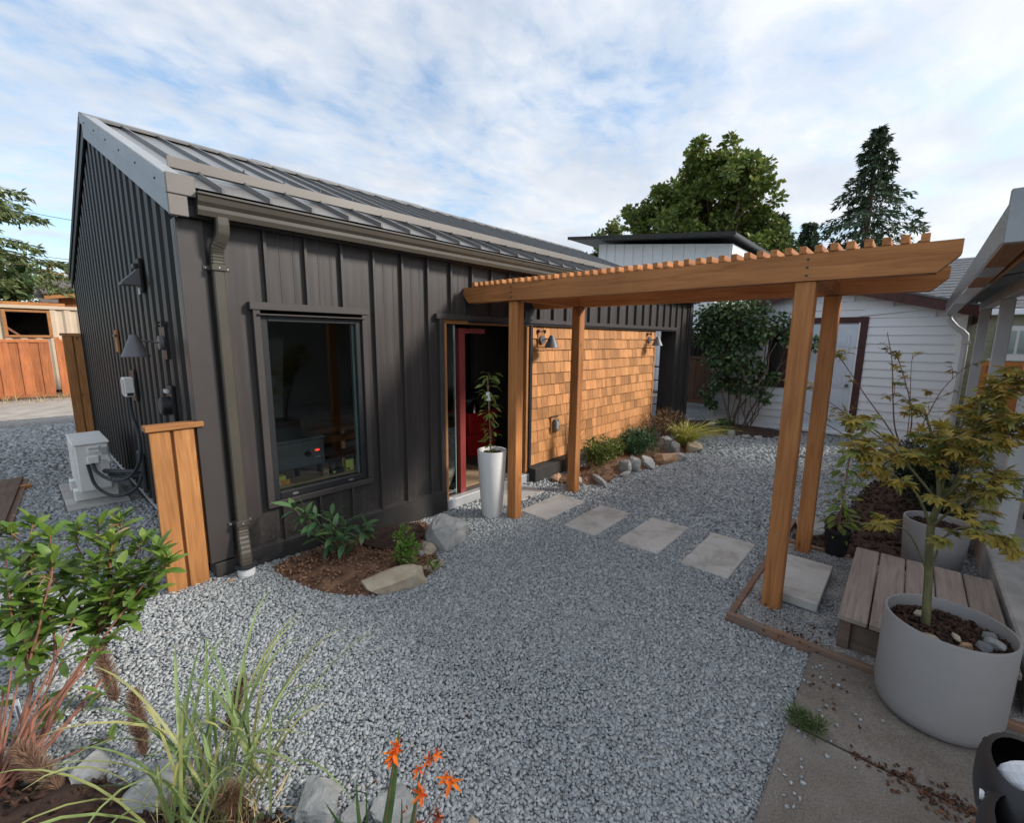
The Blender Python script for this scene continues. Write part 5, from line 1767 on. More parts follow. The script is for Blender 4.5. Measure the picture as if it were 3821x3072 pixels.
G1 = 'rocks edging the bed under the window'
rock('large angular pale grey boulder at the doorway end of the window bed', (1.69, -.64, .02), (.58, .46, .37), 14, 'rock_grey', 17, .4, G1)
rock('long flat pale boulder at the front edge of the window bed', (.86, -1.07, .07), (.52, .26, .20), 13, 'rock_tan', 26, -.25, G1)
rock('round tan cobble beside the large grey boulder', (1.40, -.80, .05), (.14, .12, .12), 15, 'rock_tan', 60, .2, G1, smooth=True)
rock('small flat tan rock beside the cobble in the window bed', (1.28, -1.02, .04), (.22, .16, .07), 17, 'rock_tan', 20, .3, G1)
rock('little grey stone next to the round cobble', (1.31, -.80, .06), (.08, .07, .07), 19, 'rock_grey', 30, .3, G1)
rock('small tan broken stone behind the round cobble', (1.45, -.68, .06), (.13, .09, .06), 20, 'rock_tan', 16, .5, G1)
rock('small pinkish stone on the gravel at the workshop corner', (.02, -.17, .10), (.09, .07, .05), 23, 'rock_rust', 18, .5, G1)
G2 = 'rocks edging the bed along the shingle wall'
for i, (lab, x, y, s, mt, rz) in enumerate((('small rusty rock at the doorway end of the shingle wall bed', 4.02, -.30, (.17, .12, .10), 'rock_rust', .3), ('grey rock left of the second pergola post foot', 3.98, -.56, (.26, .22, .18), 'rock_grey', .7),
        ('flat pale rock right of the second pergola post foot', 4.28, -.83, (.34, .14, .10), 'rock_grey', .9), ('upright grey rock leaning beside the boxwood', 4.98, -.80, (.20, .22, .26), 'rock_grey', .2), ('sharp grey wedge rock in the middle of the shingle wall bed', 5.18, -.88, (.20, .16, .30), 'rock_grey', .6),
        ('small low grey rock at the front of the wedge rock', 4.80, -.92, (.18, .13, .08), 'rock_grey', .2), ('rounded pale rock next to the wedge rock', 5.52, -.92, (.36, .22, .18), 'rock_grey', .5), ('broad orange tan slab rock in the shingle wall bed', 6.0, -1.02, (.42, .26, .20), 'rock_rust', -.2),
        ('dark grey tilted rock at the far end of the bed', 6.55, -.95, (.40, .26, .34), 'rock_dark', .4), ('tall grey rock behind the orange slab rock', 6.72, -.72, (.36, .26, .30), 'rock_grey', .9), ('small grey rock at the foot of the tilted rock', 6.25, -1.16, (.24, .16, .13), 'rock_grey', .4), ('flat sandy rock at the far tip of the bed', 7.05, -1.08, (.56, .30, .16), 'rock_tan', .2),
        ('grey chip rock behind the boxwood near the wall', 4.75, -.30, (.12, .1, .08), 'white_label' if 0 else 'rock_grey', .2))):
    rock(lab, (x, y, .01), tuple(q * 1.32 for q in s), 40 + i, mt, 15, rz, G2, tilt=rnd.uniform(-.45, .45))
G3 = 'rocks edging the bed at the garage'
for i, (x, y, s, lab) in enumerate(((8.62, -.52, (.62, .28, .14), 'long flat rock at the workshop end of the garage bed'), (9.3, -.72, (.42, .34, .26), 'grey boulder against the garage corner'), (8.78, -1.22, (.20, .18, .24), 'upright pale rock in front of the lilac'), (8.84, -1.48, (.26, .2, .13), 'low pale rock right of the upright rock'),
                              (8.9, -1.68, (.28, .2, .12), 'pale rock at the right of the garage bed'), (9.15, -1.98, (.22, .18, .10), 'small rock at the right end of garage bed'), (8.70, -.95, (.2, .16, .09), 'rusty flat rock between the garage bed boulders'))):
    rock(lab, (x, y, .0), s, 70 + i, 'rock_rust' if 'rusty' in lab else 'rock_grey', 20, rnd.uniform(0, 1), G3)
G4 = 'rocks edging the foreground bed'
for i, (px, py, s, mt, lab) in enumerate(((352, 1672, (.34, .26, .20), 'rock_grey', 'big pale grey rock behind the fountain grass'), (200, 1632, (.20, .15, .10), 'rock_grey', 'pale rock between the shrub and the fountain grass'), (680, 1700, (.24, .20, .15), 'rock_grey', 'grey rock left of the orange flowers'),
                                  (828, 1708, (.20, .17, .13), 'rock_grey', 'grey rock behind the orange flowers'), (997, 1728, (.11, .09, .06), 'rock_tan', 'small tan rock at the bottom edge right of the orange flowers'), (745, 1728, (.12, .1, .08), 'rock_grey', 'small grey rock between the two rocks by the orange flowers'))):
    p = on_z(px, py, .10)
    rock(lab, (p.x, p.y, ground(p.x, p.y) - .005), s, 80 + i, mt, 18, rnd.uniform(0, 1), G4, sink=.25)
rock('flat pale rock behind the black nursery pot', (4.5, -3.22, .0), (.7, .34, .16), 99, 'rock_grey', 20, .2, 'rocks by the deck bed')


def bush(name, label, x, y, z, r3, k, size, mat, stem='green_bark', up=.3, aspect=.5, dirs_up=.4, clumps=10, seed=1, cat='shrub', droop=0, nst=7):
    r = random.Random(seed)
    t = thing(name, label, cat, (x, y, z))
    mb = MB()
    PP, DD = [], []
    for c in range(clumps):
        a = r.uniform(0, 6.28)
        rr_ = math.sqrt(r.random()) * .72
        cz = r.uniform(.3, .85)
        cc = (x + r3[0] * rr_ * math.cos(a), y + r3[1] * rr_ * math.sin(a), z + r3[2] * cz)
        f = r.uniform(.28, .45)
        p, d = ell_points(k // clumps, cc, (r3[0] * f, r3[1] * f, r3[2] * f * .7), .4)
        PP.append(p)
        DD.append(d + np.array([0, 0, dirs_up]))
        if c < nst:
            mb.tube(wander((x, y, z - .02), cc, 5, .06, r), [.009, .007, .006, .005, .003], 6)
    mb.build('stems', stem, t)
    o = leafcloud('foliage', np.concatenate(PP), size, mat, t, aspect, up, np.concatenate(DD), droop)
    tag(o, kind='stuff')
    return t


bush('small_shrub', 'small bright green shrub among the stones of the window bed', 1.06, -.93, .11, (.13, .13, .30), 620, .034, 'lime_leaf', clumps=12, seed=4)
bush('weed', 'tiny green weed beside the flat tan rock', 1.22, -1.09, .10, (.07, .07, .07), 60, .03, 'lime_leaf', clumps=4, seed=6)
bush('boxwood', 'rounded olive green boxwood in the shingle wall bed', 4.80, -.52, .04, (.30, .27, .46), 2200, .04, 'box_leaf', clumps=16, seed=7)
bush('boxwood', 'second smaller boxwood close behind the first at the shingle wall', 5.35, -.42, .04, (.22, .2, .36), 1300, .034, 'box_leaf', clumps=12, seed=8)
bush('juniper', 'low dark green spreading juniper in the shingle wall bed', 6.12, -.52, .06, (.52, .38, .36), 3600, .06, 'juniper_leaf', clumps=22, seed=9, aspect=.22, dirs_up=.1, droop=.2)
bush('laceleaf_maple', 'reddish brown laceleaf maple at the far end of the bed', 7.2, -.45, .05, (.62, .46, .66), 1700, .085, 'laceleaf', 'bark', clumps=16, seed=10, aspect=.16, droop=.5)
bush('heath', 'small sparse heath at the front of the shingle wall bed', 4.45, -.70, .04, (.16, .14, .14), 420, .03, 'dry_blade', clumps=8, seed=12, aspect=.15)
bush('dark_yew', 'dark evergreen shrub behind the deck step', 5.75, -4.1, .02, (.42, .34, .85), 4200, .055, 'yew', 'bark', clumps=26, seed=13, aspect=.3)
bush('dark_yew', 'second dark evergreen shrub against the porch slab', 5.0, -4.25, .02, (.34, .2, .50), 1800, .05, 'yew', 'bark', clumps=14, seed=14, aspect=.3)
bush('fern_plant', 'small dark green fern at the garage bed', 9.0, -1.0, .03, (.2, .2, .26), 260, .09, 'lilac_leaf', clumps=8, seed=15, aspect=.3)
bush('weed_tuft', 'low green weed tuft at the edge of patio slab', 1.56, -3.63, .03, (.085, .085, .06), 420, .05, 'weed_blade', clumps=9, seed=16, aspect=.1, dirs_up=.7, cat='weed')


def grass(name, label, x, y, z, k, h, spread, width, mat, seed, r0=.05, single=False, cat='grass', lean=(0, 0), stem=None):
    """arching blades; single: each blade an object"""
    r = random.Random(seed)
    t = thing(name, label, cat, (x, y, z))
    allm = MB()
    for i in range(k):
        a = r.uniform(0, 6.28)
        H = h * r.uniform(.6, 1.08)
        s = spread * r.uniform(.15, 1.0)
        b = Vector((x + r0 * r.uniform(-1, 1), y + r0 * r.uniform(-1, 1), z - .01))
        d = Vector((math.cos(a) + lean[0], math.sin(a) + lean[1], 0))
        top = b + d * s * .55 + Vector((0, 0, H))
        end = b + d * s * 1.25 + Vector((0, 0, H * r.uniform(.62, 1.0)))
        c = bez(b, top, end, 9)
        wd = width * r.uniform(.6, 1.15)
        sd_ = Vector((-d.y, d.x, r.uniform(-.4, .4))).normalized()
        m_ = MB() if single else allm
        vs = []
        for j, p in enumerate(c):
            u = j / 8
            ww = wd * .5 * (1 - u ** 2.2) * (0.55 + .45 * min(1, u * 4)) + .0004
            vs += [p - sd_ * ww, p + Vector((0, 0, -ww * .5)), p + sd_ * ww]
        fs = []
        for j in range(8):
            q = 3 * j
            fs += [(q, q + 1, q + 4, q + 3), (q + 1, q + 2, q + 5, q + 4)]
        m_.add(vs, fs)
        if single:
            m_.build('blade', mat, t, smooth=True, angle=80)
    if not single:
        tag(allm.build('blades', mat, t), kind='stuff')
    return t


grass('forest_grass', 'bright golden forest grass at the far end of the bed', 7.15, -.88, .06, 240, .46, .62, .02, 'gold_blade', 3, .12, lean=(.1, -.4))
grass('feather_grass', 'tall brown feathery grass against the cedar shingles', 4.42, -.22, .04, 80, 1.0, .30, .007, 'dry_blade', 5, .06)
grass('dry_grass', 'dry straw coloured grass at the foot of the red fence', -.5, 14.4, .1, 160, .28, .35, .012, 'straw', 9, .7)


def fountain_grass():
    gx, gy = -.55, -2.0
    t = grass('fountain_grass', 'arching fountain grass with bristly brown plumes in the foreground', gx, gy, .12, 70, .62, .55, .0165, 'grass_blade', 31, .18, single=True, lean=(.05, .0))
    r = random.Random(33)
    # plumes: stalk and bristles; ends read off the picture, all 1.9 to 2.4 m from the lens
    for (xa, ya, xb, yb, dd, fat) in ((245, 1478, 205, 1358, 2.2, 1.25), (304, 1592, 280, 1458, 1.95, 1.2), (478, 1545, 512, 1428, 2.1, 1.05), (132, 1668, 35, 1573, 1.8, 1.35), (500, 1720, 478, 1665, 1.75, 1.5)):
        p0, p1 = at_d(xa, ya, dd), at_d(xb, yb, dd * (1.0 if fat < 1.4 else .93))
        base = Vector((gx + r.uniform(-.1, .1), gy + r.uniform(-.1, .1), .12))
        st = bez(base, base.lerp(p0, .5) + Vector((0, 0, .12)), p0, 9)
        MB().tube(st, .0022, 6).build('stalk', 'croc_blade', t)
        ax = p1 - p0
        L = ax.length
        axn = ax.normalized()
        m_ = 1500
        u = rng.random(m_)
        P = np.array([(p0 + ax * q)[:] for q in u])
        rd_ = rng.normal(size=(m_, 3))
        rd_ -= np.outer(rd_ @ np.array(axn), np.array(axn))
        rd_ /= np.linalg.norm(rd_, axis=1)[:, None]
        prof = np.sin(np.pi * np.clip(u * .93 + .06, 0, 1)) ** .6
        D = rd_ * 1.0 + np.array(axn) * .95
        D /= np.linalg.norm(D, axis=1)[:, None]
        Lb = (.016 + .026 * prof) * rng.uniform(.7, 1.3, m_) * fat
        s = np.cross(D, rng.normal(size=(m_, 3)))
        s /= np.linalg.norm(s, axis=1)[:, None]
        w2 = .0013
        V = np.stack([P - s * w2, P + s * w2, P + D * Lb[:, None] + s * w2 * .3, P + D * Lb[:, None] - s * w2 * .3], 1) - np.array(wloc(t))[None, None]
        o = np_mesh('plume', V.reshape(-1, 3), np.arange(4)[None] + 4 * np.arange(m_)[:, None], 'plume', t)
        MB().tube([p0 + ax * q for q in (0, .15, .5, .85, 1)], [.004, .011 * fat, .012 * fat, .009 * fat, .003], 8).build('plume_core', 'plume', t)
    # dead thatch at the foot
    m_ = 240
    P = np.stack([rng.normal(-.55, .10, m_), rng.normal(-2.05, .12, m_), rng.uniform(.13, .2, m_)], -1)
    o = leafcloud('thatch', P, .11, 'straw', t, .035, .2)
    tag(o, kind='stuff')


fountain_grass()


def crocosmia():
    r = random.Random(12)
    base = Vector((-.10, -2.50, .06))
    t = thing('crocosmia', 'orange flowered crocosmia with sword leaves at the bottom edge', 'flower', base)
    for (xa, ya, xb, yb, d0, d1, wd) in ((800, 1760, 835, 1530, 1.75, 1.85, .032), (770, 1760, 755, 1640, 1.75, 1.85, .016), (850, 1760, 880, 1610, 1.72, 1.8, .015), (790, 1770, 690, 1690, 1.75, 1.7, .02), (835, 1770, 840, 1680, 1.7, 1.75, .010), (780, 1760, 778, 1660, 1.8, 1.85, .009), (815, 1770, 812, 1700, 1.7, 1.72, .008)):
        p0, p1 = at_d(xa, ya + 60, d0 * .9), at_d(xb, yb, d1 * .9)
        side = RT
        vs = []
        for j in range(9):
            u = j / 8
            p = p0.lerp(p1, u) + RT * .012 * math.sin(u * 2.2) * (1 if xb > 800 else -1)
            ww = wd * .5 * (1 - u ** 3) + .0006
            vs += [p - side * ww, p - _f * ww * .35, p + side * ww]
        fs = []
        for j in range(8):
            q = 3 * j
            fs += [(q, q + 1, q + 4, q + 3), (q + 1, q + 2, q + 5, q + 4)]
        MB().add(vs, fs).build('blade', 'croc_blade', t, smooth=True, angle=80)
    pet = leaf_mesh('petal', .026, .0085, -.25, 4, .2, 'lance')
    dry = leaf_mesh('dry_petal', .026, .0085, -.25, 4, .2, 'lance')
    stalks = [((860, 1790, 1.7), (870, 1690, 1.72), (905, 1590, 1.78)), ((870, 1790, 1.68), (900, 1700, 1.7), (950, 1640, 1.75)), ((800, 1790, 1.72), (820, 1660, 1.76), (835, 1580, 1.8)), ((850, 1800, 1.62), (880, 1730, 1.6), (930, 1700, 1.6))]
    for a, b, c in stalks:
        MB().tube(bez(at_d(a[0], a[1] + 40, a[2] * .9), at_d(b[0], b[1], b[2] * .9), at_d(c[0], c[1], c[2] * .9), 8), [.0024, .0023, .0022, .002, .0018, .0016, .0014, .001], 6).build('stalk', 'red_bark', t)
    fl = [(828, 1585, 1.8, 1.25), (838, 1572, 1.8, .9), (822, 1600, 1.79, 1.0), (950, 1645, 1.75, 1.25), (938, 1636, 1.74, .9), (888, 1672, 1.73, 1.15), (905, 1600, 1.78, .85), (918, 1590, 1.78, .8), (880, 1620, 1.77, .8), (925, 1722, 1.6, .9), (880, 1735, 1.6, .7)]
    for i, (x, y, dd, s) in enumerate(fl):
        c = at_d(x, y, dd * .9)
        s *= 1.45
        face = (-_f + RT * r.uniform(-.6, .9) + UP * r.uniform(-.3, .6)).normalized()
        u = face.cross(UP).normalized()
        v = face.cross(u)
        m2 = MB()
        m2.tube([c - face * .016 * s, c], [.0018, .0034 * s], 8)
        f = m2.build('flower_tube', 'petal', t)
        for k in range(6):
            a = k * math.pi / 3 + r.uniform(-.15, .15)
            d = face * .45 + u * math.cos(a) + v * math.sin(a)
            pl_ = put_leaf(pet if i < 9 else dry, 'petal' if i < 9 else 'petal_dry', f, c, d, 0, s * r.uniform(.85, 1.1), name='petal')
    for (x, y, dd) in ((910, 1600, 1.78), (895, 1612, 1.78), (885, 1640, 1.77), (858, 1705, 1.7), (845, 1715, 1.7), (788, 1650, 1.8), (832, 1620, 1.8)):
        c = at_d(x, y, dd * .9)
        MB().tube([c, c + (UP * .6 + RT * r.uniform(-.6, .8)) * .018], [.0022, .0034], 6).build('bud', 'petal_dry', t)


crocosmia()

# ------------------------------------------------------------------ white garage
GX, GL, GR, GRY, GPK, GSL = 10.35, -.25, -4.45, -2.35, 3.02, .27
GA = thing('garage', 'white vinyl sided garage with maroon trim and grey door', 'building', (GX + 2.5, GRY, 0))


def g_top(y):
    return GPK - GSL * abs(y - GRY)


mb = MB()
mb.extr([(GL - .03, -.05), (GR + .03, -.05), (GR + .03, g_top(GR)), (GRY, GPK), (GL - .03, g_top(GL))], 'x', GX + .03, GX + 5)
mb.build('wall', 'white_paint', GA)
DY0, DY1, DZ0, DZ1 = -2.95, -2.08, .12, 2.29       # door leaf
WY0, WY1, WZ0g, WZ1g = -1.70, -.62, 1.05, 2.10
CH = .163
z = .12
while z < GPK - .05:
    zt = z + CH
    zm = z + CH * .5
    ya, yb = GR + .09, GL - .09
    if zm > g_top(ya):
        hw = (GPK - zt) / GSL
        ya, yb = GRY - hw, GRY + hw
        if hw < .1:
            break
    spans = [(ya, yb)]
    for (o0, o1, p0, p1) in ((DY0 - .15, DY1 + .15, -1, DZ1 + .15), (WY0 - .12, WY1 + .12, WZ0g - .12, WZ1g + .12)):
        ns = []
        for (a, b) in spans:
            if p0 < zm < p1 and o0 < b and o1 > a:
                if o0 > a + .03:
                    ns.append((a, o0))
                if b > o1 + .03:
                    ns.append((o1, b))
            else:
                ns.append((a, b))
        spans = ns
    for (a, b) in spans:
        q = MB()
        # drop lap
        pr = [(GX + .004, z), (GX - .022, z + .003), (GX - .020, z + .02), (GX + .0, zt), (GX + .02, zt), (GX + .02, z)]
        q.extr(pr, 'y', a, b)
        fixnormals(q.build('siding_board', 'vinyl', GA))
    z = zt
MB().bbox(GX - .025, GX + .02, GL - .10, GL + .01, .0, g_top(GL) - .02, .004).build('corner_board', 'white_paint', GA)
MB().bbox(GX - .025, GX + .02, GR - .01, GR + .10, .0, g_top(GR) - .02, .004).build('corner_board', 'white_paint', GA)
MB().bbox(GX - .02, GX + .02, GR + .05, GL - .05, -.1, .118, .004).build('sill_board', 'white_paint', GA)
# loose lap hanging out of line
mb = MB()
mb.obox((GX - .03, -3.55, 2.56), (.006, 0, 0), (0, .62, -.062), (.01, .008, .055))
mb.build('loose_siding', 'vinyl', GA)
dr = MB().bbox(GX - .02, GX + .02, DY0, DY1, DZ0, DZ1, .004).build('door', 'door_grey', GA)
for (a, b) in ((DY0 + .10, DY0 + .39), (DY0 + .48, DY1 - .10)):
    for (p, q) in ((1.85, 2.10), (1.02, 1.72), (.30, .90)):
        MB().bbox(GX - .031, GX - .0205, a, b, p, q, .008).build('panel', 'door_grey', dr)
        MB().bbox(GX - .037, GX - .0315, a + .05, b - .05, p + .05, q - .05, .005).build('panel', 'door_grey', dr)
kb = MB().tube([(GX - .02, DY0 + .07, 1.07), (GX - .06, DY0 + .07, 1.07), (GX - .065, DY0 + .07, 1.07), (GX - .10, DY0 + .07, 1.07), (GX - .105, DY0 + .07, 1.07)], [.035, .014, .028, .032, .016], 16).build('door_knob', 'lamp_metal', dr)
for b in ((DY0 - .15, DY0 - .03, .1, DZ1 + .03), (DY1 + .03, DY1 + .15, .1, DZ1 + .03), (DY0 - .15, DY1 + .15, DZ1 + .0305, DZ1 + .14)):
    MB().bbox(GX - .04, GX + .01, *b, .004).build('door_casing', 'maroon_paint', GA)
MB().bbox(GX - .035, GX + .01, DY0 - .029, DY0 - .001, .12, DZ1 + .03, .003).build('door_stop', 'white_paint', GA)
MB().bbox(GX - .12, GX + .02, DY0 - .2, DY1 + .2, .06, .119, .004).build('door_sill', 'white_paint', GA)
gw = MB().bbox(GX - .015, GX + .005, WY0, WY1, WZ0g, WZ1g, .003).build('window', 'black_frame', GA)
for b in ((WY0 - .1, WY0, WZ0g - .1, WZ1g + .1), (WY1, WY1 + .1, WZ0g - .1, WZ1g + .1), (WY0, WY1, WZ1g, WZ1g + .1), (WY0, WY1, WZ0g - .1, WZ0g)):
    MB().bbox(GX - .04, GX + .0, *b, .004).build('casing', 'maroon_paint', gw)
MB().bbox(GX - .03, GX - .016, WY0 + .30, WY0 + .34, WZ0g, WZ1g, .003).build('mullion', 'white_paint', gw)
MB().box(GX - .019, GX - .0155, WY0 + .02, WY0 + .30, WZ0g + .02, WZ1g - .02).build('pane', 'glass', gw)
MB().bbox(GX - .025, GX - .0155, WY0 + .36, WY1 - .03, WZ0g + .03, WZ0g + .8, .003).build('blind', 'white_paint', gw)
# roof: slopes with courses of shingles and maroon barge boards
for s in (-1, 1):
    e = GRY + s * (2.1 + .26)
    mb = MB()
    N = 13
    for k in range(N):
        y0 = GRY + (e - GRY) * k / N
        y1 = GRY + (e - GRY) * (k + 1) / N
        z0, z1 = g_top(y0) + .17, g_top(y1) + .17
        mb.extr([(y0, z0 - .03), (y0, z0), (y1, z1 + .012), (y1, z1 - .03)], 'x', GX - .30, GX + 5.2)
    fixnormals(mb.build('roof', 'asphalt_shingle', GA))
    mb = MB()
    mb.extr([(GRY, GPK + .135), (e, g_top(e) + .135), (e, g_top(e) - .04), (GRY, GPK - .04)], 'x', GX - .285, GX - .25)
    fixnormals(mb.build('barge_board', 'maroon_paint', GA))
    mb = MB()
    mb.extr([(GRY, GPK + .12), (e, g_top(e) + .12), (e, g_top(e) + .09), (GRY, GPK + .09)], 'x', GX - .2495, GX + .02)
    fixnormals(mb.build('soffit', 'white_paint', GA))
    MB().bbox(GX - .25, GX + 5.1, min(e, e - s * .03), max(e, e - s * .03), g_top(e) - .05, g_top(e) + .13, .004).build('eave_board', 'maroon_paint', GA)

# lilac in front of the garage
t = thing('lilac', 'tall leafy lilac shrub growing against the white garage', 'shrub', (9.75, -1.12, .03))
mb = MB()
r = random.Random(2)
LB = Vector((9.8, -1.12, .02))
ends = []
for i in range(13):
    e = Vector((9.85 + r.uniform(-.3, .3), -1.0 + r.uniform(-.75, .75), r.uniform(1.4, 2.5)))
    if i > 9:
        e = Vector((9.8, -1.75 - r.uniform(0, .5), r.uniform(1.6, 2.2)))
    st = LB + Vector((r.uniform(-.1, .1), r.uniform(-.22, .22), 0))
    mb.tube(wander(st, e, 7, .04, r), [.024 - .015 * k / 6 for k in range(7)] if i < 5 else [.012 - .007 * k / 6 for k in range(7)], 7)
    ends.append(e)
mb.build('trunk', 'bark', t, smooth=True)
PP, DD = [], []
cl_ = [(-.25, 2.45, .38), (.0, 2.05, .30), (-.5, 2.6, .34), (-.85, 2.62, .34), (-1.2, 2.5, .36), (-1.35, 2.1, .28), (-.35, 2.0, .32), (-.75, 2.15, .36), (-1.1, 1.95, .34), (-.5, 1.55, .32), (-.9, 1.5, .34), (-1.25, 1.4, .28), (-.55, 1.05, .26), (-.95, .95, .24), (-1.3, .95, .22), (-.35, .75, .18), (-1.75, 2.3, .24), (-1.95, 2.0, .22), (-2.25, 1.95, .2), (-1.6, 1.2, .18), (-.45, .5, .14), (-1.55, .75, .12)]
for (yy, zz_, f) in cl_:
    p, d = ell_points(int(6800 * f * f * f) + 50, (9.82 + r.uniform(-.12, .12), yy, zz_), (f * .8, f, f * .9), .35)
    PP.append(p)
    DD.append(d * .6 + np.array([0, 0, -.2]))
tag(leafcloud('foliage', np.concatenate(PP), .095, 'lilac_leaf', t, .75, .25, np.concatenate(DD), .2), kind='stuff')

# ------------------------------------------------------------------ houses and fences behind
WH = thing('white_house', 'tall white board and batten house with black roof behind the workshop', 'house', (19, 4, 0))
y0, y1 = .55, 6.6
MB().box(16.0, 22, 1.2, 6.45, 0, 5.2).build('wall', 'white_paint', WH)
mb = MB()
mb.extr([(1.2, 5.201), (6.45, 5.201), (6.45, 5.85), (1.2, 5.10 if 0 else 5.21)], 'x', 16.0, 22)
mb.build('gable_wall', 'white_paint', WH)
k = 0
for yy in np.arange(1.3, 6.45, .40):
    MB().bbox(15.972, 15.999, yy - .02, yy + .02, 0, 5.2 + .62 * (yy - 1.2) / 5.25, .004).build('batten', 'white_paint', WH)
MB().bbox(15.965, 15.999, 1.15, 6.5, 2.30, 2.45, .004).build('belly_band', 'white_paint', WH)
mb = MB()
mb.extr([(.95, 5.36), (7.5, 6.06), (7.5, 6.16), (.95, 5.45)], 'x', 15.3, 23)
fixnormals(mb.build('roof', 'black_frame', WH))
mb = MB()
mb.extr([(.92, 5.35), (7.52, 6.05), (7.52, 6.17), (.92, 5.46)], 'x', 15.25, 15.299)
fixnormals(mb.build('fascia', 'footing', WH))

t = thing('black_container', 'black corrugated metal container behind the old board fence', 'container', (14.5, 1.5, 0))
prof = []
yy = .1
while yy < 1.6:
    prof += [(13.4, yy), (13.4, yy + .06), (13.44, yy + .075), (13.44, yy + .135)]
    yy += .15
k = len(prof)
mb = MB()
mb.add([(p[0], p[1], z_) for z_ in (.1, 2.17) for p in prof], [(i + 1, i, k + i, k + i + 1) for i in range(k - 1)])
mb.add([(13.42, .1, 2.17), (13.42, 1.6, 2.17), (15.2, 1.6, 2.17), (15.2, .1, 2.17)], [(0, 1, 2, 3)])
mb.add([(13.42, 1.6, .1), (13.42, 1.6, 2.17), (15.2, 1.6, 2.17), (15.2, 1.6, .1)], [(3, 2, 1, 0)])
mb.add([(13.42, .1, .1), (13.42, .1, 2.17), (15.2, .1, 2.17), (15.2, .1, .1)], [(0, 1, 2, 3)])
mb.build('side', 'gable_metal', t)


def board_fence(label, p0, p1, h, z, bw, mat, seed, rails=True, name='board_fence', post=True, cap=False):
    r = random.Random(seed)
    p0, p1 = Vector(p0), Vector(p1)
    L = (p1 - p0).length
    d = (p1 - p0) / L
    nrm = Vector((-d.y, d.x, 0))
    t = thing(name, label, 'fence', (p0.x, p0.y, z))
    k = int(L / bw)
    for i in range(k):
        c = p0 + d * (i + .5) * L / k
        hh = h + r.uniform(-.01, .01)
        off = nrm * (.011 if i % 2 else -.011)
        MB().obox(Vector((c.x, c.y, z + hh / 2 + .03)) + off, d * (L / k * .5 + .006), nrm * .009, Vector((0, 0, hh / 2))).build('board', mat, t)
    if rails:
        for zz_ in ((.10, .18) if 0 else (.05, h - .03)):
            MB().obox(Vector((p0.x + d.x * L / 2, p0.y + d.y * L / 2, z + zz_ + .03)), d * L / 2, nrm * .035, Vector((0, 0, .04))).build('rail', mat, t)
    if post:
        for i in range(int(L / 2.4) + 1):
            c = p0 + d * min(L - .05, .05 + i * 2.4)
            MB().obox(Vector((c.x, c.y, z + h / 2 + .05)), d * .05, nrm * .05, Vector((0, 0, h / 2 + .05))).build('post', mat, t)
    return t


board_fence('old brown board fence in the gap between workshop and garage', (12.4, -.2, 0), (12.4, 1.5, 0), 1.35, .1, .15, 'fence_old', 3, rails=True, post=False)
board_fence('red cedar board fence across the end of the gravel alley, left bay', (-4.6, 14.6, 0), (-.08, 14.6, 0), 1.62, .15, .19, 'fence_red', 4)
board_fence('red cedar board fence across the end of the gravel alley, right bay', (.05, 14.6, 0), (5.0, 14.6, 0), 1.62, .15, .19, 'fence_red', 5)
board_fence('orange stained fence behind the white porch posts', (11.9, -9.0, 0), (11.9, -4.75, 0), 1.55, 0, .16, 'fence_orange', 6, post=False)

# beige shipping container with an opening
t = thing('shipping_container', 'beige shipping container with framed opening behind the red fence', 'container', (0, 17.6, 0))
yf = 16.5


def corr(x0, x1, z0, z1, name='panel'):
    prof = []
    xx = x0
    while xx < x1 - .01:
        for q, dd in ((0, 0), (.10, 0), (.16, .04), (.26, .04), (.32, 0)):
            if xx + q <= x1:
                prof.append((xx + q, yf + dd))
        xx += .32
    prof.append((x1, yf))
    k = len(prof)
    MB().add([(p[0], p[1], z_) for z_ in (z0, z1) for p in prof], [(i, i + 1, k + i + 1, k + i) for i in range(k - 1)]).build(name, 'container', t)


corr(-5, -.88, .2, 2.72)
corr(.14, 2.6, .2, 2.72)
corr(-.879, .139, .2, 1.85)
MB().bbox(-5, 2.6, yf - .03, yf + .05, 2.722, 2.82, .005).build('top_rail', 'container', t)
for b in ((-.88, -.80, 1.85, 2.68), (.06, .14, 1.85, 2.68), (-.799, .059, 2.61, 2.68), (-.799, .059, 1.85, 1.92)):
    MB().bbox(b[0], b[1], yf - .03, yf + .06, b[2], b[3], .004).build('opening_frame', 'cedar_x', t)
MB().box(-5, 2.6, yf + .08, yf + .1, .2, 1.84).build('inner_wall', 'room_wall', t)
MB().box(-5, 2.6, yf + 2.3, yf + 2.4, .2, 2.75).build('inner_wall', 'room_wall', t)
MB().box(-5, 2.6, yf + .06, yf + 2.4, 2.76, 2.80).build('roof', 'container', t)
MB().box(2.55, 2.6, yf + .06, yf + 2.4, .2, 2.75).build('end_wall', 'container', t)
MB().box(-5, -4.95, yf + .06, yf + 2.4, .2, 2.75).build('end_wall', 'container', t)
MB().bbox(.86, .98, yf - .04, yf - .031, 2.38, 2.62, .004).build('vent', 'ac_paint', t)
MB().tube([(.93, yf - .04, 2.5), (.93, yf - .06, 2.5)], .05, 12).build('vent_hood', 'black_plastic', t)
MB().obox((-.72, yf + .1, 2.05), (.14, 0, -.14), (0, .02, 0), (.02, 0, .02)).build('brace', 'red_bark', t)

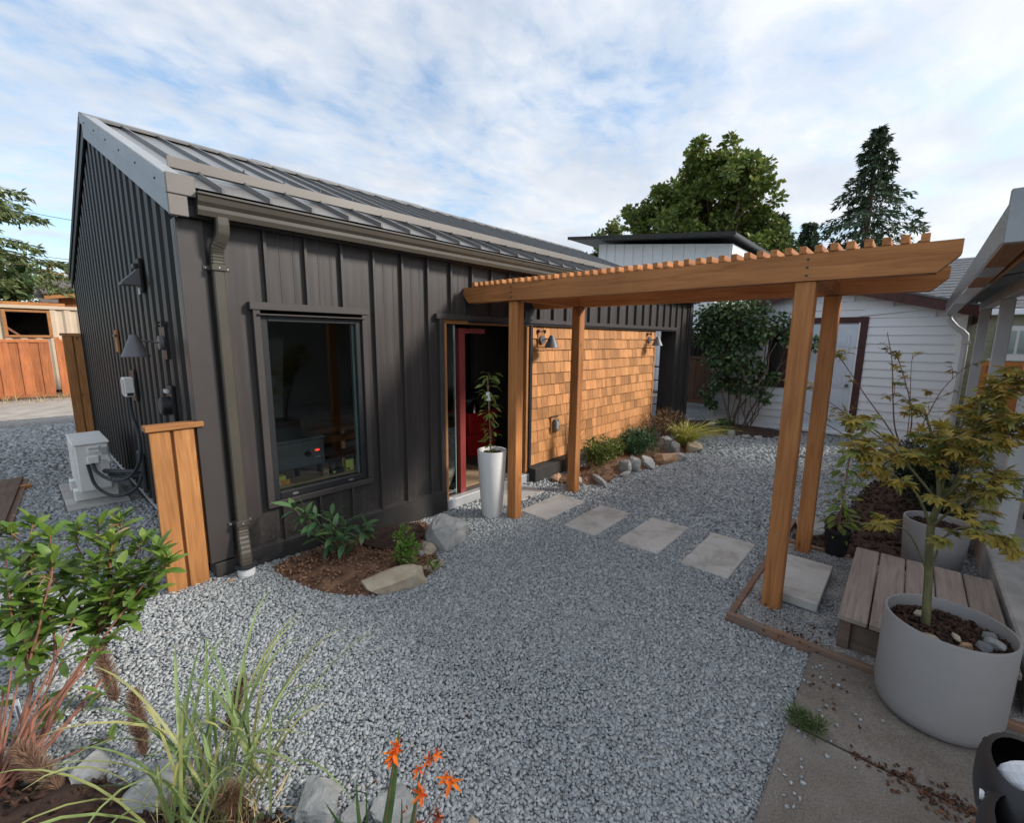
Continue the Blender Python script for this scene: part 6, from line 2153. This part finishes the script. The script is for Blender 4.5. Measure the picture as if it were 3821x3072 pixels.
t = thing('cedar_house', 'brown cedar house with low shingled roof beyond the container', 'house', (3, 25, 0))
MB().box(.45, 6, 23, 28, 0, 3.5).build('wall', 'fence_red', t)
mb = MB()
mb.add([(.35, 22.5, 3.35), (6.5, 22.5, 4.3), (6.5, 26, 5.0), (.35, 26, 4.05), (.35, 22.5, 3.53), (6.5, 22.5, 4.48), (6.5, 26, 5.18), (.35, 26, 4.23)], [(0, 1, 5, 4), (1, 2, 6, 5), (2, 3, 7, 6), (3, 0, 4, 7), (4, 5, 6, 7), (3, 2, 1, 0)])
mb.build('fascia', 'cedar_x', t)
mb = MB()
mb.add([(.30, 22.4, 3.54), (6.5, 22.4, 4.49), (6.5, 26, 5.2), (.30, 26, 4.25), (.30, 22.4, 3.60), (6.5, 22.4, 4.55), (6.5, 26, 5.26), (.30, 26, 4.31)], [(0, 1, 5, 4), (1, 2, 6, 5), (2, 3, 7, 6), (3, 0, 4, 7), (4, 5, 6, 7), (3, 2, 1, 0)])
mb.build('roof', 'brown_roof', t)
mb = MB()
mb.add([(-.1, 24, 3.85), (.9, 24, 3.85), (.7, 22, 3.2), (.25, 22, 3.2)], [(0, 1, 2, 3)])
mb.build('lower_roof', 'brown_roof', t)
t = thing('lumber_beam', 'long cedar beam lying along the top of the container', 'beam', (-1.5, 17.0, 2.8))
MB().bbox(-4.5, .55, 17.2, 17.32, 2.83, 2.95, .005).build('beam', 'cedar_x', t)

# green house and grey roof at the right, behind the porch
t = thing('green_house', 'pale green lap sided house with grey shingle roof behind the porch', 'house', (15, -7, 0))
MB().box(13.05, 18, -11, -4.6, 0, 2.75).build('wall', 'green_siding', t)
for k in range(17):
    z_ = .2 + k * .15
    MB().extr([(13.05 - .022, z_), (13.05 - .004, z_ + .15), (13.05 - .0005, z_ + .15), (13.05 - .0005, z_)], 'y', -10.9, -4.6).build('siding_board', 'green_siding', t)
wn = MB().bbox(12.985, 13.025, -5.55, -5.05, 1.62, 2.30, .004).build('window', 'white_paint', t)
MB().box(12.978, 12.984, -5.36, -5.12, 1.73, 2.20).build('pane', 'glass', wn)
MB().box(12.981, 12.9843, -5.52, -5.40, 1.73, 2.20).build('pane', 'glass', wn)
MB().bbox(12.96, 13.03, -5.6, -5.0, 1.58, 1.62, .003).build('sill', 'white_paint', wn)
MB().bbox(12.80, 12.92, -11, -4.55, 2.52, 2.64, .01).build('gutter', 'white_paint', t)
mb = MB()
for k in range(18):
    x0_, x1_ = 12.85 + k * .2, 12.85 + (k + 1) * .2
    mb.extr([(x0_, 2.62 + k * .085), (x0_, 2.67 + k * .085), (x1_, 2.745 + k * .085), (x1_, 2.62 + (k + 1) * .085)], 'y', -11, .2)
fixnormals(mb.build('roof', 'asphalt_shingle', t))

# ------------------------------------------------------------------ porch and house at the right
PO = thing('porch', 'white post porch with corrugated roof and grey gutter at the right edge', 'porch', (6.4, -5.4, 0))
MB().bbox(-1.2 + 3.6, 10.2, -7.4, -4.455, -.1, .27, .012).build('slab', 'concrete', PO)
for x_ in (9.3, 6.95, 4.68):
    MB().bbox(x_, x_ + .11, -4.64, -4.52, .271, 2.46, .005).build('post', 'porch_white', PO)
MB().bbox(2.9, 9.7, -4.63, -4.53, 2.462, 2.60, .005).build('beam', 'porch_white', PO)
# gutter, falling slightly towards its far end
GP = [(-4.14, .0), (-4.15, -.02), (-4.24, -.02), (-4.26, .02), (-4.26, .20), (-4.245, .20), (-4.245, .03), (-4.235, -.008), (-4.155, -.008), (-4.15, .15), (-4.135, .17), (-4.13, .16)]
mb = MB()
k = len(GP)
vs = [(9.85, p[0], 2.44 + p[1]) for p in GP] + [(2.95, p[0], 2.56 + p[1] * 1.15) for p in GP]
mb.add(vs, [(i, (i + 1) % k, k + (i + 1) % k, k + i) for i in range(k)] + [tuple(reversed(range(k))), tuple(range(k, 2 * k))])
gt = fixnormals(mb.build('gutter', 'porch_gutter', PO))
MB().bbox(2.90, 2.949, -4.27, -4.12, 2.50, 2.79, .004).build('end_cap', 'porch_gutter', gt)
MB().tube(spline([(9.72, -4.2, 2.44), (9.72, -4.2, 2.34), (9.68, -4.3, 2.20), (9.62, -4.40, 2.10), (9.6, -4.43, 1.95), (9.6, -4.43, 1.0), (9.6, -4.43, .3)], 6), .042, 12).build('downpipe', 'porch_white', gt, smooth=True)
MB().bbox(9.55, 9.66, -4.49, -4.38, 1.93, 1.98, .004).build('strap', 'porch_white', gt)
for a, b, mt in ((3.0, 4.1, 'cedar_x'), (4.1, 4.7, 'porch_gutter'), (4.7, 5.5, 'cedar_x'), (5.5, 6.2, 'white_paint'), (6.2, 7.4, 'porch_gutter'), (7.4, 9.8, 'porch_white')):  # reflections on the gutter's underside, painted as coloured strips
    zg = lambda x: 2.56 + (2.44 - 2.56) * (x - 2.95) / 6.9 - .026
    MB().add([(a, -4.255, zg(a)), (b, -4.255, zg(b)), (b, -4.14, zg(b)), (a, -4.14, zg(a)), (a, -4.255, zg(a) - .008), (b, -4.255, zg(b) - .008), (b, -4.14, zg(b) - .008), (a, -4.14, zg(a) - .008)],
             [(0, 1, 2, 3), (7, 6, 5, 4), (0, 4, 5, 1), (1, 5, 6, 2), (2, 6, 7, 3), (3, 7, 4, 0)]).build('reflection_strip', mt, gt)
# roof sheet: corrugations run up the slope
prof = []
xx = 2.95
while xx < 9.8:
    prof += [(xx, 0), (xx + .02, .035), (xx + .05, .035), (xx + .07, 0)]
    xx += .10
k = len(prof)
mb = MB()
za = lambda x: 2.62 + (9.8 - x) * .014
mb.add([(p[0], -4.18, za(p[0]) + p[1]) for p in prof] + [(p[0], -7.4, za(p[0]) + .55 + p[1]) for p in prof], [(i, i + 1, k + i + 1, k + i) for i in range(k - 1)])
mb.build('roof_sheet', 'porch_under', PO)
for x_ in np.arange(3.1, 9.8, 1.2):
    MB().add([(x_, -4.30, za(x_) - .10), (x_ + .05, -4.30, za(x_) - .10), (x_ + .05, -7.4, za(x_) + .45), (x_, -7.4, za(x_) + .45), (x_, -4.30, za(x_) - .005), (x_ + .05, -4.30, za(x_) - .005), (x_ + .05, -7.4, za(x_) + .545), (x_, -7.4, za(x_) + .545)],
             [(0, 1, 2, 3), (4, 7, 6, 5), (0, 4, 5, 1), (3, 2, 6, 7), (0, 3, 7, 4), (1, 5, 6, 2)]).build('rafter', 'porch_white', PO)
for a, b, mt in ((3.0, 5.4, 'cedar_x'), (5.4, 6.4, 'porch_white'), (6.4, 7.6, 'cedar_x'), (7.6, 9.7, 'porch_white')):
    MB().bbox(a, b - .003, -4.30, -4.275, 2.50, 2.63, .003).build('fascia_board', mt, PO)
# the house itself, beyond the right edge of the picture
HS = thing('main_house', 'house wall and roof behind the porch, out of the picture at the right', 'house', (7, -9.5, 0))
MB().box(2.6, 12.0, -12, -7.42, 0, 3.4).build('wall', 'wall_grey', HS)
mb = MB()
mb.extr([(-6.95, 3.25), (-9.7, 4.5), (-12.5, 3.25), (-12.5, 3.40), (-9.7, 4.65), (-6.95, 3.40)], 'x', 2.3, 12.3)
fixnormals(mb.build('roof', 'asphalt_shingle', HS))

# covered barbecue on the porch
t = thing('barbecue', 'covered barbecue with shiny lid on the porch behind the maple', 'barbecue', (5.3, -4.95, .27))
MB().bbox(5.05, 5.55, -5.2, -4.72, .55, 1.05, .03).build('cabinet', 'black_plastic', t)
for x_ in (5.1, 5.45):
    for y_ in (-5.15, -4.8):
        MB().tube([(x_, y_, .55), (x_, y_, .271)], .018, 8).build('leg', 'black_plastic', t)
mb = MB()
pr = [(-5.2, 1.051), (-4.72, 1.051), (-4.70, 1.15), (-4.78, 1.30), (-4.92, 1.38), (-5.06, 1.36), (-5.18, 1.2)]
mb.extr(pr, 'x', 5.06, 5.54)
fixnormals(mb.build('lid', 'black_plastic', t))
MB().tube([(5.1, -4.70, 1.2), (5.1, -4.66, 1.22), (5.5, -4.66, 1.22), (5.5, -4.70, 1.2)], .012, 8).build('handle', 'chrome', t)
MB().bbox(5.12, 5.48, -4.95, -4.85, 1.384, 1.40, .004).build('top_plate', 'chrome', t)

# ------------------------------------------------------------------ planks stacked at the left edge
G5 = 'planks lying on the gravel at the left edge'
for i, (lab, c, half, mt) in enumerate((('grey plank lying on the gravel at the left picture edge', (-1.13, 3.30, .155), ((.10, .02), (.3, 1.1)), 'old_timber'), ('brown plank beneath the grey plank at the left edge', (-1.09, 3.3, .13), ((.11, .02), (.28, 1.05)), 'edge_wood'), ('short light timber block beside the planks', (-.98, 3.95, .135), ((.10, .0), (.0, .05)), 'cedar_x'), ('rusty brown plank further back at the left edge', (-1.30, 5.2, .15), ((.09, .02), (.2, .9)), 'edge_wood'))):
    a, b = half
    o = MB().obox(c, (a[0], a[1], 0), (b[0] * .3, b[1], 0), (0, 0, .014 + (.012 if 'block' in lab else 0))).build('plank', mt)
    tag(o, lab, 'plank', G5)

# ------------------------------------------------------------------ person at the right edge: socked feet in black clogs
PS = thing('person', 'person with white socks and black clogs, feet up at the bottom right', 'person', (-.2, -4.6, .034))
fa, fb = on_z(2150, 1650, 1.17), on_z(2168, 1800, 1.17)
fwd = Vector((math.cos(YAW), math.sin(YAW), 0))
TOE = (on_z(2146, 1560, 1.17) - on_z(2146, 1700, 1.17)).normalized()
hip = CAM + RT * 1.05 - fwd * .25 + Vector((0, 0, -.62))
vs, es, rs = [], [], []


def chain(pts, rads, root=None):
    idx = []
    for i, (p, q) in enumerate(zip(pts, rads)):
        if i == 0 and root is not None:
            idx.append(root)
            continue
        vs.append(Vector(p))
        rs.append(q)
        idx.append(len(vs) - 1)
    for a, b in zip(idx[:-1], idx[1:]):
        es.append((a, b))
    return idx


i0 = chain([hip, hip + Vector((0, -.12, .22)), hip + Vector((0, -.16, .44)), hip + Vector((0, -.15, .52)), hip + Vector((.0, -.13, .60)), hip + Vector((0, -.12, .72))], [.15, .15, .16, .06, .08, .09])
ax_ = (-fwd * .75 + RT * .25 + Vector((0, 0, .55))).normalized()
for ft in (fa, fb):
    ank = ft + ax_ * .10
    mid = ank.lerp(hip, .5) + RT * .18 + Vector((0, 0, .05))
    chain([hip, hip.lerp(mid, .5) + Vector((0, 0, .03)), mid, mid.lerp(ank, .45), ank, ft - Vector((0, 0, .012)), ft + TOE * .04 - Vector((0, 0, .025))], [.15, .085, .065, .06, .052, .046, .026], i0[0])
for s in (-1, 1):
    sh = hip + Vector((.17 * s, -.15, .42))
    chain([hip + Vector((0, -.16, .44)), sh, sh + Vector((.05 * s, .12, -.24)), sh + Vector((-.04 * s, .34, -.26)), sh + Vector((-.05 * s, .42, -.26))], [.16, .06, .045, .035, .03], i0[2])
me = bpy.data.meshes.new('body')
o0 = wloc(PS)
me.from_pydata([v - o0 for v in vs], es, [])
bo = link_mesh('body', me, 'sock', PS)
md = bo.modifiers.new('skin', 'SKIN')
for i, q in enumerate(rs):
    me.skin_vertices[0].data[i].radius = (q, q)
me.skin_vertices[0].data[0].use_root = True
bo.modifiers.new('sub', 'SUBSURF').levels = 2
bo.modifiers['sub'].render_levels = 2
for ft, sc_ in ((fa, 1.0), (fb, 1.0)):
    # clog: toe points away from the camera, upper shell with rim and holes
    toe = TOE
    up_ = Vector((0, 0, 1)) - RT * .15
    up_ = (up_ - toe * up_.dot(toe)).normalized()
    sd_ = toe.cross(up_).normalized()
    c0 = ft + toe * .025 - Vector((0, 0, .02))
    mb = MB()
    N = 20
    rings = []
    for j, (h, k) in enumerate(((-.05, .92), (-.045, 1.0), (-.02, 1.02), (.0, .99), (.02, .93), (.036, .80), (.044, .62))):
        rg = []
        for i in range(N):
            a = 2 * math.pi * i / N
            e = math.cos(a)
            Lx = .135 if e > 0 else .135
            wdt = .058 * (1 + .10 * e)
            rg.append(c0 + toe * (e * Lx * k * (1 if h < .0 or e > 0 else .95)) + sd_ * (math.sin(a) * wdt * k) + up_ * (h * (1 - .25 * max(0, e))))
        rings.append(rg)
    vv = [p for rg in rings for p in rg]
    ff = [(j * N + i, j * N + (i + 1) % N, (j + 1) * N + (i + 1) % N, (j + 1) * N + i) for j in range(len(rings) - 1) for i in range(N)] + [tuple(reversed(range(N)))]
    mb.add(vv, ff)
    cg = fixnormals(mb.build('clog', 'clog', PS, smooth=True, angle=50))
    rg = rings[3]
    for i in (1, 3, 17, 19):
        a = 2 * math.pi * i / N
        p = rings[4][i]
        nn = (rings[4][(i + 1) % N] - rings[4][i - 1]).cross(rings[5][i] - rings[3][i]).normalized()
        if nn.dot(p - c0) < 0:
            nn = -nn
        MB().tube([p - nn * .004, p + nn * .0006], .0065, 12).build('vent_hole', 'black_frame', cg)
    p = rings[3][11 if 1 else 9]
    for i in (13, 7):
        p = rings[3][i]
        nn = (p - c0 - toe * (p - c0).dot(toe)).normalized()
        MB().tube([p - nn * .003, p + nn * .0035], .0085, 14).build('rivet', 'ac_paint', cg)


# ------------------------------------------------------------------ trees
def broadleaf(label, base, trunk_h, clumps, k, size, mat, tr, seed, aspect=.8, name='broadleaf_tree'):
    r = random.Random(seed)
    base = Vector(base)
    t = thing(name, label, 'tree', base)
    mb = MB()
    fork = base + Vector((0, 0, trunk_h))
    mb.tube(wander(base, fork, 5, .02, r), [tr, tr * .9, tr * .8, tr * .75, tr * .7], 10)
    PP, DD = [], []
    tot = sum(c[1] ** 2 for c in clumps)
    for (c, f) in clumps:
        c = Vector(c)
        mb.tube(wander(fork, c, 5, .06, r), [tr * .45, tr * .35, tr * .25, tr * .15, tr * .06], 6)
        m_ = int(k * f * f / tot)
        sub = 12
        for s in range(sub):
            o = Vector((r.gauss(0, .55), r.gauss(0, .55), r.gauss(0, .45))) * f
            p, d = ell_points(m_ // sub, c + o, (f * .42, f * .42, f * .30), .25)
            PP.append(p)
            DD.append(d + np.array([0, 0, .1]))
    mb.build('trunk', 'bark', t, smooth=True)
    tag(leafcloud('crown', np.concatenate(PP), size, mat, t, aspect, .35, np.concatenate(DD), .25), kind='stuff')
    return t


mp = []
for (y_, z_, f) in ((13.0, 7.5, 1.5), (13.2, 9.0, 1.3), (12.4, 10.5, 1.3), (12.6, 11.6, .7), (11.2, 11.6, 1.4), (10.6, 13.0, 1.0), (9.6, 12.6, 1.7), (8.4, 13.5, 1.4), (8.9, 14.5, .6), (7.2, 13.9, 1.2), (6.6, 14.4, .7), (5.6, 13.4, 1.0), (6.2, 12.3, 1.7), (4.7, 12.0, 1.3), (4.0, 11.4, .9), (8.0, 11.6, 2.0), (10.0, 10.4, 2.0), (6.0, 10.4, 1.9), (4.2, 10.0, 1.4), (8.0, 9.4, 2.0), (11.0, 8.6, 1.9), (5.0, 8.6, 1.8), (3.6, 8.2, 1.2), (7.0, 7.4, 2.0), (9.6, 7.2, 1.8), (3.8, 6.8, 1.4), (12, 6.5, 1.6), (5.2, 6.2, 1.6), (10.6, 12.2, 1.0), (7.4, 12.8, 1.3), (5.4, 11.6, 1.2)):
    mp.append(((32 + rnd.uniform(-2.2, 1.5), 8.2 + (y_ - 8.2) * .93, z_ - .3), f * .95))
broadleaf('big spreading green maple tree rising behind the white house', (32.5, 8, 0), 6.0, mp, 40000, .29, 'bigleaf', .45, 3)
mp = [((34 + rnd.uniform(-.5, .5), 16.8 + rnd.uniform(-1, 1.0), z_), f) for z_, f in ((11.6, .45), (10.8, .7), (10.2, .8), (9.4, 1.0), (8.4, 1.2), (7.4, 1.4), (10.4, .6), (8.9, .9))]
mp += [((33, 15.6, 8.6), .6), ((33, 18.3, 8.2), .8), ((33, 14.9, 9.4), .4)]
broadleaf('thin pale green tree left of the big maple behind the house roof', (34, 16.8, 0), 6, mp, 3600, .30, 'pale_leaf', .2, 5)
mp = [((1.4 + rnd.uniform(-2, 2.2), 30 + rnd.uniform(-1, 1), z_), f) for z_, f in ((4.9, .6), (4.6, .8), (4.2, 1.0), (3.8, 1.1), (3.4, 1.1), (4.4, .8), (3.9, 1.0), (5.2, .4), (3.0, 1.2), (3.2, 1.3))]
broadleaf('brown orange autumn tree behind the far left roof', (1.2, 30, 0), 2.5, mp, 7000, .16, 'autumn_leaf', .18, 6)
mp = [((-1.4 + rnd.uniform(-1.5, 1.2), 19 + rnd.uniform(-.8, .8), z_), f) for z_, f in ((3.5, .5), (3.2, .7), (2.8, .8), (3.3, .6), (2.5, .8))]
broadleaf('broad leaved green tree low at the left edge under the conifer', (-1.9, 19, 0), 1.8, mp, 2600, .30, 'lilac_leaf', .14, 9)


def conifer(label, base, h, R_, k, mat, seed, droop=.25, wide=.17, more=0, size=.22, z0=.12, irregular=.25, name='conifer', layers=26):
    r = random.Random(seed)
    base = Vector(base)
    t = thing(name, label, 'tree', base)
    mb = MB()
    mb.tube([base, base + Vector((0, 0, h * .5)), base + Vector((0, 0, h * .98))], [h * .022, h * .014, h * .002], 10)
    PP, DD = [], []
    for i in range(layers):
        u = z0 + (1 - z0) * (i / layers) ** .9
        z_ = h * u
        rl_ = R_ * (1 - u) ** .97 + .10
        nb = max(5, int(9 * (1 - u) + 4)) + more
        a0 = r.uniform(0, 6)
        for b in range(nb):
            a = a0 + b * 6.283 / nb + r.uniform(-.25, .25)
            L = rl_ * r.uniform(1 - irregular * 1.6, 1 + irregular)
            d = Vector((math.cos(a), math.sin(a), 0))
            p0 = base + Vector((0, 0, z_))
            p1 = p0 + d * L * .55 + Vector((0, 0, L * .04))
            p2 = p0 + d * L + Vector((0, 0, -L * droop + .18 * L * r.random()))
            c = bez(p0, p1, p2, 6)
            mb.tube(c, [h * .004 * (1 - u) + .012, .014, .011, .009, .006, .004], 5)
            m_ = int(k / layers / nb * (1.5 - u) * 1.1) + 4
            for q in range(m_):
                s = r.random() ** .6
                f = s * 5
                j = int(min(4, f))
                p = c[j].lerp(c[j + 1], f - j)
                w_ = wide * L * (1 - s * .6)
                sdv = Vector((-d.y, d.x, 0))
                lat = r.uniform(-1, 1)
                p = p + sdv * lat * w_ + Vector((0, 0, -abs(lat) * w_ * .2 - r.random() ** 2 * .22 * size * 3))
                PP.append(p[:])
                dd = d * r.uniform(.3, 1) + sdv * lat * .9 + Vector((0, 0, r.uniform(-.8, .1)))
                DD.append(dd[:])
    mb.build('trunk', 'bark', t)
    tag(leafcloud('crown', np.array(PP), size, mat, t, .34, .3, np.array(DD), .1), kind='stuff')
    return t


conifer('tall dark fir tree standing alone at the right skyline', (32, -1.05, 0), 13.8, 5.0, 8500, 'fir_needle', 11, droop=.34, size=.33, irregular=.36, z0=.3, layers=19)
conifer('small dark fir just right of the big maple', (33, 1.9, 0), 9.4, 3.2, 3400, 'fir_needle', 12, droop=.2, size=.34, irregular=.3, z0=.3)
conifer('second small dark fir half hidden by the big maple', (34, 3.6, 0), 10.4, 3.0, 3400, 'fir_needle', 15, droop=.2, size=.34, irregular=.3, z0=.3)
conifer('drooping cedar tree reaching in at the left edge', (-2.6, 19.5, 0), 11.6, 5.3, 46000, 'cedar_needle', 14, droop=.16, size=.23, irregular=.3, z0=.34, layers=22, wide=.26, more=6)

# overhead wires at the far left
for i, (lab, ya, za_, yb, zb_) in enumerate((('upper overhead wire crossing the left sky', 0, 7.8, 0, 7.1), ('middle overhead wire above the left trees', 0, 5.9, 0, 5.35), ('lower overhead wire above the left trees', 0, 5.75, 0, 5.1))):
    p0, p1 = Vector((-9, 24, za_ + .7)), Vector((4.5, 26.2, zb_ + .1))
    o = MB().tube([p0.lerp(p1, t_ / 12) - Vector((0, 0, .5 * (1 - (t_ / 6 - 1) ** 2))) for t_ in range(13)], .012, 5).build('overhead_wire', 'black_plastic')
    tag(o, lab, 'wire', 'overhead wires')

# ------------------------------------------------------------------ loose gravel on the sheet
def in_any(P):
    m_ = np.zeros(len(P), bool)
    for q in EXCL:
        m_ |= in_poly(P, q)
    return m_


EXCL += [[(-.02, -.06), (2.25, -.06), (2.25, 6.2), (-.02, 6.2)], [(2.2, -.07), (9.4, -.07), (9.4, 6.2), (2.2, 6.2)], [(-.68, 2.5), (-.02, 2.5), (-.02, 3.76), (-.68, 3.76)], [(2.57, -.79), (2.71, -.79), (2.71, -.65), (2.57, -.65)], [(3.72, -.79), (3.86, -.79), (3.86, -.65), (3.72, -.65)]]
PP, SZ = [], []
for (r0, r1, sp_, sz) in ((0, 3.0, .0118, .0142), (3.0, 4.8, .0148, .0172), (4.8, 8.2, .0235, .0265), (8.2, 13.0, .040, .043)):
    xs = np.arange(-2.4, 10.4, sp_)
    ys = np.arange(-4.4, 10.4, sp_)
    gx, gy = np.meshgrid(xs, ys)
    P = np.stack([gx.ravel(), gy.ravel()], -1)
    P += rng.uniform(-.62, .62, P.shape) * sp_
    dd = np.hypot(P[:, 0] - CAM.x, P[:, 1] - CAM.y)
    P = P[(dd >= r0) & (dd < r1)]
    rel = P - np.array([CAM.x, CAM.y])
    ang = np.degrees(np.arctan2(rel[:, 1], rel[:, 0])) - math.degrees(YAW)
    P = P[(ang > -56) & (ang < 56)]
    P = P[~in_any(P)]
    z = np.array([ground(x, y) for x, y in P]) if len(P) else np.zeros(0)
    PP.append(np.column_stack([P, z + rng.uniform(-.006, .004, len(P))]))
    SZ.append(np.full(len(P), sz))
PP, SZ = np.concatenate(PP), np.concatenate(SZ)
SZ = SZ * rng.choice([.55, .75, .9, 1.0, 1.1, 1.4], len(SZ))
print('stones', len(PP))
o = chips('loose_gravel', PP, SZ, 'gravel_stone', flat=.55, jit=.27, tilt=.33)
tag(o, 'blue grey crushed gravel covering the yard', 'gravel', kind='stuff')
# some stones spill onto the bed edges
